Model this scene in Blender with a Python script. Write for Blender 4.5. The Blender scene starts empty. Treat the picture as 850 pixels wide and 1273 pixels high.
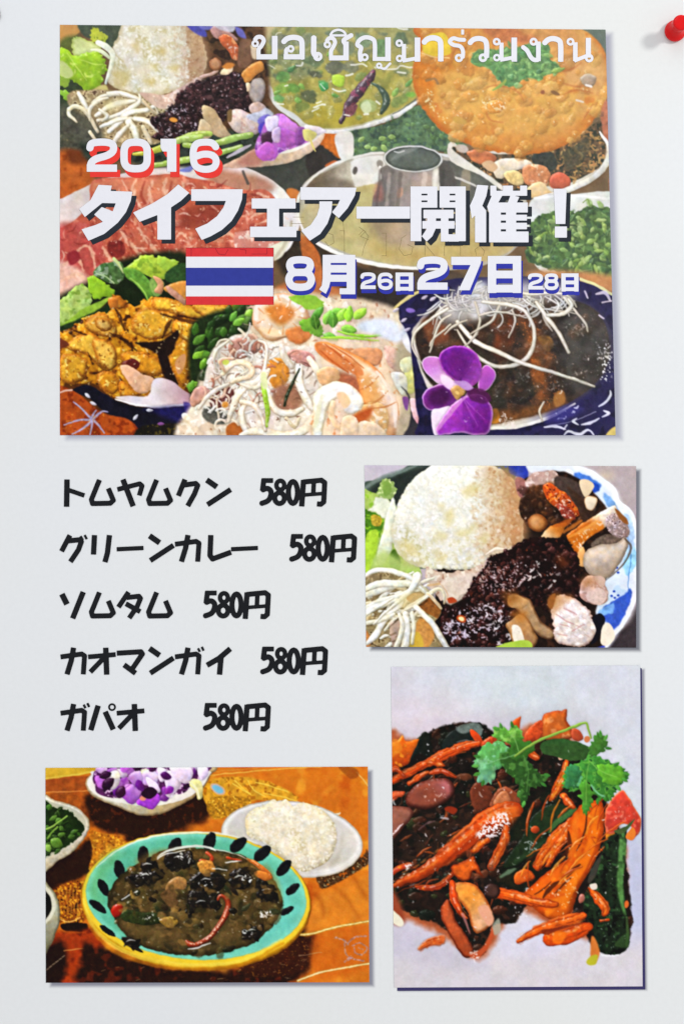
import bpy, math, random
import numpy as np
from mathutils import Vector
# Photograph pixels (850 x 1273) are used as the drawing unit of the poster: U metres each.
U = 0.0004; CX, CY, CZ = 425.0, 636.5, 1.40
def wx(px): return (px-CX)*U
def wz(py): return (CY-py)*U+CZ
# ---------------------------------------------------------------- camera, world, lamps, exposure
scene = bpy.context.scene
COL = scene.collection
DIST = 0.62
cam = bpy.data.cameras.new('camera'); cam_o = bpy.data.objects.new('camera', cam); COL.objects.link(cam_o)
cam_o.location = (0, -DIST, CZ); cam_o.rotation_euler = (math.radians(90), 0, 0)
cam.sensor_fit = 'VERTICAL'; cam.sensor_height = 24; cam.lens = 12*DIST/(636.5*U); cam.clip_start = .01; cam.clip_end = 50
scene.camera = cam_o
world = bpy.data.worlds.new('World'); scene.world = world; world.use_nodes = True
bg = world.node_tree.nodes['Background']; bg.inputs[0].default_value = (.985, .965, .985, 1); bg.inputs[1].default_value = .71
def area(name, loc, target, size, power, color):
    l = bpy.data.lights.new(name, 'AREA'); l.shape = 'DISK'; l.size = size; l.energy = power; l.color = color
    o = bpy.data.objects.new(name, l); COL.objects.link(o); o.location = loc
    o.rotation_euler = (Vector(target)-Vector(loc)).to_track_quat('-Z', 'Y').to_euler(); return o
P_ = Vector((wx(838), 0, wz(40)))
area('ceiling_lamp', P_+Vector((1.25, -1.2, .5)), (0.05, 0, CZ), .30, 16.0, (1.0, .98, .94))
area('overhead_soft_lamp', (-.3, -1.8, CZ+1.9), (0, 0, CZ), 1.6, 9.0, (.90, .95, 1.0))  # large soft lamp overhead, out of view, for the even light
scene.view_settings.view_transform = 'Standard'; scene.view_settings.look = 'None'; scene.view_settings.gamma = 1
scene.view_settings.use_curve_mapping = False; scene.view_settings.exposure = 0.15
scene.render.resolution_x = 683; scene.render.resolution_y = 1024
# ---------------------------------------------------------------- painter for the flat prints
# The poster is a flat print: everything below computes the INK colours of its printed photographs.
SS = 2
def hx(c):
    if not isinstance(c, str): return np.array(c, np.float32)
    return np.array([int(c[i:i+2], 16)/255 for i in (0, 2, 4)], np.float32)
def pp(s):
    if isinstance(s, str):
        v = [float(q) for q in s.replace(',', ' ').split()]
        return np.array(v, np.float32).reshape(-1, 2)
    return np.array(s, np.float32).reshape(-1, 2)
def spline(p, closed, k=4):
    n = len(p)
    if n < 3: return p
    out = []
    rng_ = range(n) if closed else range(n-1)
    for i in rng_:
        if closed: a, b, c, d = p[(i-1) % n], p[i], p[(i+1) % n], p[(i+2) % n]
        else: a, b, c, d = p[max(i-1, 0)], p[i], p[i+1], p[min(i+2, n-1)]
        for j in range(k):
            t = j/k
            out.append(0.5*((2*b)+(c-a)*t+(2*a-5*b+4*c-d)*t*t+(3*b-a-3*c+d)*t**3))
    if not closed: out.append(p[-1])
    return np.array(out, np.float32)
def sd_poly(X, Y, p):
    """signed distance, positive inside"""
    d2 = np.full(X.shape, 1e9, np.float32); ins = np.zeros(X.shape, bool)
    n = len(p)
    for i in range(n):
        ax, ay = p[i]; bx, by = p[(i+1) % n]
        ex, ey = bx-ax, by-ay; L = ex*ex+ey*ey
        if L < 1e-9: continue
        wx = X-ax; wy = Y-ay
        t = np.clip((wx*ex+wy*ey)/L, 0, 1)
        d2 = np.minimum(d2, (wx-ex*t)**2+(wy-ey*t)**2)
        c = (ay > Y) != (by > Y)
        if c.any():
            ins ^= c & (X < (bx-ax)*(Y-ay)/((by-ay) if by != ay else 1e-9)+ax)
    d = np.sqrt(d2)
    return np.where(ins, d, -d)
def sd_line(X, Y, p, w):
    """distance field of a polyline with one half width per point, positive inside"""
    best = np.full(X.shape, -1e9, np.float32)
    for i in range(len(p)-1):
        ax, ay = p[i]; bx, by = p[i+1]
        ex, ey = bx-ax, by-ay; L = max(ex*ex+ey*ey, 1e-9)
        wx = X-ax; wy = Y-ay
        t = np.clip((wx*ex+wy*ey)/L, 0, 1)
        best = np.maximum(best, w[i]+(w[i+1]-w[i])*t-np.sqrt((wx-ex*t)**2+(wy-ey*t)**2))
    return best
def up2(a, h, w):
    """bilinear resize"""
    H, W = a.shape
    y = np.clip((np.arange(h)+.5)*H/h-.5, 0, H-1); x = np.clip((np.arange(w)+.5)*W/w-.5, 0, W-1)
    y0 = np.minimum(y.astype(int), H-2) if H > 1 else y.astype(int); x0 = np.minimum(x.astype(int), W-2) if W > 1 else x.astype(int)
    fy = (y-y0)[:, None].astype(np.float32); fx = (x-x0)[None].astype(np.float32)
    y1 = np.minimum(y0+1, H-1); x1 = np.minimum(x0+1, W-1)
    r0 = a[y0]; r1 = a[y1]
    return (r0[:, x0]*(1-fx)+r0[:, x1]*fx)*(1-fy)+(r1[:, x0]*(1-fx)+r1[:, x1]*fx)*fy
def sstep(x): x = np.clip(x, 0, 1); return x*x*(3-2*x)
class Cv:
    def __init__(s, x0, y0, x1, y1, base, seed=1):
        s.x0, s.y0 = x0, y0; s.W = int(math.ceil((x1-x0)*SS)); s.H = int(math.ceil((y1-y0)*SS))
        s.im = np.ones((s.H, s.W, 3), np.float32)*hx(base)
        s.ids = np.zeros((s.H, s.W), np.int16); s.names = [None]; s.cur = None
        s.rs = np.random.RandomState(seed); s.R = random.Random(seed); s.cache = {}; s.def_seed = 0
    def obj(s, name, label=None):
        if name is None: s.cur = None
        else: s.names.append((name, label)); s.cur = len(s.names)-1
    def field(s, sc, seed):
        sc = min((1, 1.4, 1.6, 2.2, 3, 4, 5, 7, 9, 12, 16, 22, 30), key=lambda v: abs(v-sc)); k = (sc, seed)
        if k not in s.cache:
            rs = np.random.RandomState(int(sc*10)+seed*977+11)
            c = sc*SS; h = int(s.H/c)+3; w = int(s.W/c)+3
            g = rs.uniform(-1, 1, (h, w)).astype(np.float32)
            y = np.arange(s.H)/c; x = np.arange(s.W)/c
            iy = y.astype(int); ix = x.astype(int); fy = sstep(y-iy)[:, None].astype(np.float32); fx = sstep(x-ix)[None].astype(np.float32)
            a = g[iy]; b = g[iy+1]
            s.cache[k] = ((a[:, ix]*(1-fx)+a[:, ix+1]*fx)*(1-fy)+(b[:, ix]*(1-fx)+b[:, ix+1]*fx)*fy)
        return s.cache[k]
    def nz(s, sc, sl, seed=0):
        """two octave noise about -1..1"""
        a = s.field(sc, seed)[sl]
        if sc > 1.2: a = (a+0.5*s.field(sc/2, seed+1)[sl])/1.25
        return a
    def win(s, xa, ya, xb, yb, pad=3):
        i0 = max(0, int((xa-s.x0-pad)*SS)); i1 = min(s.W, int((xb-s.x0+pad)*SS)+1)
        j0 = max(0, int((ya-s.y0-pad)*SS)); j1 = min(s.H, int((yb-s.y0+pad)*SS)+1)
        if i1-i0 < 2 or j1-j0 < 2: return None
        return (slice(j0, j1), slice(i0, i1))
    def xy(s, sl, st=1):
        x = s.x0+(np.arange(sl[1].start, sl[1].stop)+.5)/SS; y = s.y0+(np.arange(sl[0].start, sl[0].stop)+.5)/SS
        return np.meshgrid(x.astype(np.float32), y.astype(np.float32))
    def dist(s, sl, f):
        h = sl[0].stop-sl[0].start; w = sl[1].stop-sl[1].start
        k = max(1, int(math.sqrt(h*w/30000)))
        if k == 1:
            X, Y = s.xy(sl); return f(X, Y)
        hh = max(2, h//k); ww = max(2, w//k)
        x = s.x0+(sl[1].start+(np.arange(ww)+.5)*w/ww)/SS; y = s.y0+(sl[0].start+(np.arange(hh)+.5)*h/hh)/SS
        X, Y = np.meshgrid(x.astype(np.float32), y.astype(np.float32))
        return up2(f(X, Y), h, w)
    def paint(s, sl, d, col, e=None, r=4, s_=.9, a=1, n=None, w=None, m=None, L=0, hi=0, an=None, g=None, seed=None, hc='ffffff', ld=(-.6, -.8), k_=.16, ao=None):
        if s_ >= 4: s_ *= 2.2
        elif s_ < 1.25: s_ = 1.25
        if seed is None: s.def_seed = (s.def_seed+1) % 2; seed = s.def_seed*5
        if L and not w and r > 2.5: w = (.5, 5)
        if w: d = d+w[0]*s.nz(w[1], sl, seed+2)
        A = sstep(d/s_+.5)*a
        if an: A = A*sstep((s.nz(an[0], sl, seed)-an[1])/(an[2] if len(an) > 2 else .15)+.5)
        if not A.any(): return
        if ao is None and L: ao = (.09, 3.5)
        if ao:
            s.im[sl] *= (1-ao[0]*a*np.clip(1+d/ao[1], 0, 1)**2)[..., None]
        if s.cur is not None:
            b = s.ids[sl]; b[A > .5] = s.cur
        C = np.ones(d.shape+(3,), np.float32)*hx(col)
        if g:
            X, Y = s.xy(sl); _, gx0, gy0, gx1, gy1 = g; ex, ey = gx1-gx0, gy1-gy0
            t = sstep(((X-gx0)*ex+(Y-gy0)*ey)/(ex*ex+ey*ey))[..., None]
            C = C*(1-t)+hx(g[0])*t
        if L >= .2 and not hi and r > 2.5: hi = .22
        t = np.clip(d/r, 0, 1)
        if m:
            for q in (m if isinstance(m, list) else [m]):
                mm = (sstep((s.nz(q[1], sl, seed+3)-q[2])/(q[3] if len(q) > 3 else .3)+.5))[..., None]
                C = C*(1-mm)+hx(q[0])*mm
        if e is not None:
            tt = sstep(t)[..., None]; C = hx(e)*(1-tt)+C*tt
        if n: C = C*(1+n[0]*.75*s.nz(n[1], sl, seed+1))[..., None]
        if L and d.shape[0] < 400:
            h_, w_ = d.shape; C = C*(1-.22*(np.arange(h_)/h_-.5)[:, None]-.12*(np.arange(w_)/w_-.5)[None])[..., None]
        if L and r > 2.5:
            q_ = max(3, r*1.3); C = C*(1+.10*s.nz(q_, sl, seed+2))[..., None]; C = C*(1+np.array([.03, 0, -.06], np.float32)*s.nz(5, sl, seed+6)[..., None])
        if L or hi:
            z = np.sqrt(np.clip(1-(1-t)**2, 0, 1))*r*SS*.7
            if n: z = z+n[0]*n[1]*SS*k_*s.nz(n[1], sl, seed+1)
            gy, gx = np.gradient(z); q = 1/np.sqrt(gx*gx+gy*gy+1)
            lam = (-gx*ld[0]-gy*ld[1])*q
            if L: C = C*(1+L*lam)[..., None]
            if hi:
                sp = np.clip((lam*.66+q*.75), 0, 1)**16*hi*(1+.9*s.nz(3, sl, seed+8))*1.15
                C = C+(hx(hc)-C)*np.clip(sp, 0, 1)[..., None]
        im = s.im[sl]
        im += (np.clip(C, 0, 1)-im)*A[..., None]
    def P(s, pts, col, sharp=False, **k):
        p = pp(pts); 
        if not sharp: p = spline(p, True)
        sl = s.win(p[:, 0].min(), p[:, 1].min(), p[:, 0].max(), p[:, 1].max(), 5+k.get('s_', 1))
        if sl is None: return
        s.paint(sl, s.dist(sl, lambda X, Y: sd_poly(X, Y, p)), col, **k)
    def E(s, cx, cy, rx, ry, ang, col, **k):
        a = math.radians(ang); ca, sa = math.cos(a), math.sin(a); R_ = max(rx, ry); m = min(rx, ry)
        sl = s.win(cx-R_, cy-R_, cx+R_, cy+R_, 4+k.get('s_', 1))
        if sl is None: return
        X, Y = s.xy(sl); X = X-cx; Y = Y-cy; u = X*ca+Y*sa; v = -X*sa+Y*ca
        q = np.sqrt((u/rx)**2+(v/ry)**2); g_ = np.sqrt((u/rx**2)**2+(v/ry**2)**2)+1e-6
        d = np.minimum((1-q)*q/g_, m)
        d = np.where(q < .3, m*(1-q), d)
        s.paint(sl, d.astype(np.float32), col, **k)
    def T(s, pts, wd_, col, **k):
        """tapered stroke: w is a width or a list of widths"""
        p = pp(pts); n0 = len(p); q = spline(p, False)
        ws = [wd_]*n0 if not isinstance(wd_, (list, tuple)) else list(wd_)
        if len(ws) != n0: ws = list(np.interp(np.linspace(0, 1, n0), np.linspace(0, 1, len(ws)), ws))
        wi = np.interp(np.linspace(0, n0-1, len(q)), range(n0), ws)/2
        b = max(wi)
        sl = s.win(q[:, 0].min()-b, q[:, 1].min()-b, q[:, 0].max()+b, q[:, 1].max()+b, 4)
        if sl is None: return
        k.setdefault('r', b)
        if b < 6: k.setdefault('w', (.15, 7))
        s.paint(sl, s.dist(sl, lambda X, Y: sd_line(X, Y, q, wi)), col, **k)
        if k.get('L', 0) >= .2 and b >= 2 and k.get('a', 1) > .5:      # broken wet highlight along the piece
            d_ = s.xy(sl); q2 = q+np.array([-.22*b, -.34*b], np.float32)
            s.paint(sl, sd_line(d_[0], d_[1], q2, wi*.28), np.clip(hx(col)*.45+.58, 0, 1), an=(4, .12, .5), a=.62, s_=1.6)
    def inside(s, pts, n):
        p = pp(pts); out = []; x0, y0 = p.min(0); x1, y1 = p.max(0); g = 0
        while len(out) < n and g < n*60:
            g += 1; x = s.R.uniform(x0, x1); y = s.R.uniform(y0, y1); c = False
            for i in range(len(p)):
                ax, ay = p[i]; bx, by = p[i-1]
                if (ay > y) != (by > y) and x < (bx-ax)*(y-ay)/(by-ay)+ax: c = not c
            if c: out.append((x, y))
        return out
    def glints(s, pts, n, col='f4f4f6', size=(.5, 1.4), a=.9):
        for x, y in s.inside(pts, n):
            z = s.R.uniform(*size); t = s.R.uniform(0, 3.14); z *= s.R.choice([.6, .8, 1, 1, 1.35]); l = s.R.uniform(.2, 1.5)*z; u = t+s.R.uniform(-1.5, 1.5)
            s.T([x, y, x+l*math.cos(t), y+l*math.sin(t), x+l*(math.cos(t)+math.cos(u)), y+l*(math.sin(t)+math.sin(u))], [z*.5, z, z*.6], col, a=a*s.R.uniform(.4, 1), s_=1)
    def grains(s, pts, n, cols, ln=(3, 5), wd=(1.6, 2.4), L=.35, a=.8, ang=None, e=None):
        for x, y in s.inside(pts, n):
            t = s.R.uniform(0, 3.14) if ang is None else math.radians(s.R.gauss(*ang)); l = s.R.uniform(*ln); z = s.R.uniform(*wd)
            dx, dy = l/2*math.cos(t), l/2*math.sin(t)
            s.T([x-dx, y-dy, x+dx, y+dy], [z*.8, z], s.R.choice(cols), a=a*s.R.uniform(.5, 1), L=L, s_=1.5, e=e, ao=(.12, 1.5))
    def rice(s, pts, n, lo, hi, sz=(2.2, 3.4)):
        """kernels from dark to light, each a soft bright oval over the gaps"""
        q = s.inside(pts, n)
        for i, (x, y) in enumerate(q):
            f = i/n; c = lo+(hi-lo)*(f*.75+s.R.uniform(-.12, .25)); t = s.R.uniform(0, 3.14); l = s.R.uniform(1.2, 2.6); z = s.R.uniform(*sz)
            dx, dy = l/2*math.cos(t), l/2*math.sin(t)
            s.T([x-dx, y-dy, x+dx, y+dy], z, np.clip(c, 0, 1), a=.62, s_=1.6, ao=(.03, 1.6))
    def lumps(s, pts, n, cols, sz=(3, 7), gl='d8ccd0', pg=.5, L=.35, a=.85, sf=1.5):
        """glossy wet lumps, some with a small bright glint on the upper left"""
        for x, y in s.inside(pts, n):
            r = s.R.uniform(*sz)/2; s.E(x, y, r*s.R.uniform(1, 1.6), r, s.R.uniform(0, 180), s.R.choice(cols), L=L, a=a, s_=sf, w=(1.2, 3), r=r, ao=(.1 if sf < 3 else 0, 3))
            if s.R.random() < pg:
                t = s.R.uniform(0, 3); z = s.R.uniform(.7, 1.6); s.T([x-r*.3, y-r*.4, x-r*.3+1.6*math.cos(t)*z*.6, y-r*.4+1.6*math.sin(t)*z*.6], z, gl, a=s.R.uniform(.4, .95), s_=1)
    def leaf(s, x, y, l, w, ang, col, vein=None, **k):
        t = math.radians(ang); c, q = math.cos(t), math.sin(t)
        f = lambda u, v: (x+u*c-v*q, y+u*q+v*c)
        k.setdefault('L', .3); k.setdefault('r', w*.5); k.setdefault('n', (.15, max(1.5, w*.4)))
        s.P([f(0, 0), f(l*.3, -w*.5), f(l*.7, -w*.4), f(l, 0), f(l*.72, w*.42), f(l*.3, w*.5)], col, **k)
        if vein: s.T([f(0, 0), f(l*.85, 0)], [.9, .4], vein, a=.7)
    def ruffle(s, pts, col, amp=2.5, fr=6, **k):
        """polygon with an uneven lobed outline"""
        p = spline(pp(pts), True, 5); c = p.mean(0); out = []
        for i, q in enumerate(p):
            v = q-c; L = np.hypot(*v)+1e-6; out.append(q+v/L*amp*s.R.uniform(-1, 1)*(1 if i % 2 else -.6))
        s.P(np.array(out), col, **k)
    def spark(s, pts, col='f0f0f2', sc=1.8, th=.55, a=.9, soft=.2, seed=None):
        s.P(pts, col, an=(sc, th, soft), a=a, s_=4, seed=seed)
    def finish(s, grain=.008, blur=1, warp=1.0, con=0, mot=.08, sat=1.03, cur=.2, lift=1.0):
        im = s.im
        fl = (slice(0, s.H), slice(0, s.W)); jj, ii = np.mgrid[0:s.H, 0:s.W]
        dx = (s.field(9, 71)+s.field(4, 72)*.5)*warp*SS; dy = (s.field(9, 73)+s.field(4, 74)*.5)*warp*SS
        fx = np.clip(ii+dx, 0, s.W-1.01); fy = np.clip(jj+dy, 0, s.H-1.01); ix = fx.astype(int); iy = fy.astype(int); fx = (fx-ix)[..., None].astype(np.float32); fy = (fy-iy)[..., None].astype(np.float32)
        im = (im[iy, ix]*(1-fx)+im[iy, ix+1]*fx)*(1-fy)+(im[iy+1, ix]*(1-fx)+im[iy+1, ix+1]*fx)*fy
        s.ids = s.ids[iy, ix]
        v = 1+mot*(s.field(22, 81)*.6+s.field(9, 82)*.55+s.field(4, 83)*.35)
        im = im*v[..., None]; im[..., 0] *= 1+mot*.3*s.field(14, 84); im[..., 2] *= 1+mot*.5*s.field(12, 85)
        if con:                                             # local contrast, as in the printed photographs
            b = im[::8, ::8]; b = (np.roll(b, 1, 0)+b+np.roll(b, -1, 0))/3; b = (np.roll(b, 1, 1)+b+np.roll(b, -1, 1))/3
            B_ = np.stack([up2(b[..., k], s.H, s.W) for k in range(3)], -1); im = np.clip(im+con*(im-B_), 0, 1)
        for _ in range(blur):
            im = np.pad(im, ((1, 1), (1, 1), (0, 0)), 'edge')
            im = (im[:-2]+2*im[1:-1]+im[2:])/4; im = (im[:, :-2]+2*im[:, 1:-1]+im[:, 2:])/4
        fullsl = (slice(0, s.H), slice(0, s.W))
        for ch in range(3):
            im[..., ch] += grain*(.7*s.field(2.2, 40+ch)+.5*s.field(1, 50+ch))
        im += (grain*1.2*s.field(1.4, 61)+grain*s.field(5, 62))[..., None]
        im = np.clip(im, 0, 1)**lift; g_ = im.mean(-1, keepdims=True); im = g_+(im-g_)*sat
        s.im = np.clip(im+cur*(im-.46)*np.clip(1-np.abs(im-.5)*.9, 0, 1), 0, 1)
def paint_curry():
    c = Cv(55, 951, 462, 1225, 'b4611a', 3)
    o = c.obj
    rect = '50 945 470 945 470 1230 50 1230'
    c.P(rect, 'cc7420', sharp=True, n=(.06, 30), m=[('b85a14', 22, .4, .7), ('dc9030', 16, .5, .7)])
    c.P(rect, 'c98a30', sharp=True, an=(2.5, .75, .3), a=.25)
    # upper left bands
    c.P('50 945 135 945 140 957 110 961 57 969 50 970', 'c9a233', s_=2, n=(.1, 6)); c.T('57 968 100 962 125 958', 2.5, 'd8b94a')
    c.P('50 971 112 965 112 985 57 985', '9a4f1e', s_=3, n=(.18, 6)); c.T('57 985 110 983', 1.6, 'cf8240')
    c.P('57 988 112 986 120 1005 112 1016 57 1002', 'a3551c', n=(.25, 5), s_=3)
    # table shadow
    D = '2a140a'
    c.P('110 990 114 1022 128 1034 150 1038 158 1046 185 1044 215 1034 250 1022 268 1008 272 992 260 978 200 985', D, s_=5, w=(3, 9), m=('4a220e', 5, .5, .4))
    c.P('62 1074 100 1052 112 1042 117 1062 112 1084 96 1094 57 1106 50 1090', D, s_=4, w=(2, 7))
    c.T('268 992 285 980', [16, 8], '5a3010', a=.8, s_=5)
    # embroidery below left
    c.P('112 1034 128 1036 150 1040 160 1048 178 1046 150 1066 122 1084 110 1080 116 1060', 'b5701c', n=(.3, 3), s_=2, m=[('d9982f', 3, .3), ('8a4a10', 4, .5)])
    c.P('70 1104 108 1094 116 1120 104 1146 76 1148 70 1130', '8a4a12', n=(.35, 3), s_=2, m=[('d08e25', 2.5, .2), ('3a1a06', 3, .5)])
    for i in range(8): c.T([74+i*4.4, 1106, 76+i*4.3, 1134], 1, 'e0a040', a=.6)
    c.T('74 1142 86 1146 100 1141', 1.5, 'f0c070', a=.8)
    c.P('78 1148 108 1148 106 1158 80 1156', '20100a', s_=1.5)
    # lower left red cloth with dark blotches
    c.P('66 1160 100 1158 118 1150 130 1175 110 1195 106 1225 50 1225 50 1190', '9c3a10', s_=4, n=(.15, 6), m=('6c2208', 12, .3, .4))
    c.P('50 1190 74 1168 84 1190 76 1225 50 1225', '22100a', s_=5, w=(2, 6))
    c.T('80 1182 100 1179 114 1180', 1, 'd8a060', a=.8)
    for i in range(6): c.T([58+i*4, 1206-i*3.2, 61+i*4, 1204-i*3.2], .9, 'c9b89a', a=.7)
    # dark shadow beneath the bowl
    c.P('108 1172 160 1190 220 1204 300 1204 350 1180 382 1150 392 1166 388 1200 372 1213 330 1225 108 1225 102 1200', '27120a', s_=5, w=(3, 10), n=(.3, 5), m=('4a1c0c', 8, .35, .4))
    c.P('300 1196 350 1178 385 1165 384 1196 360 1212 310 1212', '3c1a0c', s_=4, m=[('8a5a20', 2.5, .62, .2), ('c0894a', 1.6, .85, .1)], a=.8)
    for i in range(46):
        x = c.R.uniform(110, 385); y = c.R.uniform(1185, 1220); a_ = c.R.uniform(-.9, .3); l = c.R.uniform(1.5, 7)
        c.T([x, y, x+l*math.cos(a_), y+l*math.sin(a_)], .7, c.R.choice(['a08868', '7a5030', 'c0a070', '5c3a20']), a=.55)
    # right: folds and gold lines
    c.P('388 1120 410 1108 440 1094 470 1085 470 1150 400 1158 380 1160', 'd4802a', s_=6, n=(.08, 12))
    for q in ('392 1112 400 1124 402 1140', '414 1102 430 1116 446 1140', '440 1092 450 1108 456 1116'): c.T(q, [3, 5, 2], '93480d', a=.45, s_=4)
    c.P('392 1082 420 1078 452 1062 456 1056 462 1070 440 1086 405 1104 396 1100', '4a3018', s_=3, n=(.4, 2.5), m=[('8a7a5a', 2, .4), ('c06a20', 4, .5)])
    c.P('392 1164 455 1150 462 1200 395 1214', 'c4661a', s_=5, n=(.08, 10), a=.8)
    c.T('358 1161 385 1161 420 1152 470 1143', 3.6, 'b98a2c', a=.9, n=(.3, 2)); c.T('358 1161 385 1161 420 1152 470 1143', 1.5, 'ecd79a', n=(.2, 2))
    c.T('370 1219 405 1207 470 1196', 3.4, 'b9802c', a=.8, n=(.3, 2)); c.T('370 1219 405 1207 470 1196', 1.6, 'ecd7a0')
    for q in ('416 1165 426 1168 432 1174', '428 1172 430 1186 440 1192 452 1194', '432 1172 442 1164 456 1164', '438 1176 446 1172 456 1178 450 1186 442 1184 440 1178', '432 1194 438 1190', '446 1178 450 1180', '428 1196 436 1188'):
        c.T(q, 1.8, 'a88a90', a=.7, n=(.4, 2), w=(.8, 2)); 
    c.T('372 1188 400 1184', 1, 'b8a080', a=.6)
    # top: gold fan with blue eye, lines
    c.P('255 975 275 966 310 966 345 976 372 992 350 998 320 994 290 1000 262 1004 252 990', 'cf962c', s_=3, n=(.2, 4), m=('a86a18', 5, .4))
    for q in ('292 970 300 978 310 986', '308 970 316 982 330 990', '290 974 302 982 312 987', '318 972 345 980 358 984', '328 986 350 990 370 996'): c.T(q, 1.4, 'ecca58', a=.8)
    c.E(271, 981, 10, 5.5, 35, 'c9a890'); c.E(271, 981, 7.5, 3.8, 35, '7fb6cc')
    c.P('262 992 300 990 312 998 290 1012 268 1018 258 1008', 'a8761e', s_=3, n=(.35, 2.5), m=('e0b040', 2.5, .5))
    c.T('258 964 300 960 360 955 400 953', 1.5, 'e2b254', a=.8); c.T('256 960 320 955', 1.2, 'c98a3a', a=.7)
    c.T('443 960 452 970 458 978', 1.4, 'dfb068'); c.P('420 953 440 954 446 964 436 968', '7a3c10', a=.6, s_=3)
    c.P('390 975 440 985 455 1010 440 1040 400 1000', 'c86c20', a=.5, s_=12, n=(.1, 6))
    c.T('380 1010 418 1012 423 1010', [0.6, 1.8, 1], 'e8dcc0')
    # orchid bowl
    o('printed_bowl', 'white bowl heaped with purple and white orchid blooms')
    c.P('107 977 109 967 120 958 140 950 262 950 262 964 255 976 240 992 215 1006 190 1014 168 1012 140 1001 116 990', 'cfc7b2', e='8a7456', r=4, L=.15, s_=1.2, g=('b49c72', 180, 975, 215, 1016))
    c.P('109 974 114 964 126 958 250 956 258 968 236 990 190 1002 140 996 116 985', 'e2ddd6', s_=1)
    o('orchid_heap')
    fl = '116 966 122 956 150 950 255 950 256 962 240 974 228 986 205 990 192 1004 178 1003 166 990 140 992 122 986 118 978'
    c.P(fl, '5c2a5c', s_=1.5, n=(.2, 4), m=[('d3b3d0', 4, .35, .3), ('2e1030', 5, .35, .3)])
    pet = ['a044b4', 'b85cc8', 'd0a4d8', 'e4d0e4', '84309a', '4a1850', 'c070d0', 'e3d8e4', 'e0d8b8', '34102e']
    for i in range(34):
        x, y = c.inside(fl, 1)[0]; c.leaf(x, y, c.R.uniform(10, 20), c.R.uniform(9, 15), c.R.uniform(0, 360), c.R.choice(pet), L=.2, a=.92, r=5, s_=2, g=(c.R.choice(['e4d4e6', '5a1a78', 'b878cc']), x-6, y-4, x+8, y+8))
    for q, l in (('178 960 190 956 198 966 190 976 178 974', 'a545c6'), ('206 976 204 962 214 958 226 968 220 984 210 988', 'b060ce'), ('210 952 226 950 240 958 236 972 224 972', 'a048c0'), ('150 988 162 976 176 974 174 990 164 1000', '9a4cbe'), ('196 954 206 956 208 966 200 972', 'd6b4e0'), ('134 962 146 958 150 970 142 982 134 976', 'd8cfd0'), ('182 966 194 972 200 984 188 984', 'd8b0dc'), ('160 964 174 958 178 972 168 978', '7a2a94'), ('246 954 256 952 260 962 250 970', 'dcb6e2')): c.P(q, l, L=.25, r=5, g=('e2cfe8', 150, 1000, 200, 960))
    c.leaf(150, 966, 14, 10, 200, 'e8e0cc', L=.15); c.leaf(170, 970, 16, 9, 60, '6a2080', L=.2); c.leaf(200, 962, 14, 9, 20, '501458', L=.2); c.leaf(216, 978, 14, 8, 140, '8a2ca0', L=.2); c.leaf(186, 958, 12, 8, -40, '4a144c', L=.2)
    c.P('178 988 195 985 200 994 190 1006 180 1004 170 998', 'a545c2', L=.3, n=(.15, 4)); c.E(178, 992, 4, 3, 0, 'd88a70', s_=2)
    c.leaf(128, 980, 18, 12, -40, '2e0e2c', L=.2); c.leaf(148, 992, 16, 12, -70, '3a1236', L=.2); c.leaf(124, 966, 16, 10, -20, '341034', L=.2)
    c.P('176 986 186 978 196 984 190 992 182 992', '2c0e2a'); c.P('236 976 240 968 250 972 252 990 246 994 244 984', 'd9d08e', L=.2); c.T('236 972 244 980 248 992', [2, 3, 2], 'e6e3b8')
    # leaf bowl
    o('printed_bowl', 'white bowl of green leaves cut by the left edge of the curry photo')
    c.P('50 994 70 995 92 1002 108 1014 112 1024 108 1038 92 1058 70 1072 50 1082', 'd3ccb8', e='9a8c70', r=3, L=.12, g=('c0b392', 70, 1050, 82, 1072))
    c.P('50 998 72 999 92 1006 106 1018 106 1030 92 1046 70 1060 50 1064', 'b9b8a0', s_=1)
    o('leaf_heap')
    lf = '50 994 60 996 66 1004 84 1006 92 1012 98 1020 106 1028 100 1040 82 1052 66 1060 50 1062'
    c.P(lf, '1c3010', s_=1.4, n=(.3, 4), w=(1.5, 3))
    for i in range(40):
        x, y = c.inside(lf, 1)[0]; c.leaf(x, y, c.R.uniform(6, 11), c.R.uniform(4, 8), c.R.uniform(0, 360), c.R.choice(['2c4a16', '3d6220', '22380f', '547a30', '1a2c0c']), a=.9, vein='5c8038')
    c.T('55 1032 68 1026 84 1014', [2.5, 2, 1.5], '9cc05a', L=.2); c.T('60 1042 66 1034 72 1028', 1.8, '84aa48'); c.leaf(64, 1044, 16, 12, 30, '5a8030', L=.3); c.leaf(58, 1050, 10, 8, 60, '7a9c44', L=.2)
    # small bowl
    o('printed_bowl', 'small pale bowl cut by the left edge of the curry photo')
    c.P('50 1096 62 1102 70 1112 74 1126 75 1145 70 1160 62 1178 50 1186', 'a9a68e', e='6a6650', r=4, L=.1, g=('7e7a60', 62, 1130, 75, 1180))
    c.P('50 1098 60 1104 67 1114 70 1126 66 1138 60 1146 50 1150', 'cfccb8'); c.P('50 1104 59 1110 64 1118 64 1130 58 1142 50 1145', '0f0c08')
    # rice plate
    o('printed_plate', 'white plate under the mound of rice')
    c.E(363, 1043, 88.5, 47, 8, 'ddd9d2', e='b0a694', r=3, n=(.02, 20)); c.E(363, 1041, 84, 43, 8, 'cfcac2', e='e6e3dd', r=6)
    c.P('330 1080 380 1086 420 1070 425 1040 420 1062 400 1078 370 1086', 'a89c88', a=.5, s_=6)
    o('rice_mound')
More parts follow.
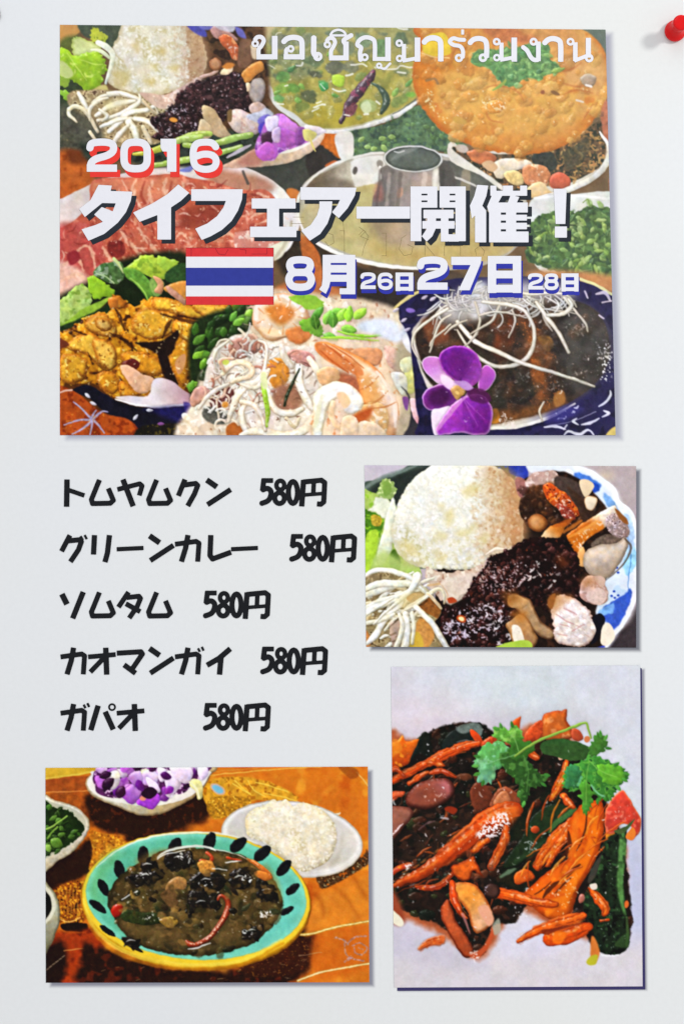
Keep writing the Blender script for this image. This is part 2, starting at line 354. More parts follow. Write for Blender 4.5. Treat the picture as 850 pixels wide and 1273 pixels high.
    rm = '306 1030 306 1014 318 1004 332 1000 340 993 348 997 356 994 364 1002 376 998 392 1002 406 1012 416 1026 418 1044 414 1060 402 1074 386 1082 372 1082 352 1068 330 1048 310 1040'
    c.P(rm, 'e8dec4', e='d0c29c', r=7, L=.12, n=(.07, 4), w=(.8, 3)); c.rice(rm, 650, hx('d4c8a4'), hx('fdfaf0'), (1.8, 2.8))
    c.P('362 1030 376 1036 384 1052 374 1060 362 1052', 'b8a878', an=(3, .2, .3), a=.5)
    # main bowl
    o('printed_bowl', 'large teal bowl of dark curry with yellow rim and black petal marks')
    c.E(244, 1120, 143, 86, 3.5, 'd9a51c', e='9a6208', r=6, L=.22, n=(.04, 8))
    c.E(244, 1117, 141, 83, 3.5, 'e8c638', e='d8b83a', r=3); c.E(244, 1114.5, 137, 78.5, 3.5, '8fb87a', s_=1.2)
    c.E(244, 1114.5, 136, 77.5, 3.5, '5fb292', e='7ccab0', r=9, n=(.05, 12), g=('6cc0ac', 244, 1060, 320, 1170))
    c.T('120 1078 150 1055 190 1040 235 1035 280 1037 320 1048', [1, 2, 2.5, 2.5, 2, 1], 'e4ecd8', a=.85); c.P('110 1090 135 1060 150 1062 128 1096 124 1130 112 1120', '78b060', a=.35, s_=10)
    c.T('104 1118 116 1152 146 1178 190 1194 240 1200 300 1194 350 1168', [3, 5, 6, 6, 6, 5, 3], 'f2da58', a=.6, s_=3)
    c.T('110 1150 140 1182 190 1199 240 1204 300 1199 352 1172', [3, 4, 5, 5, 4, 3], 'c07c10', a=.55, s_=3)
    o('petal_mark')
    B = '131519'
    for x, y, rx, ry, a_ in ((129, 1103, 5.5, 12, -28), (149, 1081, 6.5, 12.5, -18), (178, 1063, 6.8, 11.5, 5), (218, 1052, 7.5, 12, 22), (261, 1046, 7.5, 12, 22), (296, 1050, 7, 12.5, 48), (326, 1061, 7.2, 12.5, 50), (353, 1079, 6.5, 12, 42), (364, 1105, 5, 10.5, 52), (357, 1132, 4, 9.5, 60), (122, 1127, 4.5, 13, -52), (134, 1157, 3.5, 12, -57)):
        o('petal_mark'); c.E(x, y, rx, ry, a_, B, s_=1.2, hi=.12, r=4, w=(.5, 3))
    o('curry_soup')
    so = '136 1110 146 1092 166 1076 186 1066 200 1058 240 1054 290 1060 318 1072 338 1090 350 1112 350 1132 338 1152 318 1170 288 1182 250 1188 214 1186 176 1176 154 1160 142 1140 134 1124'
    c.P(so, '4f4022', e='2e2814', r=8, s_=1.6, n=(.12, 8), w=(1, 5), m=[('665230', 7, .3, .5), ('36301a', 10, .4, .5)])
    c.lumps(so, 130, ['3c3018', '5c4a26', '2a2412', '6a5630', '4a4420', '7a6232'], (4, 13), 'e8e8dc', .3, L=.3, a=.6, sf=2.4)
    for x, y in c.inside(so, 26): c.leaf(x, y, c.R.uniform(8, 18), c.R.uniform(4, 8), c.R.uniform(-40, 60), c.R.choice(['1c2010', '28301a', '14140c', '343018']), a=.75, L=.3)
    c.P('150 1150 180 1166 230 1180 290 1172 318 1156 300 1150 250 1160 190 1150', '65502c', a=.7, s_=8, n=(.1, 4))
    c.P('170 1068 200 1056 240 1056 300 1064 330 1084 310 1082 270 1070 210 1068 180 1080', '8a6a34', a=.5, s_=5, n=(.3, 3))
    c.P('330 1075 346 1095 350 1120 338 1110 325 1090', '8a7a3c', a=.6, s_=5)
    o(None)
    for q in ('204 1064 212 1058 226 1060 240 1058 242 1068 236 1078 220 1082 208 1078', '158 1090 180 1082 200 1080 205 1088 194 1096 176 1100 160 1098', '236 1088 252 1084 268 1086 280 1092 278 1102 264 1108 246 1108 236 1100', '234 1112 246 1108 262 1110 274 1120 272 1130 256 1132 246 1126 240 1140 234 1134', '286 1090 294 1080 308 1080 314 1090 308 1104 294 1106 286 1100', '318 1108 322 1092 336 1098 346 1112 346 1120 330 1120', '176 1072 190 1070 196 1078 186 1084 176 1082', '300 1160 312 1150 328 1152 322 1166 308 1168', '152 1164 176 1172 172 1178 158 1176'):
        c.P(q, '1a1612', r=6, L=.3, hi=.4, n=(.25, 6), w=(3.6, 6), s_=2.2, m=('3a3020', 5, .5, .4))
        for k in range(4): x, y = c.inside(q, 1)[0]; c.leaf(x-4, y, c.R.uniform(8, 15), c.R.uniform(3, 6), c.R.uniform(-50, 50), c.R.choice(['100e0c', '1c1a14', '241c14']), L=.3)
        z = pp(q); mx, my = z.mean(0); c.T([mx-7, my-2, mx-2, my-4, mx+4, my-3], [.6, 1.6, .6], 'd9dcd8', a=.8)
    c.P('150 1136 158 1130 176 1134 190 1134 204 1138 202 1146 186 1150 168 1148 154 1144', '2c3418', L=.3, n=(.3, 3)); c.P('138 1132 142 1126 150 1123 153 1128 149 1138 142 1140', '94200f', L=.4, hi=.5)
    c.T('150 1120 158 1114 170 1108', [1, 2.5, 1], '1b140c'); c.T('152 1118 162 1112 171 1108', 1.2, 'f0f0ea')
    o('chili_strip')
    c.T('232 1170 236 1174 248 1173 262 1164 274 1148 282 1134 284 1124 280 1116 274 1114 271 1118', [4, 7, 6.5, 6, 7, 7.5, 7, 5, 4, 3], 'a8482a', e='7a2a12', L=.5, hi=.35, n=(.12, 3)); c.T('236 1173 250 1172 264 1161 276 1144 282 1130', 1.6, 'f0c8a8', an=(2.5, 0, .4), a=.9)
    o('shrimp')
    c.T('308 1068 316 1072 324 1078 334 1086 337 1090', [3, 5, 6, 5, 4], 'c06a2c', L=.5, hi=.3); c.P('316 1086 322 1082 334 1086 338 1092 328 1094', 'c87430', L=.3)
    o(None)
    for q, l in (('258 1060 264 1066 262 1072', 4), ('250 1070 258 1072', 5), ('282 1066 300 1070', 3)): c.T(q, l, 'b3401c', L=.4, hi=.4)
    c.P('246 1072 262 1070 268 1082 256 1086 248 1082', 'b87f3a', L=.3, n=(.3, 2)); c.P('212 1094 222 1090 232 1094 230 1104 218 1106 214 1112 206 1106', '9a7040', L=.25, n=(.2, 3))
    c.P('198 1142 214 1140 222 1146 212 1154 204 1150', '8c7030', L=.3, n=(.3, 2)); c.P('200 1110 215 1106 222 1120 214 1128 204 1120', '6e5030', a=.8, n=(.2, 3))
    for x, y in ((190, 1118), (205, 1128), (194, 1108), (222, 1130), (165, 1112), (250, 1150), (290, 1132)): c.E(x, y, c.R.uniform(3, 6), c.R.uniform(2, 4), c.R.uniform(0, 90), c.R.choice(['2c2212', '94763a', '1c160e']), L=.2, w=(1, 2))
    c.T('196 1066 204 1060 222 1054 244 1052 262 1054 268 1057', [1, 2.5, 3, 3, 2.5, 1.5], 'd4d8cc', a=.95); c.T('196 1068 206 1062 230 1057', 1.2, 'f2f4ee', a=.9)
    c.T('262 1055 280 1058 300 1064 308 1068', 1, 'e8e8dc', a=.9); c.T('280 1072 300 1070', 1.2, 'eeeee8'); c.T('264 1080 282 1081', 1.5, 'e0e0d8', a=.8)
    c.glints('160 1080 200 1062 300 1062 340 1090 346 1130 320 1160 260 1165 180 1150 150 1120', 70, 'd9d9ce', (.7, 1.4), .6)
    for i in range(60):
        x, y = c.inside('150 1100 190 1070 300 1062 340 1090 346 1130 320 1160 260 1180 180 1164 150 1130', 1)[0]; c.E(x, y, c.R.uniform(2, 9), c.R.uniform(1.5, 4), c.R.uniform(-30, 50), c.R.choice(['3a2c14', '735a30', '2a2010', '86683a', '4c3c1e', 'a07a40']), a=.55, s_=2.5, w=(1.5, 4))
    for x, y, n_ in ((190, 1140, 12), (330, 1136, 18), (230, 1064, 14), (182, 1088, 10), (308, 1090, 12), (256, 1098, 8), (306, 1160, 8)): c.glints([x-8, y-4, x+8, y-4, x+8, y+4, x-8, y+4], n_, 'f4f4f0', (.8, 1.8))
    c.T('234 1180 246 1178 262 1172', [1, 2, 1], 'dcdcd8', a=.9)
    c.finish(.013, warp=.55, con=.14, blur=1, mot=.05, lift=.97); return c
def paint_rice_plate():
    c = Cv(451, 576, 793, 808, 'b9aea6', 7)
    o = c.obj
    c.P('440 570 800 570 800 820 440 820', 'b3a8ac', sharp=True, n=(.04, 12))
    c.P('720 570 800 570 800 650 776 640', 'ada0a2', s_=6); c.E(752, 592, 8, 5, 0, 'd8c4a8', s_=8, a=.6)
    c.P('440 570 530 570 500 590 470 600 440 612', 'c0b8c4', s_=3)
    c.P('752 790 780 775 800 740 800 815 750 815', '3c3438', s_=5, n=(.1, 6))
    o('printed_plate', 'white plate edged with blue brush pattern')
    # dark left rim of the plate
    c.P('446 610 468 596 496 586 512 577 560 570 640 570 620 640 560 700 446 700', '4c5a50', s_=2, n=(.06, 10)); c.P('462 606 490 592 520 582 560 576 560 640 480 660 460 640', '2c3430', s_=4)
    c.T('446 612 470 596 498 586 520 577', [3, 5, 5, 3], '7d8a84', a=.8, s_=3)
    pl = '600 572 700 570 714 578 734 584 748 594 764 606 770 622 784 634 790 652 790 690 794 716 788 752 776 776 764 790 740 812 640 812 640 740 700 600'
    c.P(pl, 'd0dcec', e='eef3f8', r=7, s_=1.3, n=(.03, 10), m=('b8cfe8', 16, .4, .4))
    c.T('716 580 736 590 752 602 764 614 770 630 780 642 788 660 788 700 790 720', 7, 'e9eef6', s_=4, a=.9)
    c.T('790 726 780 760 766 782 750 806', 8, 'dfe3ee', s_=4)
    for q, cl in (('706 590 720 588 738 596 746 604 738 612 722 608 712 602', '3d6ec8'), ('634 576 650 574 656 588 654 596 640 592 632 586', '1a2f9c'), ('694 586 706 584 704 598 698 600', '3c6ad0'), ('724 604 740 600 744 610 730 612', '2246a8'), ('750 612 762 622 768 636 760 634 750 622', '6a9ad8'), ('776 692 788 680 790 700 780 716 774 706', '8cc4e4'), ('748 756 760 748 776 738 782 732 784 744 774 768 764 782 756 778', '2145b4'), ('744 758 762 750 760 762 744 764', '7aa8e0'), ('734 790 746 788 750 806 730 806', '2a3cb0'), ('686 800 736 800 736 806 686 806', '5d6fae'), ('776 638 786 650 788 680 780 690 774 660', 'a8c8ec')):
        c.P(q, cl, s_=2.5, n=(.2, 4), w=(1, 4), a=.85)
    for x, y in ((760, 711), (766, 706), (762, 705), (768, 712), (763, 735), (768, 740), (760, 741), (764, 743), (620, 582), (624, 586), (628, 580), (618, 588), (700, 582)): c.E(x, y, 1.7, 1.4, 0, '2a48a8', s_=1)
    c.T('784 690 780 724 782 740', 1.2, '3e74c0', a=.7); c.T('768 634 780 670 784 694', 1.2, '6890cc', a=.6)
    c.P('655 572 700 570 712 582 700 590 680 584 660 588', 'd8dfe8', s_=3); c.E(708, 588, 6, 4, 40, 'eef2f8', s_=3)
    # dark under everything
    c.P('560 640 640 600 690 585 726 600 760 640 778 660 764 690 740 760 750 780 740 806 560 812 540 760', '221610', s_=3, n=(.2, 6), m=('3a2418', 8, .4, .4))
    # lettuce
    o('printed_lettuce')
    c.P('446 616 462 612 478 620 500 640 520 700 520 720 480 720 446 720', 'a3bd62', s_=2, n=(.12, 6), m=('86b03a', 6, .2, .4))
    c.ruffle('468 612 474 598 484 596 490 604 492 614 484 622 472 620', '8faa62', 2, m=('c2d096', 3, .3, .3), n=(.15, 3)); c.P('476 600 484 600 486 612 478 616', '7a9a4a', s_=2)
    c.P('446 638 462 636 476 644 474 660 466 676 462 700 446 716', '4e7c22', s_=1.6, n=(.2, 4), m=('7fb32c', 5, .3, .4)); c.P('462 640 474 644 472 654 462 652', 'b09a38', n=(.3, 2))
    c.P('450 690 456 664 470 660 466 690 456 716 446 716', 'a6cc3e', n=(.12, 3), s_=1.5)
    c.P('466 706 476 700 486 684 496 700 496 712 470 720', '7fa236', s_=2, n=(.1, 5)); c.P('486 686 492 684 498 700 492 714 484 702', '4a6c24', s_=2)
    c.ruffle('458 634 464 628 466 618 480 620 486 626 484 644 476 644 466 638', 'dfe5d0', 1.5, n=(.08, 3), e='b8c090', r=2)
    c.P('468 690 474 668 480 640 488 618 492 640 488 676 484 690 474 704', 'dde3cf', L=.15, s_=2, g=('bccf86', 480, 670, 470, 704)); c.P('462 700 476 686 500 700 500 715 465 715', 'b5cb78', s_=4, a=.8)
    # rice
    o('rice_mound')
    rm = '489 652 492 634 499 616 511 598 527 585 546 576 600 577 618 582 632 592 640 600 648 622 650 650 648 676 632 688 612 700 588 708 560 708 530 706 504 698 490 680 486 660'
    c.P(rm, 'e2e2d6', e='c8c8b4', r=10, L=.1, s_=1.5, n=(.04, 5), w=(1.2, 4))
    c.P('492 655 512 660 540 690 520 704 498 696', 'bdb684', s_=7, a=.8)
    c.rice('490 640 500 614 516 596 536 584 560 577 604 577 618 590 616 630 606 670 594 706 540 706 508 694 490 668', 1500, hx('d6d6c6'), hx('ffffff'))
    c.P('604 575 622 582 640 596 650 622 652 656 646 680 624 692 606 690 600 660 608 630 600 600', 'cbaa7c', s_=14, a=.8, n=(.05, 5))
    c.P('626 586 642 600 650 622 652 656 646 676 634 684 630 650 632 616', 'b07a50', s_=9, a=.75, n=(.08, 5))
    c.rice('606 580 628 592 642 610 648 640 646 668 626 686 606 690 600 660 610 640', 260, hx('a8744c'), hx('ddc4a0'))
    c.rice('590 580 622 590 628 640 600 690 585 640', 150, hx('c0a684'), hx('efe4cc'))
    c.rice('606 640 640 680 610 700 590 706 590 660', 120, hx('c4a47c'), hx('f0e8d8'), (3, 4.5))
    c.rice('510 670 600 670 600 706 530 706 505 695', 160, hx('c8c090'), hx('f8f8f2'), (3, 4.6))
    for q in ('552 640 562 632 564 646 556 654', '544 660 556 664 552 672 542 668', '566 662 580 656 592 650 588 662 574 668', '544 690 556 690 552 700 544 698', '596 670 606 664 604 676', '498 672 514 676 518 690 504 690', '545 628 552 626 550 634', '574 610 590 600 596 610 580 618'): c.P(q, 'cdbd7c', s_=5, a=.6, n=(.1, 3))
    # meat beneath the rice
    o('printed_chicken')
    c.P('530 704 545 712 580 708 604 698 624 686 644 680 650 690 630 704 600 716 584 732 566 744 552 748 540 736 530 722', 'c9b3a0', s_=1.5, n=(.1, 3), w=(1.5, 4), m=[('a5806c', 4, .45, .3), ('e0d4c4', 5, .3, .3)])
    c.P('560 752 600 724 606 716 590 712 566 716 545 728', 'd8cabc', s_=3, a=.8, n=(.08, 3))
    c.T('604 690 616 682 634 684', [2, 4, 2], 'e0cdb8', L=.2); c.T('612 706 636 690 648 688', 3, 'a57a68', L=.2)
    # chicken, upper group
    c.P('640 596 648 594 656 604 654 620 644 616', '9a6862', s_=2, n=(.15, 3)); c.P('652 600 662 588 676 586 690 586 694 598 686 604 668 608 658 614 654 606', 'b99a90', s_=1.5, n=(.12, 3), m=('d8c4bc', 4, .4, .3))
    c.P('646 622 664 604 690 604 716 612 730 626 736 640 730 656 710 668 680 664 656 650 646 640', '2e1c12', s_=2, n=(.3, 5), m=('4a3222', 6, .3, .4), L=.2)
    c.lumps('646 604 690 600 720 614 734 640 720 664 690 664 656 654', 80, ['3a2216', '54341c', '241410', '6a4022', '482818', '1c100c'], (4, 12), 'd0b8a8', .3, L=.4, a=.6, sf=3)
    c.P('690 592 712 596 730 612 740 632 728 640 706 620 690 606', '4a3c36', s_=3, n=(.2, 4))
    o('glazed_skin')
    c.P('674 604 682 600 694 608 708 618 716 630 720 640 712 642 700 636 690 630 678 618', 'b04a1c', s_=1.5, n=(.2, 3), L=.3, hi=.3, m=[('d8762c', 4, .3, .3), ('5a2012', 3, .55, .3)])
    c.P('692 626 704 630 712 636 714 646 702 644 696 638', '8a3a2c', s_=1.5, n=(.25, 2), hi=.3, L=.3); c.glints('680 606 700 614 716 636 708 646 694 634', 34, 'f0dcd0', (.8, 2), .85)
    c.P('704 606 720 616 738 636 740 650 724 662 708 656 722 642', '3c2a20', s_=3, n=(.2, 4), L=.15)
    o('chicken_skin')
    c.E(668, 650, 12, 11, 20, 'bd8048', e='74401c', r=6, L=.25, hi=.1, n=(.08, 4)); c.E(664, 648, 5, 7, 0, 'd2a070', s_=5, a=.7)
    c.P('673 666 684 654 700 650 704 652 694 668 684 671 674 670', 'dcb88a', s_=1.2, L=.15, g=('b86a24', 676, 668, 690, 652)); c.P('686 654 704 646 712 644 704 654', 'a8561e', s_=3, a=.8)
    c.P('720 598 728 596 738 604 728 618 722 610', 'ddc8a8', s_=1.2); c.P('730 616 742 620 736 634 728 632 726 622', 'dccbb0', L=.15, s_=1.2, e='a88058', r=2)
    c.P('704 666 716 656 730 646 748 636 764 628 766 640 756 652 742 662 730 670 722 680 716 690 710 684', 'b8621e', s_=1.4, L=.2, n=(.12, 4), g=('e2d4c4', 730, 655, 752, 638))
    c.P('706 668 718 664 736 656 746 648 750 656 738 664 726 674 716 690 710 680', 'c8701e', s_=3, a=.85, n=(.12, 4)); c.P('716 664 730 654 742 646 746 652 732 662', 'd8904a', s_=3, a=.6)
    c.P('716 690 724 680 728 692 726 704 718 702', 'dca468', s_=2, L=.15); c.glints('708 668 724 676 720 684', 10, 'f4e8d8', (.8, 2))
    o('chicken_meat')
    c.P('752 646 762 638 776 648 782 660 778 668 766 670 756 660', '96807c', s_=1.5, n=(.2, 2.5), m=[('c4b0ae', 3, .2, .3), ('5a4440', 3, .6, .3)], L=.25)
    c.P('764 632 778 644 780 652 770 646', '8a5a30', s_=2); c.P('734 676 752 664 770 670 776 676 752 680 740 684', '6a5a50', s_=2, n=(.3, 3))
    c.P('724 700 728 686 742 678 764 676 776 668 780 680 770 700 758 716 746 720 732 714', 'c3b4a6', e='8f7f70', r=5, s_=1.3, L=.15, n=(.04, 8), g=('a8937e', 740, 690, 750, 718)); c.T('776 670 784 682 772 704 752 722', [2, 3, 2, 1], '5a4c40', a=.8)
    # sauce
    c.T('700 662 712 654 722 648', [3, 5, 3], 'c8742c', a=.7, s_=2.5); c.T('706 668 722 660 740 648', [2, 4, 2], 'e8a050', a=.6, s_=2.5); c.glints('706 664 750 640 750 656 720 680', 16, 'f6ead8', (1, 2.2), .8)
    o('dark_sauce', 'black chili sauce over the chicken')
    sc = '612 690 634 682 650 672 690 668 706 674 716 690 720 706 722 728 730 744 716 752 690 748 676 760 668 752 640 752 640 766 630 790 632 808 560 808 548 796 540 780 540 766 556 756 574 750 580 738 586 722 600 706'
    c.P(sc, '1a0c0b', s_=1.8, w=(2.5, 4), n=(.3, 5), m=[('341614', 5, .45, .4)], L=.15, r=5)
    c.lumps(sc, 420, ['1c0d0c', '2c1412', '120808', '3e1f1c', '24100e', '4a2824'], (3, 8), 'b09aa0', .28, L=.5)
    c.lumps('598 712 620 700 650 692 660 720 620 750 590 742', 90, ['4a2622', '5a3028', '2c1412'], (3, 6), 'd8c8cc', .6); c.P('640 690 700 690 716 740 690 748 650 740', '120a0a', s_=8, a=.35)
    for q, n_, cl in (('596 712 640 700 660 720 640 740 600 735', 40, 'd8c8cc'), ('548 776 560 768 590 778 580 800 556 790', 46, 'ccc0d6'), ('566 758 600 748 628 750 626 780 600 784 576 770', 60, 'dcd4dc'), ('650 700 700 690 690 730 650 730', 26, 'e8e0e0'), ('600 690 620 700 596 722 586 740', 22, 'ccb4ae'), ('616 778 634 760 634 800 612 805', 16, 'cfc6ce')): c.glints(q, n_, cl, (1, 2.8), .9)
    c.spark('548 776 566 758 600 748 628 752 624 780 590 800 556 792', 'cdc2d2', 3.2, .5, .8); c.spark('600 706 640 698 650 730 606 740', 'b8a0a4', 3, .6, .7)
    c.glints(sc, 24, 'a8502c', (.9, 2), .6)
    c.E(573, 769, 6, 4.5, 20, 'a8481c', s_=2); c.E(573, 769, 3.5, 2.6, 20, 'f4d4a0', s_=1); c.P('556 744 562 742 568 748 558 750', 'a84a28')
    c.glints('480 730 530 730 540 800 460 800', 16, 'ffffff', (1, 2), .7)
    # mushrooms, lower
    o('printed_mushroom')
    c.P('630 742 640 738 656 744 662 752 672 772 688 784 688 794 676 794 662 784 650 770 640 756 632 754', 'a68664', e='5c3c24', r=4, s_=1.3, L=.3, n=(.06, 5)); c.P('632 742 644 740 656 748 648 756 634 754', 'c09464', L=.2)
    c.P('636 770 648 762 658 772 664 786 668 796 656 812 640 812 634 790 628 778', 'b08458', e='7a5430', r=4, L=.3, n=(.08, 4)); c.P('636 778 646 780 652 800 646 808 638 796', 'e6dccc', n=(.08, 2), s_=1.5)
    o('chicken_meat', 'pale boiled chicken chunk at the lower right of the sauce')
    c.P('722 724 730 716 744 718 752 726 756 742 750 750 738 752 722 744 720 734', 'b08c80', s_=1.5, L=.2, n=(.08, 4), m=('caaea4', 4, .2, .3)); c.P('728 738 744 730 754 740 746 752 732 748', 'd2b8b0', s_=2, n=(.1, 2.5)); c.P('736 718 746 716 752 722 748 730', 'c8a898', s_=1.5)
    c.ruffle('684 754 690 742 700 739 716 746 730 756 736 768 741 780 738 792 728 802 712 803 692 797 688 786 686 772', 'dacdc6', amp=1.2, e='b89c90', r=4, s_=1.2, L=.22, n=(.08, 4), w=(1, 4), m=[('c4a09c', 5, .55, .5), ('f2ebe8', 6, .2, .4)])
    for q in ('690 764 700 770 712 776', '696 776 706 778', '700 756 716 764', '710 784 726 776', '692 788 704 790'): c.T(q, 1.4, 'b48080', a=.7)
    for i in range(40): x, y = c.inside('690 750 700 744 730 762 738 780 728 798 694 794', 1)[0]; c.T([x, y, x+c.R.uniform(4, 10), y+c.R.uniform(2, 6)], [.7, 1.4, .6], c.R.choice(['f6f0ec', 'c4a49e', 'e8dcd8', 'b48c88']), a=.5)
    c.P('684 752 690 742 706 738 712 744 696 756 688 766', 'b07848', s_=4.5, a=.6)
    c.P('736 768 746 762 752 772 742 796 734 800 740 784', '0e0c1c', s_=1.5); c.P('682 742 690 738 686 756 680 752', '7a4a24', s_=2)
    c.P('748 780 756 774 764 790 756 802 746 800', 'e8dcc8', s_=1.5)
    for q, cl in (('624 738 640 736 646 744 632 752', '7a4a1c'), ('634 764 646 758 656 762 648 774', 'a86a2c'), ('684 742 694 738 690 752 682 754', '9a6430'), ('722 722 734 716 740 724 728 732', 'a8744c'), ('690 694 700 690 706 700 696 706', '5a2c14')): c.P(q, cl, s_=6, a=.75, n=(.1, 3))
    o('lettuce_stem')
    c.P('616 806 634 798 656 796 658 808', 'a2bf4a', s_=1.2)
    # sprouts
    o('bean_sprouts', 'white bean sprouts heaped in the lower left corner')
    c.P('446 730 470 712 500 716 526 728 540 744 548 762 536 780 546 812 446 812', '8a7a58', s_=2, n=(.2, 4), m=[('b8a880', 5, .3, .4), ('5c4a30', 5, .55, .3)])
    for i in range(46):
        x, y = c.inside('446 735 470 722 510 722 530 745 520 800 500 808 446 806', 1)[0]; t = c.R.gauss(-.5, .55); l = c.R.uniform(12, 34); c.T([x, y, x+l*.5*math.cos(t), y+l*.5*math.sin(t)-c.R.uniform(-3, 3), x+l*math.cos(t+.25), y+l*math.sin(t+.25)], [3, c.R.uniform(4, 7), 3], c.R.choice(['cfccb4', 'dcdac6', 'c4b68c', 'd8d0b0', 'e2e2d4', 'b8a478']), L=.25, a=.85, r=3)
    c.P('505 745 520 735 536 742 548 752 544 768 534 764', '8a5a2c', n=(.25, 3)); c.P('512 790 520 770 534 768 540 790 528 808 514 808', 'c08a4c', s_=3, n=(.15, 3)); c.P('508 790 520 786 526 804 510 808', 'c8b03c', s_=3, a=.7)
    c.P('446 780 456 784 462 798 452 806', 'b87a44', n=(.2, 2)); c.P('484 778 496 772 500 800 490 808', 'a89284', L=.2)
    sp = 'e4e5da'
    for i in range(30):
        x, y = c.inside('446 740 480 726 520 730 530 750 500 806 446 806', 1)[0]; t = c.R.gauss(-.6, .5); l = c.R.uniform(8, 22); c.T([x, y, x+l*math.cos(t), y+l*math.sin(t)], [1, 2.4], c.R.choice(['4c3c28', '6a5438', '3a2c1c']), a=.6, s_=2)
    for q, w_, cl in (('444 744 460 738 490 728 514 722', [5, 8, 8, 6], 'd6d8c4'), ('446 722 464 710 486 710 510 718 522 730 530 738', [4, 6, 7, 7, 6, 5], 'e3e5dc'), ('446 736 470 726 500 726 516 726', [6, 9, 9, 6], 'dadcc8'), ('448 760 470 748 500 740 520 726', [5, 8, 7, 5], 'e0e0d0'), ('448 772 460 758 480 750 494 746', [5, 8, 7, 4], 'e8e8de'), ('456 800 466 790 480 766 496 752 500 744', [5, 8, 9, 9, 5], 'e6e6e0'),
        ('446 776 470 772 490 764', [5, 6, 4], 'dcdccc'), ('500 762 510 754 526 744 540 734 548 733 552 740 552 750', [4, 6, 5.5, 5, 4, 3, 2], 'dccfae'), ('505 758 520 750 536 738', [4, 4, 3], 'efece0'), ('530 738 540 746 548 756', [3, 4, 3], 'd0a068'), ('516 754 528 766 538 776 546 790 556 806', [6, 7, 7.5, 7.5, 7], 'e2e2de'), ('504 764 506 780 504 800 500 812', [8, 9, 10, 9], 'e0e0d8'), ('512 762 514 780 512 800', [5, 5, 4], 'dcdcc6'), ('518 716 516 724 508 736 486 756', [11, 9, 7, 4], 'e2e4d8'), ('490 812 500 780 496 764', [6, 7, 4], 'd6d4c6'), ('456 764 474 752 488 744', [2, 5, 3], 'f0f0ea'), ('464 776 476 764 490 752', [2, 4, 3], 'eeeeea')):
            c.T(q, w_, cl, L=.28, e='cfc9b0', r=3, s_=1)
    c.P('494 746 506 738 522 734 528 742 516 752 500 758', 'dccf98', s_=4, a=.6); c.glints('450 745 500 735 500 770 460 790', 10, 'ffffff', (.8, 1.6), .6)
    c.T('544 722 556 738 552 750', .1, 'c08040')
    c.T('532 728 546 726', 3, 'c9a068', a=.6)
    c.finish(.012, warp=.5, con=.14, blur=1, mot=.04, lift=.95); return c
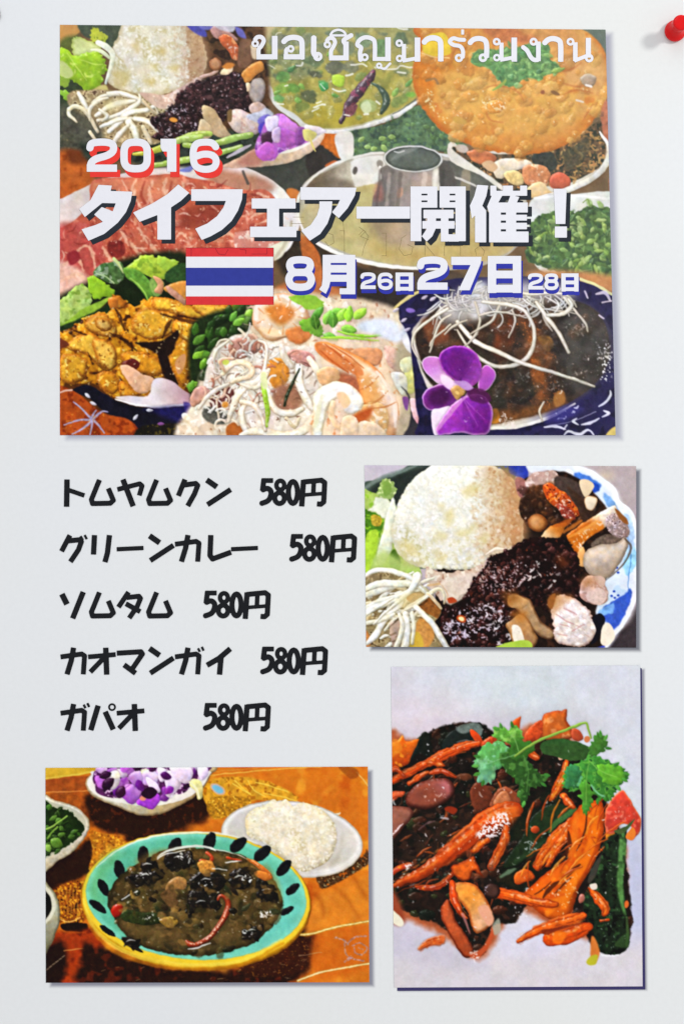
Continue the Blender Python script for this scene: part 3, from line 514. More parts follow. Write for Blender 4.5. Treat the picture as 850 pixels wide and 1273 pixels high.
def paint_stir_fry():
    c = Cv(483, 825, 801, 1230, 'cfcbd6', 5)
    o = c.obj
    F = '480 820 805 820 805 1235 480 1235'
    c.P(F, 'd4d0da', sharp=True, n=(.015, 20), g=('ced6dc', 500, 900, 600, 820)); c.P('480 880 560 880 620 900 560 930 480 940', 'dcd0d8', s_=30, a=.8)
    c.P('700 830 805 830 805 1000 740 960', 'd0d2dc', s_=30, a=.8); c.P('750 1050 805 1050 805 1200 770 1180', 'b9bcd8', s_=20, a=.8)
    c.P('480 1190 805 1170 805 1235 480 1235', 'd3ced4', s_=22); c.P('620 1160 680 1150 720 1160 700 1180 640 1190', 'd6d4e6', s_=14, a=.8); c.P('480 1140 560 1170 600 1200 540 1200 480 1180', 'c4bfce', s_=16, a=.8)
    c.P('480 912 520 906 600 890 680 880 720 884 740 900 700 920 480 930', 'b6aeb8', s_=14, a=.4)
    # juice and dark mass
    o('stir_fry_sauce')
    c.P('480 920 510 920 560 912 620 918 660 900 700 905 720 940 740 990 770 1030 778 1060 776 1150 750 1170 700 1160 680 1150 640 1130 610 1180 590 1192 560 1170 520 1148 500 1140 480 1120', 'b0603c', s_=5, w=(2, 8), n=(.1, 4))
    dk = '480 940 512 928 530 912 560 900 600 900 640 930 690 905 715 930 735 960 770 1030 776 1060 784 1160 760 1184 736 1178 720 1140 690 1110 660 1120 640 1146 614 1150 600 1180 590 1184 560 1160 528 1140 500 1132 490 1110 480 1080'
    c.P(dk, '1e1612', s_=3.5, w=(1.5, 5), n=(.25, 6), m=[('38241a', 9, .4, .4), ('12140e', 7, .3, .4)])
    for q, cl in (('500 1060 560 1020 600 1010 560 1060 520 1090', '33231a'), ('640 1020 700 970 690 1040 650 1080 620 1070', '1a2414'), ('620 1090 650 1060 690 1050 650 1110', '1c2212'), ('500 1110 560 1110 560 1150 510 1130', '241812')): c.P(q, cl, s_=8, a=.7, n=(.2, 4))
    c.lumps(dk, 190, ['241814', '161a12', '3a2014', '1a1210', '2c3018', '4c2414', '141c14'], (5, 15), 'c8ccd0', .14, L=.5)
    # brown glazed scraps and thin strips between the pieces
    o(None)
    for x, y in c.inside('484 966 560 950 640 980 650 1010 600 1100 560 1130 500 1110', 26): c.P([(x+c.R.uniform(5, 12)*math.cos(k*1.05+c.R.uniform(-.3, .3)), y+c.R.uniform(3, 7)*math.sin(k*1.05)) for k in range(6)], c.R.choice(['5c2c1c', '7a3c26', '46241a', '3a2a1a', '8a4a2c']), L=.35, hi=.4, a=.6, r=4, s_=2)
    for x, y in c.inside('482 960 560 940 640 960 660 1000 640 1060 620 1130 560 1120 500 1100', 80):
        t = c.R.gauss(-.7, .5); l = c.R.uniform(8, 26); k_ = c.R.uniform(-.5, .5); c.T([x, y, x+l*.5*math.cos(t), y+l*.5*math.sin(t), x+l*math.cos(t+k_), y+l*math.sin(t+k_)], [1, c.R.uniform(1.6, 4), 1], c.R.choice(['7a2c14', '9c3c16', '4a1c10', 'b8501c', '5c3018', 'c85a20', '3c1a10', '6a4028']), a=c.R.uniform(.4, .8), L=.25, r=3, hi=.3)
    # left top carrots
    o('printed_carrot')
    OR = 'd85a18'
    c.P('482 928 494 920 500 914 504 922 520 918 526 922 518 934 506 950 494 954 482 954', 'd96818', s_=1.3, L=.25, n=(.12, 4), m=('ea8a28', 6, .4, .4), g=('a83c10', 490, 930, 500, 958)); c.P('482 926 492 918 500 930 490 940 482 940', 'e48a2c', s_=3, a=.7)
    o('wood_ear', 'black wood ear fungus piece')
    c.P('510 946 516 930 524 912 530 910 534 918 538 934 538 946 524 956', '171c16', s_=1.3, L=.3, hi=.1, n=(.15, 4)); c.P('504 956 520 936 534 946 540 956 510 966', '1a1410', s_=3)
    c.P('548 932 550 920 560 910 572 904 584 900 596 898 600 906 598 920 590 926 566 928 556 934', '1c2420', s_=1.4, L=.35, hi=.15, n=(.15, 5), e='0c100c', r=4); c.P('566 906 576 900 592 898 600 906 596 916 590 908 576 912', '76817a', s_=2.5, n=(.25, 3), a=.85); c.T('568 922 580 920 590 926', [1, 2.5, 1], 'a8a8a8', a=.5)
    o('printed_carrot')
    c.P('584 908 590 908 600 920 600 928 590 922', 'c8481c', L=.2); c.P('598 924 612 914 622 918 620 930 604 932', 'b8441c', n=(.3, 2), L=.3, hi=.3)
    def st(q, w_, cl=OR, **k):
        k.setdefault('L', .22); k.setdefault('n', (.07, 5)); k.setdefault('e', 'a03a10'); k.setdefault('r', 3); k.setdefault('hi', .12); k.setdefault('w', (1.4, 7)); k.setdefault('s_', 1.6); k.setdefault('m', [('c24a12', 8, .45, .6), ('ee8430', 7, .6, .6)]); o('printed_carrot'); c.T(q, w_, cl, **k)
        mw = max(w_) if isinstance(w_, list) else w_
        if mw >= 7:                                     # shreds lying together: seams and lighter edges along the strip
            p = pp(q); t = p[-1]-p[0]; t = np.array([-t[1], t[0]])/(np.hypot(*t)+1e-6)
            for f_, cc, a_ in ((-.27, '8a300c', .6), (.2, '7a280a', .65), (.36, 'c04a14', .5), (-.08, 'f49c48', .45), (-.4, 'ee8c3c', .4)):
                c.T(p+t*mw*f_+np.array([0, c.R.uniform(-.6, .6)]), [.6, mw*.1, mw*.12, .6], cc, a=a_, an=(7, -.25, .6), s_=1.3)
    st('482 974 500 964 524 952 552 938 576 928 596 924', [6, 8, 11, 13, 12, 5], 'd2501a'); st('484 970 504 958 520 952', [4, 4, 3], 'e88a40', hi=0, a=.5)
    st('508 974 520 966 532 960', [5, 7, 5], 'd65a22'); st('534 962 546 958 558 962 566 966', [3, 7, 7, 4], 'a83820'); st('530 948 544 950 552 952', [3, 6, 3], 'd8702c')
    st('482 994 490 988 500 986', [10, 9, 5], 'd0603c', e='a04020'); st('482 960 492 956 502 964', [6, 8, 3], 'b05038')
    o('printed_prawn', 'brown glazed round piece at the upper left')
    c.P('504 996 510 982 524 972 544 967 556 968 563 976 562 990 550 1000 530 1006 512 1004', '8c4a38', e='4a2018', r=7, L=.45, hi=.25, n=(.06, 6), g=('b0686a', 540, 990, 560, 975)); c.glints('520 980 556 985 550 996 520 994', 12, 'e8c8c0', (1, 2.2), .8)
    c.P('482 1006 494 1002 508 1004 514 1012 504 1026 490 1042 482 1048', '8e5a4a', e='5c3026', r=6, L=.35, hi=.25, n=(.05, 5)); c.T('485 1040 492 1032 500 1024', [1.5, 2.4, 1], 'f0d8d8', an=(2, -.1, .3))
    c.T('520 1032 530 1024 540 1020', 1.6, '6a4c50', a=.7); c.glints('520 1010 560 1010 560 1060 510 1050', 14, 'c8bcc4', (.7, 1.4), .7); c.T('548 1016 556 1018', 2, 'b8b0b4', a=.8); c.P('552 1006 560 1002 568 1006 562 1012', '8a3014', s_=2)
    st('482 1088 494 1080 510 1074', [7, 7, 3], 'b84030'); c.glints('502 1076 514 1070 514 1074 504 1078', 10, 'f4ecec', (1, 2))
    o('printed_mushroom'); 
    c.P('584 984 592 972 604 976 612 990 606 1004 590 1006', '6a3420', s_=2.5, L=.3, n=(.1, 4)); c.P('608 1002 616 984 628 978 640 984 648 996 640 1004 624 1006', '84462c', s_=2, L=.35, n=(.15, 4)); c.P('612 1000 620 986 630 984 634 998 624 1004', 'b4704a', s_=2.5, n=(.15, 3), L=.3)
    # zucchini / green
    o('courgette_slice', 'dark green skinned courgette stick')
    c.P('648 1040 660 1016 680 1000 700 998 714 1002 716 1012 700 1022 682 1036 668 1056 650 1072 636 1080 624 1076', '20301a', s_=2, n=(.2, 4), L=.25, e='0e150c'); c.T('682 1034 692 1022 706 1012 714 1006', [3, 7, 7, 4], '466a3a', s_=3, n=(.2, 3)); c.T('640 1070 660 1060 676 1044', [3, 6, 4], '32492c', s_=4)
    c.T('622 1090 632 1084 640 1080', [3, 6, 2], '5c7058', s_=3)
    # central carrots
    st('488 1102 500 1096 520 1088 540 1074 560 1058 584 1038 606 1020 630 1008 642 1006', [6, 9, 14, 17, 20, 24, 27, 24, 16], 'd4541a', r=9, n=(.08, 5)); c.P('560 1062 590 1036 620 1020 640 1016 630 1030 600 1046 570 1066', 'b03c10', s_=5, a=.5)
    c.P('606 1012 630 1004 644 1006 640 1018 620 1022', 'e27a2c', s_=5, a=.6); o(None); c.spark('592 1036 612 1014 630 1010 634 1024 620 1038 602 1044', 'f8f0f4', 2.6, .05, .95); c.glints('590 1036 612 1012 634 1008 632 1026 604 1042', 22, 'f6eef0', (1, 2.4), .9); c.glints('560 1060 600 1040 600 1030 570 1045', 14, 'f0c8b0', (.8, 1.6), .7)
    st('516 1102 532 1104 550 1098 566 1082', [2, 7, 7, 5], 'a03a24'); st('588 1058 596 1050 606 1044', [7, 10, 6], 'de6c1c'); 
    c.P('560 1078 572 1072 588 1064 592 1072 600 1088 602 1092 594 1086 588 1082 584 1092 576 1096 566 1090', 'd2601e', L=.3, n=(.15, 4), s_=1.5, hi=.1, e='7a2a0c', r=4)
    st('628 1028 626 1044 618 1062 610 1078', [6, 11, 12, 10], 'c65c22', g=('6a4038', 620, 1060, 606, 1088))
    st('688 1060 668 1078 676 1060 700 1030 716 1016', [3, 8, 14, 14, 5], 'dc6014'); st('680 1076 688 1058 700 1040 712 1020', [5, 10, 10, 6], 'dd6c1c')
    c.E(665, 1031, 5, 4.5, 0, 'a8431c', L=.3); c.glints('650 1045 670 1045 665 1058 652 1060', 14, 'b0b8b8', (1, 2)); 
    # big central bundle: one fan of strips with dark slits between them
    o('printed_carrot', 'wide fan of orange carrot strips in the middle of the dish')
    c.P('706 1022 714 1010 722 1000 744 994 751 1010 749 1036 742 1062 730 1086 718 1106 712 1128 700 1144 680 1141 662 1128 650 1114 664 1098 682 1082 698 1072 706 1066 704 1044', 'df6812', e='a8420c', r=8, L=.18, n=(.06, 6), s_=1.6, m=[('cf5410', 9, .35, .6), ('f08a26', 8, .6, .5)])
    for q, w_, cl, a_ in (('736 1000 740 1020 736 1046 726 1070 712 1096 700 1126', [4, 9, 11, 11, 11, 8], 'ee7c16', .7), ('716 1012 714 1034 708 1056 708 1068', [5, 9, 9, 5], 'e27420', .7), ('746 1006 746 1030 740 1056 728 1082', [2, 4, 4, 3], 'b8480c', .6), ('700 1078 684 1090 668 1104 658 1114', [5, 9, 9, 6], 'e66a18', .7), ('716 1090 704 1108 690 1122 680 1136', [4, 9, 10, 6], 'f08420', .6), ('668 1122 684 1114 700 1112', [3, 6, 4], 'c8480c', .5)): c.T(q, w_, cl, a=a_, s_=3.5)
    for q, w_ in (('729 1012 727 1030 722 1046 716 1058', [1.4, 2.6, 2.2, 1]), ('706 1034 707 1050 700 1066 694 1072', [2, 6, 6, 2]), ('674 1116 680 1108 688 1100 694 1096', [2, 6, 6, 2]), ('704 1090 712 1081 720 1074', [2, 5, 2]), ('690 1110 700 1100 710 1090', [1, 2.4, 1]), ('664 1112 676 1104 684 1096', [1, 2, 1])): c.T(q, w_, '48200e', a=.85, s_=2)
    c.glints('676 1118 716 1080 716 1110 690 1138', 18, 'fbe4cc', (.8, 2), .8)
    st('620 1110 640 1114 660 1120 690 1124', [12, 14, 13, 8], 'de6018'); o('printed_mushroom'); c.E(611, 1108, 10.5, 10, 0, '4a3028', e='2a1814', r=5, L=.4, hi=.25); c.glints('602 1100 606 1100 606 1110 602 1110', 5, 'c8c8d8', (1, 1.8))
    st('752 1062 734 1040 756 1050', .1); o('pepper_piece')
    c.P('752 1036 762 1034 768 1046 766 1056 756 1050', 'c87820', L=.3, s_=1.3, n=(.15, 3)); c.P('748 1060 752 1064 740 1090 730 1098 734 1080', '4c4a40', s_=2.5, a=.8)
    # cucumber right
    o('courgette_slice', 'long dark green courgette stick standing at the right side of the dish')
    c.P('764 1036 776 1028 778 1040 776 1070 774 1090 778 1130 782 1160 780 1178 768 1186 752 1186 742 1180 738 1160 728 1140 724 1120 732 1100 742 1084 748 1060 752 1044', '1c2a1a', s_=1.8, n=(.3, 4), L=.15, m=[('0e120c', 7, .3, .4), ('2e4a2a', 5, .55, .4)])
    c.T('772 1034 773 1060 770 1090 771 1112 776 1136', [6, 10, 8, 7, 3], '5c8c4c', s_=3.5, n=(.25, 4), a=.85, an=(9, -.5, .8)); c.T('778 1140 780 1160 778 1176', [2, 4, 3], '54703e', s_=3, a=.7); c.P('764 1176 770 1166 780 1160 780 1178', '3c5a30', a=.7, s_=3); c.glints('756 1060 776 1040 778 1180 748 1184 740 1140', 26, 'a8bcb0', (.7, 1.4), .7)
    c.T('740 1186 750 1188 768 1187', 2.2, 'e8e8ec', an=(1.5, -.2, .3))
    st('732 1104 744 1118 752 1130 750 1136', [4, 13, 12, 7], 'e2681a'); st('746 1144 755 1143', [4, 2], 'dc5a18'); c.P('732 1100 740 1098 742 1104 736 1106', 'dcd0c0'); c.E(722, 1117, 4, 6, 20, 'a86858', L=.3); c.E(778, 1124, 2.5, 5, 0, 'd06a30')
    st('644 1094 652 1088 660 1090', [10, 16, 8], 'd65c1c'); c.P('640 1086 652 1080 662 1088 654 1094 640 1098', 'd8621e', L=.2)
    # lower carrots
    st('644 1170 664 1158 690 1148 712 1142 724 1138', [4, 11, 14, 15, 10], 'e0661c', s_=1.6); st('684 1166 700 1164 720 1156 730 1152', [18, 22, 18, 12], 'dc5410', n=(.08, 5)); c.P('672 1156 700 1152 728 1146 716 1150 690 1158 678 1162', '7a2c12', s_=2, a=.8); c.P('690 1158 704 1160 696 1174 686 1170', 'f07a18', s_=3, a=.8)
    o('pepper_piece'); c.P('734 1168 738 1164 744 1178 742 1194 734 1196', 'd07a38', s_=3); c.P('728 1196 734 1188 742 1188 740 1198 732 1200', 'b8b438', s_=2.2)
    # left bottom piece
    o('printed_prawn', 'orange prawn curled at the lower left of the stir fry')
    c.P('548 1128 556 1118 562 1130 568 1146 580 1164 588 1180 584 1190 574 1188 562 1168 550 1146', 'b4532c', e='6a2812', r=4, L=.4, hi=.15, n=(.08, 4), s_=1.6); c.P('582 1186 596 1180 606 1166 612 1150 612 1166 602 1184 590 1192', 'b85430', s_=3)
    c.P('562 1102 574 1096 590 1100 602 1114 610 1130 613 1144 608 1152 594 1160 586 1152 582 1136 572 1122 564 1112', 'd98c3c', e='a85420', r=5, L=.25, n=(.1, 4), s_=1.6, g=('e8b084', 580, 1120, 606, 1140)); c.P('594 1128 606 1126 614 1142 608 1152 600 1142', 'e2a284', s_=3)
    st('562 1098 564 1116 572 1134 580 1142', [7, 11, 7, 3], 'dc4c1c'); c.T('574 1136 580 1150 584 1160', [4, 3, 1], 'b87a78', a=.7)
    st('520 1180 534 1172 548 1168', [4, 11, 13], 'cc6430', e='b87050', s_=3); c.P('482 1100 492 1112 500 1130 504 1144 496 1150 482 1140', '9c4c30', s_=4); c.P('482 1128 494 1136 502 1146 498 1152 482 1142', 'ece6d0', s_=2)
    c.glints('584 1180 598 1184 590 1192 582 1190', 14, 'ffffff', (1, 2)); c.P('612 1150 620 1142 622 1156 614 1162', 'a8a898', s_=3, a=.8)
    # tomato and top
    o('tomato_piece', 'red tomato chunk at the right edge of the dish')
    c.P('752 1010 760 994 772 982 780 990 788 1004 796 1018 794 1034 786 1044 778 1040 784 1028 772 1024 762 1036 752 1034', 'c84434', s_=1.4, L=.2, hi=.12, n=(.08, 5), e='d86a40', r=3, m=('dc6a54', 6, .4, .4)); c.P('778 1036 786 1028 790 1036 786 1044 778 1042', 'e08034'); c.P('762 1032 776 1028 788 1018 784 1026 772 1036', '4a5c34'); c.glints('755 1000 780 995 785 1020 756 1024', 12, 'f4d4cc', (.8, 1.5), .7)
    o('printed_prawn', 'round orange prawn at the top of the heap')
    c.P('670 902 676 888 688 884 698 884 704 882 704 896 710 906 712 916 700 920 680 920 668 914', 'c06428', e='98401a', r=5, L=.25, n=(.1, 5), m=('da8a50', 7, .35, .4)); c.P('652 914 662 900 672 896 674 912 664 922 654 922', 'c04c24', s_=1.5, n=(.2, 3), L=.3); c.P('634 902 640 894 647 890 646 902 640 908', 'd2581c', L=.2); c.P('712 906 720 908 724 918 716 922 710 916', 'a84a2c', L=.3); c.E(738, 948, 4, 7, -15, 'd8602c'); c.E(729, 919, 4, 4, 0, 'c87a50')
    st('654 926 660 938 668 942', [6, 10, 5], 'd05a20'); st('704 944 700 962 692 980 684 994', [4, 10, 13, 6], 'd27820'); st('700 990 706 998 712 1004', [8, 10, 6], 'cc5c24'); c.P('692 936 700 934 700 942 694 944', 'd8a890')
    c.glints(dk, 120, 'f0ecec', (.7, 1.8), .8)
    for x, y in c.inside('660 1020 740 1010 745 1060 700 1130 650 1120 640 1080', 26):
        t = c.R.gauss(-1.0, .25); l = c.R.uniform(20, 44); c.T([x, y, x+l*.5*math.cos(t), y+l*.5*math.sin(t), x+l*math.cos(t+.15), y+l*math.sin(t+.15)], [1, c.R.uniform(2, 4.5), 1.5], c.R.choice(['e87a1c', 'd85c12', 'f09030', 'c44c10', 'b8400c']), a=.7, L=.22, r=3)
    # coriander
    o('coriander_sprig', 'green coriander sprig laid on top of the stir fry')
    def frond(pts, col, **k):
        c.ruffle(pts, col, 3.2, s_=1.1, n=(.14, 4), L=.18, r=4, **k)
    frond('614 912 616 904 630 906 640 900 648 912 650 924 644 930 634 926 622 922 616 918', '5f9a3e', m=('82b858', 5, .3, .4))
    frond('592 938 600 928 614 922 628 926 634 936 628 946 618 958 610 972 600 974 592 966 596 956 590 950', '5ea058', m=('7cb884', 5, .3, .4), g=('74b090', 610, 940, 600, 975))
    frond('620 940 640 930 654 936 656 948 668 960 680 966 672 978 660 980 654 996 650 1002 644 990 640 970 628 960', '2f5424', m=('4a7838', 6, .3, .4))
    frond('630 930 650 920 664 930 652 944 636 944', '3a6a28')
    c.P('672 924 690 918 716 922 732 930 730 942 710 946 690 940 674 936', '35562a', s_=1.5, n=(.15, 4)); frond('730 936 736 920 744 912 752 918 754 928 744 938 736 944', '467832')
    frond('700 966 706 952 720 948 732 940 748 944 764 950 776 958 778 968 770 976 764 984 756 994 744 994 736 982 728 972 722 980 708 984 700 978', '3f7e34', m=[('5fa040', 6, .2, .4), ('2c5c30', 6, .5, .3)])
    frond('744 950 764 950 776 960 772 974 758 974 746 966', '66aa36'); frond('722 970 732 974 736 990 734 1006 726 1012 722 996 720 980', '4f8e34')
    frond('702 956 714 952 722 962 716 976 704 978', '3b7a4a'); c.T('735 976 742 986 750 990', 2.4, '88c8a0', a=.7); c.T('722 966 718 976', 3, '6cb488', a=.7)
    c.T('640 940 660 926 684 914 712 904 726 898 730 904 734 918', [2.5, 3.5, 3.5, 3.5, 3, 3, 2], '86a84a', L=.3); c.T('644 934 640 920 634 914', 1.5, '8ab870', a=.6); c.T('640 938 620 944 604 950', 1.3, '9ad09a', a=.5); c.T('650 940 656 960 654 984', 1.5, '5c8c48', a=.6); c.T('732 946 746 958 766 966', 1.3, '90c860', a=.6); c.T('732 946 728 970 728 1000', 1.6, '7ab050', a=.6)
    for x, y, t in ((592, 940, 190), (590, 952, 180), (592, 962, 160), (600, 974, 110), (616, 906, 200), (622, 902, 250), (636, 900, 260), (778, 962, 10), (776, 970, 30), (768, 980, 50), (758, 992, 60), (742, 996, 90), (766, 950, -40), (752, 916, -60), (746, 912, -90), (756, 930, 10), (680, 964, 10), (676, 976, 30), (650, 1000, 100)):
        c.leaf(x-5*math.cos(math.radians(t)), y-5*math.sin(math.radians(t)), 9, 4, t, c.R.choice(['4f8e3c', '5e9e4a', '3f7834']), L=.1)
    o(None)
    c.glints(dk, 60, 'e0dce0', (.6, 1.3), .6)
    c.glints('620 1130 640 1120 660 1130 650 1150', 8, 'f0f0f4', (.8, 1.5)); c.glints('690 1100 720 1080 700 1140', 16, 'fbe0c0', (.8, 2.2), .7)
    c.finish(.009, warp=.6, con=.14, blur=1, mot=.03, cur=.12); return c
def paint_banquet():
    c = Cv(73, 29, 768, 545, '6a5a40', 11)
    o = c.obj; U = c.R.uniform
    c.P('60 20 780 20 780 550 60 550', '6a5238', sharp=True, n=(.1, 30))
    # ---- tablecloth and gaps
    c.P('60 150 112 160 112 250 60 262', 'b25c26', s_=4, n=(.14, 7), m=('98481a', 8, .4, .4)); c.P('60 128 100 140 118 170 104 190 80 186 60 184', '4a4a3e', s_=5, n=(.3, 5), m=('6c6450', 4, .5, .4)); c.P('84 186 112 190 116 200 90 204', '6a3418', s_=4)
    c.P('280 205 320 206 360 200 400 180 430 160 440 200 420 214 392 226 372 246 362 262 345 236 320 222', '3b3d36', s_=3, n=(.12, 6)); c.P('392 168 424 165 426 196 402 192', 'c2621f', s_=3, n=(.2, 4)); c.P('388 178 402 182 420 196 428 206 404 216 388 222 380 200', '2c2824', s_=3, w=(1, 4)); c.P('404 206 416 200 424 206 414 212', 'b05828', s_=2.5)
    c.P('356 236 372 238 372 262 362 260', 'b86a30', s_=3); c.P('340 280 372 276 400 300 440 330 500 338 560 336 580 360 560 372 470 376 430 370 390 350 350 340', '332a20', s_=4, n=(.15, 6)); c.P('372 282 386 300 398 320 400 352 386 350 376 320', 'b0602c', s_=3, n=(.15, 5)); c.P('344 356 400 350 440 372 400 384 350 380', 'b4693a', s_=4, n=(.1, 5))
    c.P('372 372 430 366 470 388 500 402 504 416 470 400 430 392 380 390', 'b87c54', s_=6, n=(.08, 6)); c.P('460 330 500 336 560 338 580 345 560 360 520 362 480 352', '4a3c30', s_=4); c.P('446 366 500 362 512 372 490 386 460 378', '2a2420', s_=5)
    # ---- green curry bowl
    o('printed_bowl', 'bowl of green curry at the top of the banquet photo')
    c.P('330 25 530 25 528 60 526 110 522 124 505 138 480 150 440 162 410 166 380 162 366 150 340 130 326 90', 'cdcfc6', s_=1.5); o('green_curry')
    gc = '318 25 530 25 524 60 516 96 520 120 502 133 476 146 440 156 410 160 384 156 366 142 345 128 335 100 320 70'
    c.P(gc, '9c9344', s_=2.5, n=(.1, 8), m=[('84823c', 10, .3, .5), ('b0a452', 8, .5, .5)]); c.P('318 25 530 25 526 66 330 66', '8c8a58', s_=10, a=.8, n=(.15, 6), m=('66705a', 8, .4, .4)); c.P('384 130 440 130 450 154 410 158 386 154', 'a8942c', s_=8, a=.7)
    c.P('330 66 400 60 392 90 360 100 334 96', '848a5c', s_=6, n=(.2, 5), m=('5f6c4c', 6, .4, .4)); c.P('312 31 345 31 332 50 316 60', 'b8a678', s_=5)
    c.lumps('322 36 524 36 516 110 470 148 410 156 360 138 332 100', 90, ['8c8a4c', 'a49c54', '70784a', '98904a', '5f7a44', 'b4a860'], (4, 12), 'e4e4d0', .3, L=.2, a=.6, sf=3)
    o(None)
    for x, y, rx, ry, a_, cl in ((352, 96, 9, 7, 10, '5c8c44'), (352, 110, 10, 6, 0, '749a40'), (347, 122, 6, 5, 0, '5f9a58'), (366, 110, 8, 6, 40, '58883c'), (392, 93, 9, 4, 10, '4a4e3e'), (384, 120, 11, 8, 20, '465038'), (376, 132, 9, 5, 0, '6f7c3c'), (416, 84, 12, 8, 0, '5a5c50'), (402, 105, 6, 5, 0, '4f9450'), (436, 84, 10, 7, 0, '70745c'), (430, 60, 12, 9, 0, '6a7458'), (380, 50, 14, 7, -20, '7c8468'), (498, 50, 9, 10, 0, '56684c'), (452, 50, 10, 10, 0, '708868'), (474, 60, 8, 12, 0, '5e8456'), (500, 90, 9, 5, 0, '6f7a50'), (497, 125, 12, 6, -30, '6c8040'), (510, 118, 6, 4, 0, '6ba43c'), (458, 132, 10, 8, 0, '9cac6c'), (400, 122, 8, 5, 0, 'b0a45c'), (480, 84, 16, 5, 0, 'a8a05c'), (418, 42, 14, 4, 0, '5f6c58'), (390, 76, 12, 6, 0, '5a6c4c'), (348, 52, 14, 10, 0, '6e7460')):
        c.E(x, y, rx, ry, a_, cl, s_=3.5, n=(.2, 4), w=(1.6, 4), a=.85)
    for x, y in ((358, 90), (340, 118), (372, 104), (412, 118), (488, 120), (504, 108), (366, 124), (406, 70)): c.leaf(x, y, U(8, 13), U(5, 8), U(-60, 60), c.R.choice(['4f8a3c', '6aa044', '3f7440']), a=.75)
    c.P('413 94 422 93 428 96 427 106 420 109 413 103', 'a6cc3c', L=.25, s_=1.5); c.P('396 106 404 102 408 110 400 114', '3f8a48', L=.2); c.P('449 130 458 126 462 136 456 142 450 138', 'c6d098', s_=2)
    o('dried_chili'); c.T('464 89 460 97 450 108 440 122 431 134 427 146 424 151', [5, 11, 13, 14, 9, 4, 6], '43303a', L=.35, hi=.15, n=(.25, 3), m=('6c3444', 5, .3, .3)); c.P('430 134 444 130 440 142 430 146', '6e4048', s_=2, n=(.3, 2))
    o(None); c.T('462 104 470 108 478 118 480 128 474 140', [2, 5, 9, 10, 5], '3a4a3a', L=.2, n=(.15, 3))
    for q, l in (('413 111 420 114 429 112', 2), ('390 134 398 130 404 130', 2.5), ('430 94 438 92', 2.5), ('393 128 399 126', 1.6), ('398 105 404 111', 1.2), ('340 50 344 42 350 40', 1), ('368 82 374 82 376 78', 1.6), ('326 83 332 81 340 84', 1.4), ('354 107 358 106', 1.6), ('345 129 352 130', 2), ('428 143 434 144', 2), ('468 126 472 129', 2.4), ('494 90 504 91', 2.4), ('436 81 450 80 456 83', 2), ('466 84 480 86 492 86 498 82 508 84 514 84', 1.8), ('388 139 396 134', 1.6), ('512 94 518 92', 1.6), ('452 142 458 142', 2), ('490 31 496 36 506 36', 2)): c.T(q, l, 'e6e6d8', a=.85)
    c.glints('340 70 500 70 510 110 460 145 400 150 350 120', 60, 'd8d8b8', (.7, 1.4), .6)
    o('printed_bowl'); c.T('376 158 410 164 440 161 480 149 505 137 521 122', [3, 4.5, 5, 5.5, 5.5, 3], 'dcdcd8', L=.1); c.T('488 142 505 132 520 122', [1, 2, 3], '4c5244', a=.8)
    # ---- herb mound between bowls
    o('herb_mound'); hm = '432 164 480 154 522 130 536 148 560 170 580 182 560 190 520 185 480 190 460 196 440 196 436 180'
    c.P(hm, '4f6a48', s_=2.5, n=(.3, 5), m=[('3c5244', 5, .3, .4)])
    for i in range(60):
        x, y = c.inside(hm, 1)[0]; c.leaf(x, y, U(5, 10), U(3, 6), U(0, 360), c.R.choice(['5f8446', '44603c', '6c9050', '36503c', '587858']), a=.6, s_=1.6)
    for x, y in ((452, 182), (445, 176), (470, 172), (460, 186), (482, 170), (474, 180)): c.leaf(x, y, 10, 6, U(-40, 60), '8cab58', a=.8)
    o('printed_bowl'); c.P('417 168 436 164 440 180 438 196 428 204 420 190', 'd3d0c8', s_=1.8)
    # ---- hot pot
    o('hot_pot', 'steel hot pot with a chimney, filled with pale broth')
    pot = '366 268 370 244 380 226 400 211 430 198 462 191 480 190 545 192 590 204 630 222 652 244 656 280 640 310 600 330 560 336 500 334 450 326 410 312 384 294'
    c.P(pot, 'a8a294', s_=1.3, n=(.1, 8)); c.P('372 262 376 240 390 222 416 208 440 200 444 234 420 240 380 236', 'b4ac9c', s_=3, n=(.12, 5), g=('6e5f4a', 430, 230, 395, 215)); c.P('376 240 390 226 410 222 430 224 440 230 440 240 380 244', '584a3a', s_=4, a=.6)
    c.P('436 202 462 194 478 196 474 220 462 230 444 238', 'd8d6cf', s_=3); c.E(441, 212, 3, 5, 10, '5e5850', s_=2); c.E(472, 204, 4, 5, 0, '8c867c', s_=2); c.E(472, 208, 2, 2, 0, 'f0eee8', s_=1.5)
    c.P('550 200 590 208 622 224 644 244 640 262 560 258 548 230', '55564e', s_=3, n=(.15, 6)); c.P('574 214 584 214 582 250 572 250', '8a8068', s_=3, a=.8); c.T('550 217 570 222 592 232', [2, 3, 2], 'd4d2c8', a=.8)
    o('broth'); c.P('374 282 378 262 396 244 430 236 470 230 470 262 548 262 600 262 650 262 652 286 636 310 600 326 560 332 500 330 455 322 415 308 390 294', 'b4a872', s_=2.5, n=(.05, 10), g=('b8a678', 440, 270, 600, 320)); c.P('372 290 374 262 392 244 400 262 392 290 384 292', 'b4a67c', s_=5, a=.8); c.P('462 262 530 262 536 280 520 304 490 308 466 292', '9a8468', s_=8, a=.9, g=('b8a08a', 470, 290, 530, 280)); c.P('465 290 480 306 520 310 560 300 600 290 640 290 620 318 560 328 500 326 460 312', 'b89c58', s_=8, a=.7)
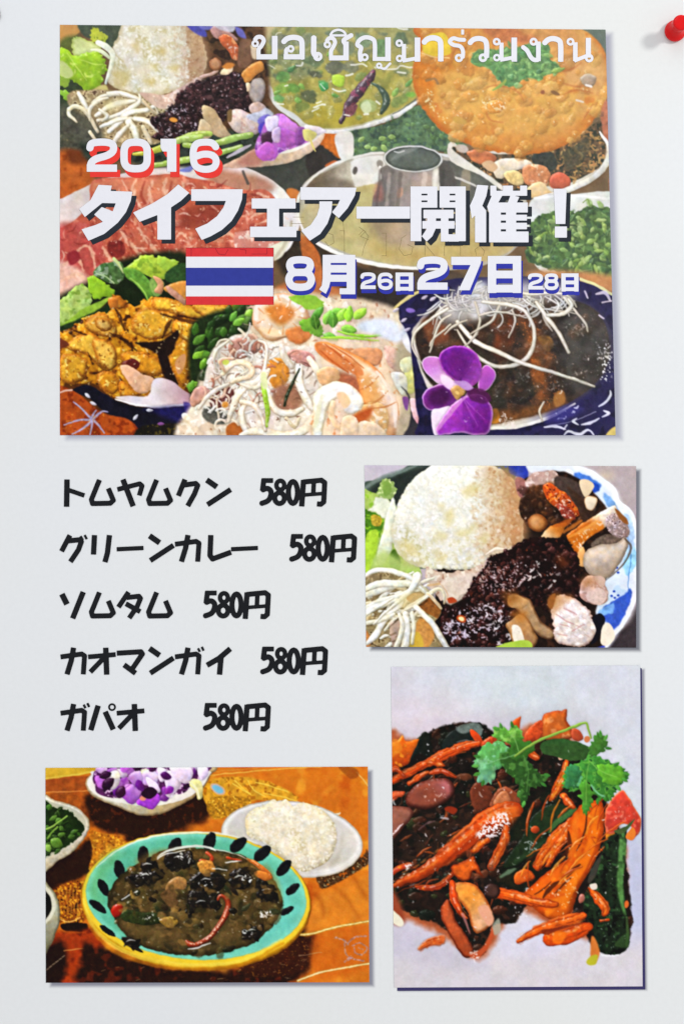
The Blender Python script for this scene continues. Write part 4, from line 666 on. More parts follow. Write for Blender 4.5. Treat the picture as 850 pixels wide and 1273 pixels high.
    o('hot_pot_chimney'); c.P('478 206 474 222 466 240 462 258 470 264 552 264 556 240 548 200', '8c827c', s_=1.6, n=(.08, 6), g=('6a6460', 500, 230, 485, 230)); c.P('512 220 536 216 540 236 534 256 512 256', 'a89488', s_=5, a=.9); c.P('537 214 546 212 550 256 540 256', 'c6bfb4', s_=3); c.P('545 205 560 206 572 256 552 258', '4c4844', s_=3); c.P('466 232 472 228 476 246 466 250', 'a0645a', s_=4, a=.8); c.P('494 236 500 234 500 244 494 246', 'b08a78', s_=2)
    c.E(513, 197.5, 37, 17, 2, 'd9dad6', e='8a8a84', r=1.5); c.E(513, 197.5, 34.5, 14.8, 2, '565e56', n=(.1, 5), e='3c423c', r=5); c.P('485 200 500 186 520 184 500 194', '7a8078', s_=3, a=.7); c.T('490 189 496 190 502 188', 1.8, 'c8ccc4', a=.8)
    for x, cl, w_ in ((470, '544a46', 4), (482, 'a89c92', 4), (496, '5c544e', 5), (508, '8a807a', 4), (526, 'd4c4b8', 6), (540, 'ece6dc', 4), (549, '3c3a36', 4)): c.T([x+2, 216 if 480 < x < 540 else 212, x, 236, x-2, 258], w_, cl, a=.6, s_=2.5, w=(.6, 6))
    o('hot_pot'); c.T('368 264 372 244 384 226 404 210 432 198 462 191 476 190', [2.5, 3, 3, 3, 3, 3, 2.5], 'd6d3ca', a=.95); c.T('546 192 575 198 605 210 630 224 648 240', [3, 4, 4, 3.5, 3], 'd6d8d4'); c.T('371 262 372 276 384 294 412 312 450 325 500 333 545 334', [2, 3, 4, 5, 5, 4.5, 3], 'efede4', a=.95); c.T('368 258 369 276 376 290', 2, '8a7a5c', a=.8)
    # ---- red curry
    o('printed_plate', 'white oval plate of noodle salad beside the red curry'); c.P('560 176 600 190 740 160 757 172 760 196 750 214 730 228 700 240 668 246 630 240 600 220 560 200', 'd6d1c4', s_=1.5, g=('c8b090', 700, 220, 760, 160))
    o('noodle_salad'); ns = '562 182 620 192 700 180 745 150 752 176 750 200 736 214 700 230 664 232 640 240 610 220 580 200'
    c.P(ns, '5a4630', s_=2, n=(.3, 4), m=[('2e2e24', 6, .2, .3), ('a87444', 4, .5, .3)])
    for i in range(90):
        x, y = c.inside('650 180 700 184 745 155 752 180 745 205 715 222 665 224', 1)[0]; t = U(0, 6.3); c.T([x, y, x+U(3, 8)*math.cos(t), y+6*math.sin(t), x+9*math.cos(t+.6), y+9*math.sin(t+.6)], U(1.5, 3), c.R.choice(['a88048', 'c49c5c', '3a3828', '8a6438', '2a2c26', 'b8884c']), a=.75)
    c.P('660 196 672 186 688 192 692 208 680 214 666 208', '32342e', s_=2.5, n=(.3, 3)); c.P('700 190 716 180 730 170 732 190 716 206 704 210', '3e3c2c', s_=3, n=(.3, 3), a=.7)
    o('printed_shrimp', 'orange shrimp pieces and cream mushrooms on the salad plate')
    c.P('580 190 596 186 616 194 612 204 590 202', 'b8663e', s_=2, n=(.15, 4), L=.2); c.P('612 206 622 198 644 197 660 202 660 210 640 212 625 222 615 220', 'dccab0', s_=1.5, L=.2); c.P('626 216 640 212 650 220 648 230 634 228', 'd8b878', L=.2, n=(.2, 3)); c.P('650 208 668 204 680 210 684 222 676 232 660 232 650 224', 'c67a4e', L=.3, n=(.15, 3), s_=1.5, m=('e2b088', 4, .5, .3)); c.P('684 220 694 214 706 220 708 232 696 236 684 232', 'b8543a', L=.3, n=(.1, 4)); c.P('658 232 672 226 682 236 690 242 668 246 652 242', 'dfbb84', L=.2); c.P('598 204 610 200 618 208 610 214', 'c8a078', s_=2); c.E(574, 185, 8, 5, 20, 'b8a898', s_=2.5)
    o('red_curry', 'round pool of orange red curry')
    rc = '530 27 522 55 513 85 514 108 522 128 530 142 546 160 566 172 600 186 640 192 676 190 706 178 728 160 744 140 756 116 760 90 756 64 744 45 734 27'
    c.P(rc, 'cf8836', e='b85e1e', r=14, s_=2.5, w=(1.2, 5), n=(.08, 7), m=[('d99a40', 14, .3, .6), ('c87430', 12, .5, .5)], g=('cf9450', 560, 120, 740, 60))
    c.P('516 90 520 60 535 45 560 70 560 100 540 110 530 130 518 112', 'c56a1c', s_=7, a=.85, n=(.15, 5)); c.P('545 92 580 88 608 96 618 112 604 122 600 150 580 160 556 148 545 120', 'd9a04a', s_=6, a=.85, n=(.05, 5)); c.P('560 150 620 160 690 160 730 140 720 170 660 186 600 178', 'c87c34', s_=8, a=.7, n=(.08, 6)); c.P('620 120 700 110 720 130 700 160 640 170 610 150', 'd79c48', s_=10, a=.8, n=(.06, 6)); c.P('700 60 750 80 750 120 720 110 690 80', 'd0985a', s_=8, a=.8, n=(.06, 6))
    c.lumps(rc, 150, ['cf8a3a', 'd89a48', 'c47a30', 'dca454', 'c88440'], (4, 17), 'f6e2b0', .4, L=.25, a=.6, sf=2.6)
    for q in ('600 112 616 106 640 112 650 124', '690 90 710 86 722 78', '700 118 716 112 736 116', '560 76 566 60 572 52', '700 104 720 108 732 102', '604 140 610 150 624 152', '545 66 550 62 580 60', '640 40 654 34 668 36', '724 150 730 140 736 130'): c.T(q, [1, 2.5, 1], 'a8562a', a=.55, s_=3)
    c.P('600 33 640 31 664 34 668 50 640 56 612 50', 'b8683a', s_=5, n=(.2, 5)); c.P('640 31 700 31 720 50 700 64 670 50', 'c88848', s_=5, n=(.15, 6)); c.P('526 50 534 43 552 41 560 60 558 68 540 70 526 64', 'dcb82e', s_=2, n=(.05, 5)); c.T('524 66 540 71 558 72', 1.5, 'e8c070', a=.9)
    c.glints('528 110 536 112 545 140 560 146 552 152 534 134', 26, 'f2e0a8', (1, 2.4), .9); c.glints('604 120 624 122 624 134 602 134', 22, 'eedca0', (1, 2.4), .9); c.glints('560 90 750 80 740 140 640 180 560 150', 70, 'e8c884', (.7, 1.5), .6); c.P('606 128 616 124 626 130 620 140 608 140', 'dc8c38', L=.3); c.spark('600 124 628 124 626 136 602 134', 'f0dcb0', 2, .3)
    c.P('720 98 728 92 740 96 738 106 728 108', 'a08a70', L=.3, s_=2); c.T('728 106 734 108', 3, 'e8e0d0'); c.T('716 125 724 127', 2.5, 'e4dcc8', a=.8); c.E(690, 116, 6, 2.5, 25, '7a5430', s_=2); c.E(674, 115, 3, 2.5, 0, '8a5430', s_=2); c.T('530 100 540 98 544 104', 3, '7a6040', a=.7, s_=2); c.E(571, 150, 9, 4, 20, 'c09040', s_=3)
    c.P('714 31 780 31 780 170 762 150 757 110 757 80 746 55 730 40', '58645a', s_=3, n=(.08, 8)); c.P('746 140 756 120 780 110 780 250 757 240 758 200 750 170', 'b4684a', s_=3, n=(.15, 6), m=('8a5a44', 6, .3, .4))
    o('printed_plate'); c.T('745 164 754 178 756 194 748 210 732 224 700 238 670 246', [2, 4, 6, 7, 7, 7, 4], 'dcdad2', L=.12)
    o('coriander_sprig', 'chopped coriander on the red curry'); cor = '586 70 600 62 625 60 660 55 680 56 684 74 696 84 690 92 676 94 672 100 650 98 640 108 624 104 616 96 606 84 590 82'
    c.P(cor, '5d8a50', s_=2, w=(2, 4), n=(.3, 4), m=('7ca860', 5, .4, .3))
    for i in range(46):
        x, y = c.inside(cor, 1)[0]; c.leaf(x, y, U(6, 12), U(3, 7), U(0, 360), c.R.choice(['5c9048', '78a858', '467844', '88b46c', '3f6c48']), a=.7, s_=1.4)
    c.T('612 112 622 106 628 100', [2, 4, 3], '8aa048'); c.leaf(684, 90, 18, 7, -15, '86ac50', a=.9)
    # ---- herb bowl right
    o('printed_bowl', 'white bowl of chopped green herbs at the right edge'); c.P('655 262 664 246 700 243 780 246 780 350 700 345 665 330 655 290', 'd3d6d0', s_=2, n=(.02, 8)); c.T('664 247 700 243 735 245 780 250', 3, 'e6e8e6')
    o('herb_mound', 'chopped herb leaves in the bowl at the right edge'); hb = '655 290 664 272 690 262 720 262 732 256 752 258 780 262 780 345 730 352 700 340 670 330 655 322'
    c.P(hb, '4f6c3a', s_=2, w=(3, 5), n=(.3, 5), m=('384e34', 7, .3, .4))
    for i in range(170):
        x, y = c.inside(hb, 1)[0]; c.leaf(x, y, U(6, 14), U(4, 7), U(0, 360), c.R.choice(['7c9c46', '94b254', '5c8040', '46683c', '8cac60', '3a5434', 'a4bc70', '3a5434']), a=.75, s_=1.5, vein=c.R.choice([None, 'a8c478']))
    c.T('724 252 730 248 732 254', 1.2, '6c8040'); c.P('655 340 680 352 760 364 780 380 780 348 700 336', 'b87a48', s_=5, n=(.1, 5))
    # ---- meat plate left
    o('printed_plate', 'white plate of sliced red meat'); c.P('60 256 78 247 120 226 160 214 230 206 290 206 320 214 346 230 364 252 372 276 366 298 350 316 300 330 60 345', 'd2c6c0', s_=1.5, n=(.03, 8), g=('dcd8d4', 150, 260, 340, 300)); c.P('262 210 300 214 330 222 340 236 300 250 260 236', 'a86a50', s_=6, a=.85, n=(.08, 6)); c.T('302 213 308 228', [3, 4], '4a4440', a=.8)
    o('sliced_meat', 'fan of raw marbled meat slices'); mt = '60 300 84 280 100 268 112 250 112 232 124 222 170 220 215 216 240 222 266 226 300 236 330 236 344 252 348 280 352 304 330 320 260 330 240 322 220 330 160 325 130 350 100 370 60 385'
    c.P(mt, 'bb5f48', s_=2, n=(.12, 6), m=[('a54a3a', 7, .3, .4), ('d08468', 6, .5, .4)]); c.P('118 226 180 220 220 222 226 244 200 250 160 246 120 240', 'cc7c5c', s_=5, a=.8, n=(.1, 5)); c.P('60 290 100 276 124 290 130 320 110 356 60 380', 'b04c48', s_=5, a=.8, n=(.15, 5)); c.P('60 326 90 330 110 346 100 364 60 380', 'dcae9c', s_=4, n=(.12, 4)); c.P('236 232 270 240 280 262 262 280 230 280', 'a84c30', s_=8, a=.6, n=(.12, 6)); c.P('234 262 270 250 276 270 240 284 220 280', '7c3428', s_=6, a=.7)
    for q, w_ in (('190 226 186 240 192 256 208 262', 5), ('207 222 204 236 212 250', 5), ('170 222 164 234 170 250 184 268', 4), ('226 226 232 240 246 252', 4), ('152 224 160 240', 3), ('150 286 158 300 170 310 176 322', 6), ('172 284 184 300 196 314 206 322', 6), ('128 306 134 318 146 330 158 338', 5), ('96 312 108 306 116 316 120 334 128 340', 4), ('80 330 96 322 104 336', 5), ('76 350 96 342 110 350', 6), ('312 270 330 262 342 268', 5), ('306 254 324 250 340 256', 4), ('302 300 318 292 340 296', 5), ('270 296 284 290 298 300', 4), ('320 240 334 246', 5), ('254 232 266 244 280 250', 3), ('216 300 226 290 236 300', 3), ('100 290 112 284 124 296', 4), ('190 270 200 282 206 300', 3)):
        c.T(q, [w_*.5, w_, w_*.4], 'e4b294', a=.75, s_=2.5, w=(1.2, 3), n=(.1, 3))
    for q in ('180 226 176 244 188 262', '214 226 212 244 226 262', '160 300 166 316', '196 296 206 312', '300 262 322 258 340 264', '300 288 322 282 344 288', '120 320 126 330', '292 244 306 246'): c.T(q, [2, 4, 2], '8c3226', a=.6, s_=3)
    for i in range(120):
        x, y = c.inside(mt, 1)[0]; t = c.R.gauss(1.2 if x < 220 else .2, .5); l = U(5, 18); k_ = U(-.5, .5); c.T([x, y, x+l*.5*math.cos(t), y+l*.5*math.sin(t), x+l*math.cos(t+k_), y+l*math.sin(t+k_)], [.8, U(1.4, 3.6), .8], c.R.choice(['e6b8a0', 'dca088', 'f0cdb8', '9a3c30', '84302a', 'c8705c', '7a2a24']), a=.6, s_=2)
    c.P('136 300 152 300 156 314 144 322 134 312', '7a2c28', s_=3, n=(.2, 3)); c.P('84 316 96 312 100 322 88 330', '8c2e34', s_=3); c.spark('130 240 350 240 340 320 130 320', 'f0c8b0', 3.5, .72, .6)
    c.P('292 290 330 288 350 300 338 316 300 318', 'c88070', s_=3, n=(.1, 4), m=('e0c0b0', 5, .3, .4)); c.P('330 310 350 300 362 292 352 316 340 324', 'd5d0b8', s_=2); c.T('362 276 358 296 344 318 338 326', [3, 4, 4, 3], 'b4a890', a=.8)
    # ---- chicken and rice plate, top left
    c.P('60 25 110 25 100 40 84 50 60 60', 'c08a4c', s_=3); c.P('100 25 156 25 150 44 138 60 120 50 104 44', '45503f', s_=3, n=(.2, 5)); c.P('76 50 96 44 100 60 84 66 76 62', '5c6430', s_=4)
    c.P('60 92 100 100 120 120 130 150 110 160 60 150', '34402a', s_=4, n=(.25, 4))
    c.P('120 140 200 140 330 150 320 180 300 204 200 208 150 200 110 200 100 170', '303a30', s_=4, n=(.2, 5), m=('20261e', 7, .3, .4)); c.P('230 25 320 25 330 60 336 110 330 140 300 160 230 150', '50341f', s_=4, n=(.25, 6), m=('2a1a12', 8, .2, .4))
    o('printed_lettuce', 'green lettuce leaves at the top left of the banquet photo')
    c.ruffle('112 48 114 38 118 34 126 40 134 46 130 54 118 54', 'a8b43c', 2, n=(.12, 3), m=('7c8c2c', 3, .5, .3)); c.ruffle('90 50 96 46 106 48 118 54 126 58 120 66 100 70 92 68 90 60', 'c5d08a', 1.5, n=(.08, 4), e='a8b860')
    c.ruffle('74 60 84 62 94 70 108 66 122 64 130 74 134 86 128 94 126 106 116 112 110 117 98 106 88 100 74 92', '8bb32a', 2, n=(.12, 5), m=[('74a020', 6, .4, .4), ('b0cc54', 6, .5, .4)], L=.2, r=5); c.P('74 76 84 80 92 92 84 98 74 92', 'b8c878', s_=3); c.ruffle('74 96 86 98 84 108 74 106', '7f9c38', 1.5); c.ruffle('74 112 88 116 92 126 80 122', '7aa834', 2, L=.2)
    for q in ('84 66 96 84 108 100', '100 74 116 80 128 80'): c.T(q, [1, 1.6, 1], 'c8dc6c', a=.6)
    o('rice_mound', 'mound of white rice at the top left of the banquet photo'); rm = '139 62 148 44 160 25 236 25 248 40 255 60 257 80 250 96 236 104 222 112 200 118 170 118 146 110 135 102 136 84'
    c.P(rm, 'd6d0bb', e='bdb08e', r=7, s_=1.4, w=(1.2, 4), n=(.05, 5), m=('c4ba90', 9, .4, .4)); c.P('226 25 250 40 258 70 252 98 232 104 226 80 232 54', 'b28c6c', s_=8, a=.9, n=(.06, 5))
    c.rice('140 64 158 31 228 31 236 60 234 104 170 116 140 104', 700, hx('cfc8a8'), hx('fbfaf4'), (1.8, 2.8)); c.rice('214 31 238 31 244 104 220 108', 110, hx('b89c7c'), hx('eadcc4'), (1.8, 2.8)); c.rice('232 31 250 44 256 70 252 98 236 104', 110, hx('946a4a'), hx('ccab88'), (1.8, 2.8))
    for q in ('144 90 160 88 162 100 150 110 140 104', '186 82 196 80 194 88', '192 64 206 60 204 70', '208 84 222 80 220 90', '178 100 190 98 190 108', '164 56 172 54 172 66'): c.P(q, 'c2b070', s_=4, a=.75)
    o('printed_lettuce'); c.T('122 53 132 58 140 68 138 84 132 104', [6, 8, 7, 5, 3], 'dfe3cc', L=.15); c.T('114 62 126 64 136 72', [2, 5, 4], 'cdd8b0', L=.1); c.P('112 116 122 108 132 106 134 114 120 120', 'c0b46c', s_=3)
    o('bean_sprouts', 'bean sprouts heaped at the top left of the banquet photo'); c.P('84 118 120 112 160 114 186 122 206 130 200 150 206 176 130 182 100 160', '94805c', s_=3, n=(.15, 4), m=[('c0ae84', 5, .2, .4), ('5c4834', 5, .6, .3)]); c.P('76 130 100 140 124 158 128 176 96 176 76 160', '4c4c40', s_=5, n=(.25, 4))
    for q, w_, cl in (('98 116 104 126 110 138 112 146', [5, 7, 6, 4], 'f0eddf'), ('134 116 150 116 168 122 182 130', [4, 6, 6, 3], 'f2efe2'), ('116 128 124 122 136 118 148 118', [4, 5, 5, 4], 'd8d3bc'), ('86 136 86 142 92 148 96 152', [5, 5, 4, 2], 'dfdccb'), ('86 136 94 132 106 138 114 150 122 164', [5, 5, 6, 5, 4], 'd3c4a0'), ('120 144 134 134 150 128 168 126', [5, 7, 7, 4], 'f2eeda'), ('122 150 146 144 164 134 174 126 174 118', [4, 6, 7, 5, 3], 'ede9d4'), ('112 150 112 136 122 126 134 122', [3, 5, 5, 3], 'dad4c0'), ('136 164 150 150 162 140 184 136 198 128', [5, 9, 7, 6, 4], 'f3f1e4'), ('126 158 140 152 152 148 168 148', [4, 6, 6, 4], 'f0eddf'), ('168 148 182 150 194 160 206 172 212 180', [6, 7, 6, 5, 4], 'f0eee4'), ('160 152 168 164 172 180', [9, 9, 7], 'f2f0e2'), ('178 158 184 170 188 178', [5, 6, 4], 'cdbb94'), ('140 180 148 168 160 156', [5, 7, 4], 'dddbd0'), ('178 124 186 134 196 142 194 134', [3, 4, 3, 2], 'c8a070'), ('112 164 120 176 126 182', [4, 4, 3], 'c8b894'), ('124 136 134 144 128 150', [3, 6, 4], 'e8e6dc')):
        c.T(q, w_, cl, L=.26, e='c4ba9c', r=3)
    c.P('130 128 150 122 160 128 140 140', 'd4cc98', s_=4, a=.6)
    o('printed_chicken', 'pale boiled chicken between rice and sauce'); c.P('174 116 190 116 206 118 222 110 236 102 246 96 252 100 236 108 226 116 216 130 204 136 190 130', 'c8a898', s_=2, n=(.12, 3), m=('e0ccc0', 5, .2, .3)); c.T('250 96 262 92 270 88', 4, 'c29a8c', L=.2)
    o('dark_sauce', 'black chili sauce on the chicken at the top left'); sc = '186 150 204 140 216 128 226 112 244 102 268 94 292 90 304 100 308 116 318 134 306 140 288 136 280 150 262 154 256 146 246 150 250 168 232 178 190 172 196 164'
    c.P(sc, '241618', s_=2, w=(2.5, 4), n=(.3, 4), m=[('462c2e', 3.5, .35, .35)], L=.2, r=4); c.lumps(sc, 260, ['1c1012', '2c181a', '120a0c', '3c2224', '4a2c2c'], (2.5, 5.5), 'b8a8ae', .4, L=.5); c.glints('196 138 240 128 245 165 200 172', 50, 'c8bcc6', (.9, 2), .85); c.E(216, 149, 5, 3, 10, 'd88c3c', s_=2)
    o('printed_chicken', 'glazed chicken pieces at the right of the rice'); c.P('262 34 276 32 288 42 296 50 282 50 266 46', 'a87c78', s_=2, n=(.12, 3), L=.2); c.P('272 46 284 44 294 54 300 64 298 74 290 74 284 64 276 56', 'b4542e', L=.3, hi=.3, n=(.2, 3), m=('d88c60', 4, .4, .3)); c.glints('282 54 298 58 296 74 288 70', 14, 'e8c4b8', (.8, 1.8)); c.P('298 52 312 50 316 70 306 84 296 80', '6a4a36', s_=3, n=(.15, 4)); c.P('312 56 320 60 322 72 314 72', 'c8b090', s_=2.5)
    c.E(268, 80, 8, 8, 20, 'b8845c', e='8a5432', L=.3, n=(.06, 4)); c.P('274 90 280 84 288 80 290 86 284 92 276 93', 'e4c8a0', L=.15, s_=1.3); c.P('276 84 284 78 292 80 286 86', 'b8702c', s_=2.5); c.P('300 92 310 82 324 76 328 86 318 94 308 104 302 98', 'c47c34', s_=1.6, L=.25, n=(.12, 4)); c.P('306 104 311 104 312 112 307 114', 'e6c8a0', L=.2)
    c.P('312 104 318 98 326 98 330 110 326 126 318 130 310 120', 'a89a92', s_=1.6, L=.25, e='7c6c62', r=4); c.P('310 132 320 126 330 132 330 142 320 144 312 140', 'b4988e', L=.25, n=(.1, 3)); c.P('284 142 290 136 302 137 314 144 323 154 321 166 306 168 290 162 284 152', 'd0bcb4', e='b09890', r=4, L=.2, n=(.1, 3), m=('c09c98', 4, .5, .3)); c.P('252 132 264 134 272 144 280 158 288 170 276 172 262 164 254 152', 'b49a74', L=.3, s_=1.6, n=(.08, 4)); c.P('250 148 262 156 264 168 252 176 246 166', 'c4ac84', L=.25); c.P('282 140 288 136 288 150 284 152', '6c5434', s_=2)
    o(None)
    for q, cl in (('232 31 246 31 256 40 256 46 244 42', '3f40a4'), ('246 31 264 31 262 36 254 38', '6060b0'), ('292 33 296 44 306 48 302 38', '5c5cae'), ('264 29 290 29 290 40 276 38', 'c4c0d0'), ('306 144 324 138 330 134 340 142 330 150 318 152', 'b8c0d8'), ('320 150 332 142 340 150 330 160', '6a60c4'), ('322 156 334 150 330 164 322 166', '4a3cb0')): c.P(q, cl, s_=2.5, n=(.15, 3), a=.9)
    o('green_stems', 'yellow green stems behind the date 2016')
    for q, w_, cl in (('166 192 190 188 215 178 240 168 262 166', [3, 8, 9, 8, 6], 'b8b840'), ('230 180 256 182 290 172 312 168', [6, 8, 9, 7], 'a3b848'), ('190 206 226 200 260 194 300 182', [6, 8, 8, 5], '93b04a'), ('222 174 240 172 250 170', [7, 9, 6], 'b2c468')): c.T(q, w_, cl, L=.25, n=(.06, 4), g=('8fae50', 160, 190, 300, 180))
    c.T('282 196 300 186 312 180', [2, 5, 2], 'c4bcc8', a=.8); c.P('222 212 240 206 236 214', '6a70b0', s_=2.5)
    # ---- orchid boat
    o('printed_bowl', 'boat shaped bowl of purple orchids'); c.P('276 208 300 194 330 180 350 186 380 180 400 160 402 172 388 188 366 200 340 206 310 208', 'c2a088', s_=1.6, L=.1, g=('d6bca4', 300, 200, 370, 196)); c.P('296 200 320 184 328 192 322 206 304 206', 'a8685c', s_=4, a=.8); c.T('345 190 366 186 386 176 402 164', [3, 4.5, 4, 3], 'e4ded4')
    o('orchid_heap'); c.P('318 180 326 160 336 146 350 142 368 156 386 160 396 164 384 176 366 184 348 190 340 200 324 198 318 190', 'b464c0', s_=1.8, n=(.12, 4), m=[('cfa8dc', 6, .3, .4), ('7a3498', 6, .5, .4)])
    for q, cl in (('330 148 344 144 346 156 334 164', 'd8c8ec'), ('348 142 362 150 372 160 360 170 348 164', 'cc78d4'), ('346 160 366 164 378 172 364 182 346 182', 'aa54b8'), ('370 160 380 162 378 178 368 180', '783c88'), ('326 166 336 164 342 172 334 180 326 178', '40243c'), ('320 186 332 176 344 184 342 196 328 200 320 194', 'b858c0'), ('338 164 348 158 348 176 340 176', 'd4b4e4'), ('378 156 396 158 404 164 386 170', 'dcd0e0')): c.P(q, cl, L=.2, s_=2, n=(.08, 4))
    c.P('376 162 386 162 394 168 384 176 378 172', 'd0c874', s_=2, L=.1); c.T('384 168 388 180 392 188', [3, 2.5, 1.5], 'd0c46c')
    # ---- leaves and yellow stir fry, lower left
    c.P('60 380 110 350 160 320 240 320 245 420 60 430', '1c2412', s_=5, n=(.25, 5)); c.P('60 400 240 380 260 500 60 520', '5a3210', s_=4, n=(.2, 5))
    o('printed_lettuce', 'green leaves above the yellow stir fry')
    c.ruffle('60 378 80 370 94 356 106 354 114 368 112 380 96 392 86 400 60 412', 'a0bc66', 1.5, n=(.14, 5), L=.15, m=('7c9c44', 6, .4, .4)); c.P('86 398 104 384 126 374 140 368 124 384 104 396 76 406', '8cb03c', s_=2, n=(.15, 4)); c.P('60 412 90 400 120 386 140 374 150 366 146 384 110 400 76 412', '24381c', s_=3, n=(.2, 4))
    c.ruffle('109 348 116 342 128 350 140 358 144 366 130 370 118 372 112 362', '86b42c', 1.5, L=.25, n=(.1, 4)); c.P('116 340 124 330 136 326 150 326 156 340 150 352 136 352 124 346', '4c6c3c', s_=2, n=(.3, 4), m=('8aa080', 5, .3, .3)); c.T('120 340 132 344 142 352', 1.6, 'a4bc8c'); c.T('142 322 150 332 154 340', [4, 3, 1], 'c0d08c')
    c.ruffle('156 336 166 326 176 318 190 318 202 322 208 336 206 346 196 348 184 344 170 336', 'a3c03c', 2, L=.2, n=(.12, 4), m=('7fa030', 6, .3, .4)); c.ruffle('196 318 212 322 222 326 218 334 206 336 198 330', '93b43c', 1.5, L=.2); c.P('154 334 168 334 182 344 190 356 192 368 182 374 174 360 160 348', '5e8c34', s_=2, L=.25, n=(.2, 4)); c.P('150 350 164 350 176 362 182 374 170 384 150 380 142 368', '18240f', s_=2.5); c.T('162 346 172 354 180 364 184 374', [1.5, 2.5, 2, 1], '8ab84c'); c.P('206 340 222 328 236 330 240 350 222 352 208 350', '2c4a24', s_=2.5, n=(.25, 4)); c.P('186 350 196 344 204 352 200 366 192 368', '7a9a4c', s_=2.5, n=(.15, 3))
    o('yellow_stir_fry', 'golden curried stir fry at the lower left of the banquet photo'); yf = '60 412 80 412 96 402 106 396 122 388 134 388 142 372 156 374 166 380 180 372 196 370 210 372 230 380 300 378 320 384 290 396 264 402 246 412 240 430 238 450 236 470 228 488 218 482 210 462 206 440 196 432 200 452 206 460 196 470 180 466 160 460 180 480 184 492 160 494 140 492 120 478 110 476 84 478 60 480'
    c.P(yf, 'b87818', s_=2, w=(3, 5), n=(.2, 4), m=[('7a420e', 7, .35, .5), ('d9a436', 6, .35, .5), ('3a1e0a', 8, .6, .3)], L=.2, r=6)
    for q, cl in (('106 402 116 392 130 390 140 398 146 410 142 420 128 418 112 412', 'd9a040'), ('140 366 148 368 158 376 152 384 142 380', 'c87824'), ('164 404 170 388 184 382 200 386 216 388 220 400 214 414 196 422 176 420 166 412', 'd59c30'), ('80 430 96 418 112 414 128 424 136 440 140 456 132 462 118 450 106 440 92 436', 'dca83c'), ('76 444 90 440 104 444 110 456 104 472 88 478 76 470', 'd29a2c'), ('116 424 134 424 146 440 140 460 124 452', 'e2b450'), ('150 440 176 438 196 446 206 458 196 468 176 464 160 456', 'cf8c24'), ('212 432 226 424 236 410 244 414 236 436 234 460 230 480 220 474 212 456', 'c8861f'), ('190 372 206 370 226 376 250 384 270 398 240 396 210 388 192 384', 'dba834'), ('240 378 300 380 318 384 280 396 256 396', 'd8a83c'), ('220 398 240 398 252 402 240 424 222 420 214 410', 'd49a2c'), ('122 464 140 462 150 480 140 490 124 480', 'c4821f'), ('150 474 166 484 178 488 168 494 150 492', 'd8962c'), ('118 398 134 396 140 408 126 412', 'dfb060')):
        c.P(q, cl, L=.4, hi=.14, n=(.16, 3.5), s_=1.8, w=(1.4, 5), r=6, e='9c5c18', m=[('a8661a', 6, .5, .6), ('ecc866', 5, .55, .5)])
    for q in ('144 384 150 396 156 410', '150 420 160 428 170 436', '202 420 210 404 214 398', '110 438 116 452', '200 390 236 400 256 402', '156 402 160 414', '136 414 150 420 164 428', '90 410 108 416', '222 392 250 398'): c.T(q, [2, 5, 2], '32180a', a=.75, s_=2, w=(1, 3))
    c.P('168 426 200 424 222 410 214 440 196 440 184 434', '24140e', s_=3, w=(1, 4)); c.P('196 440 206 436 214 460 222 480 206 470', '201210', s_=3); c.P('152 452 164 446 174 452 168 460 158 460', '5a1f18', L=.2, n=(.2, 3)); c.P('150 456 160 454 176 464 190 470 192 480 180 490 168 486 158 472', 'd3a482', L=.2, n=(.06, 4), s_=1.8); c.P('218 450 230 440 230 456 222 466', 'c28858', s_=2); c.P('60 418 78 422 86 430 60 436', '6a3420', s_=3)
    c.P('190 344 200 346 204 356 200 366 192 362 196 354', 'c88c64', L=.3, s_=1.4); c.P('204 358 222 350 236 352 236 370 226 374 212 366', 'c4843c', s_=1.6, L=.3, n=(.1, 4)); c.P('206 356 214 358 230 372 230 380 222 374 210 364', 'b08068', L=.2, n=(.15, 3)); c.P('134 372 146 370 146 382 138 384', 'c4762c', L=.3)
    c.glints(yf, 80, 'f8e6b4', (.8, 1.9), .75); c.glints(yf, 60, '5a2c08', (1, 2), .7)
    # plate bottom left
    o('printed_plate', 'white dish edge under the yellow stir fry'); c.P('144 494 160 492 184 492 190 474 200 470 214 474 230 486 244 494 240 504 200 506 170 502', 'd9d0d4', s_=2, g=('b8929c', 190, 490, 234, 480)); c.T('144 496 170 503 200 506 240 502', [1.5, 3, 3, 2], 'f0eef2')
    c.P('90 486 108 478 128 488 146 498 170 505 200 509 240 506 262 520 262 550 168 550 160 528 130 512 112 496', '151322', s_=2.5, n=(.15, 5)); c.P('180 508 240 506 260 530 240 532 200 516', '201c50', s_=4, n=(.2, 4)); c.P('60 482 92 486 110 500 130 514 156 520 170 530 172 550 60 550', 'a84c18', s_=2.5, n=(.15, 5), m=('86340e', 7, .3, .4)); c.P('176 530 240 528 260 550 176 550', '1c1812', s_=3, n=(.2, 3), m=('4a4018', 3, .5, .3))
    for q in ('116 522 106 512 92 500', '116 522 100 522 80 528', '116 522 104 532 90 540', '116 522 114 532 112 541', '116 522 124 530 130 538', '116 522 126 512 134 512', '114 520 120 510'): c.T(q, [3.5, 2.4, 1.6], '9088b4', a=.9, n=(.3, 2)); c.T(q, [1, .8], 'd8d4e0', a=.5)
    c.glints('80 510 130 510 130 541 80 541', 40, 'd89840', (.8, 1.6), .7); c.T('74 488 82 486 90 485', 2, 'd8b0a0')
    for x, y, a_ in ((110, 491, 40), (116, 502, 20), (170, 524, -50), (200, 529, 0), (186, 512, 0)): c.leaf(x-4, y-2, 9, 4, a_, 'd6d6e6' if x != 200 else '7a4a80', a=.9)
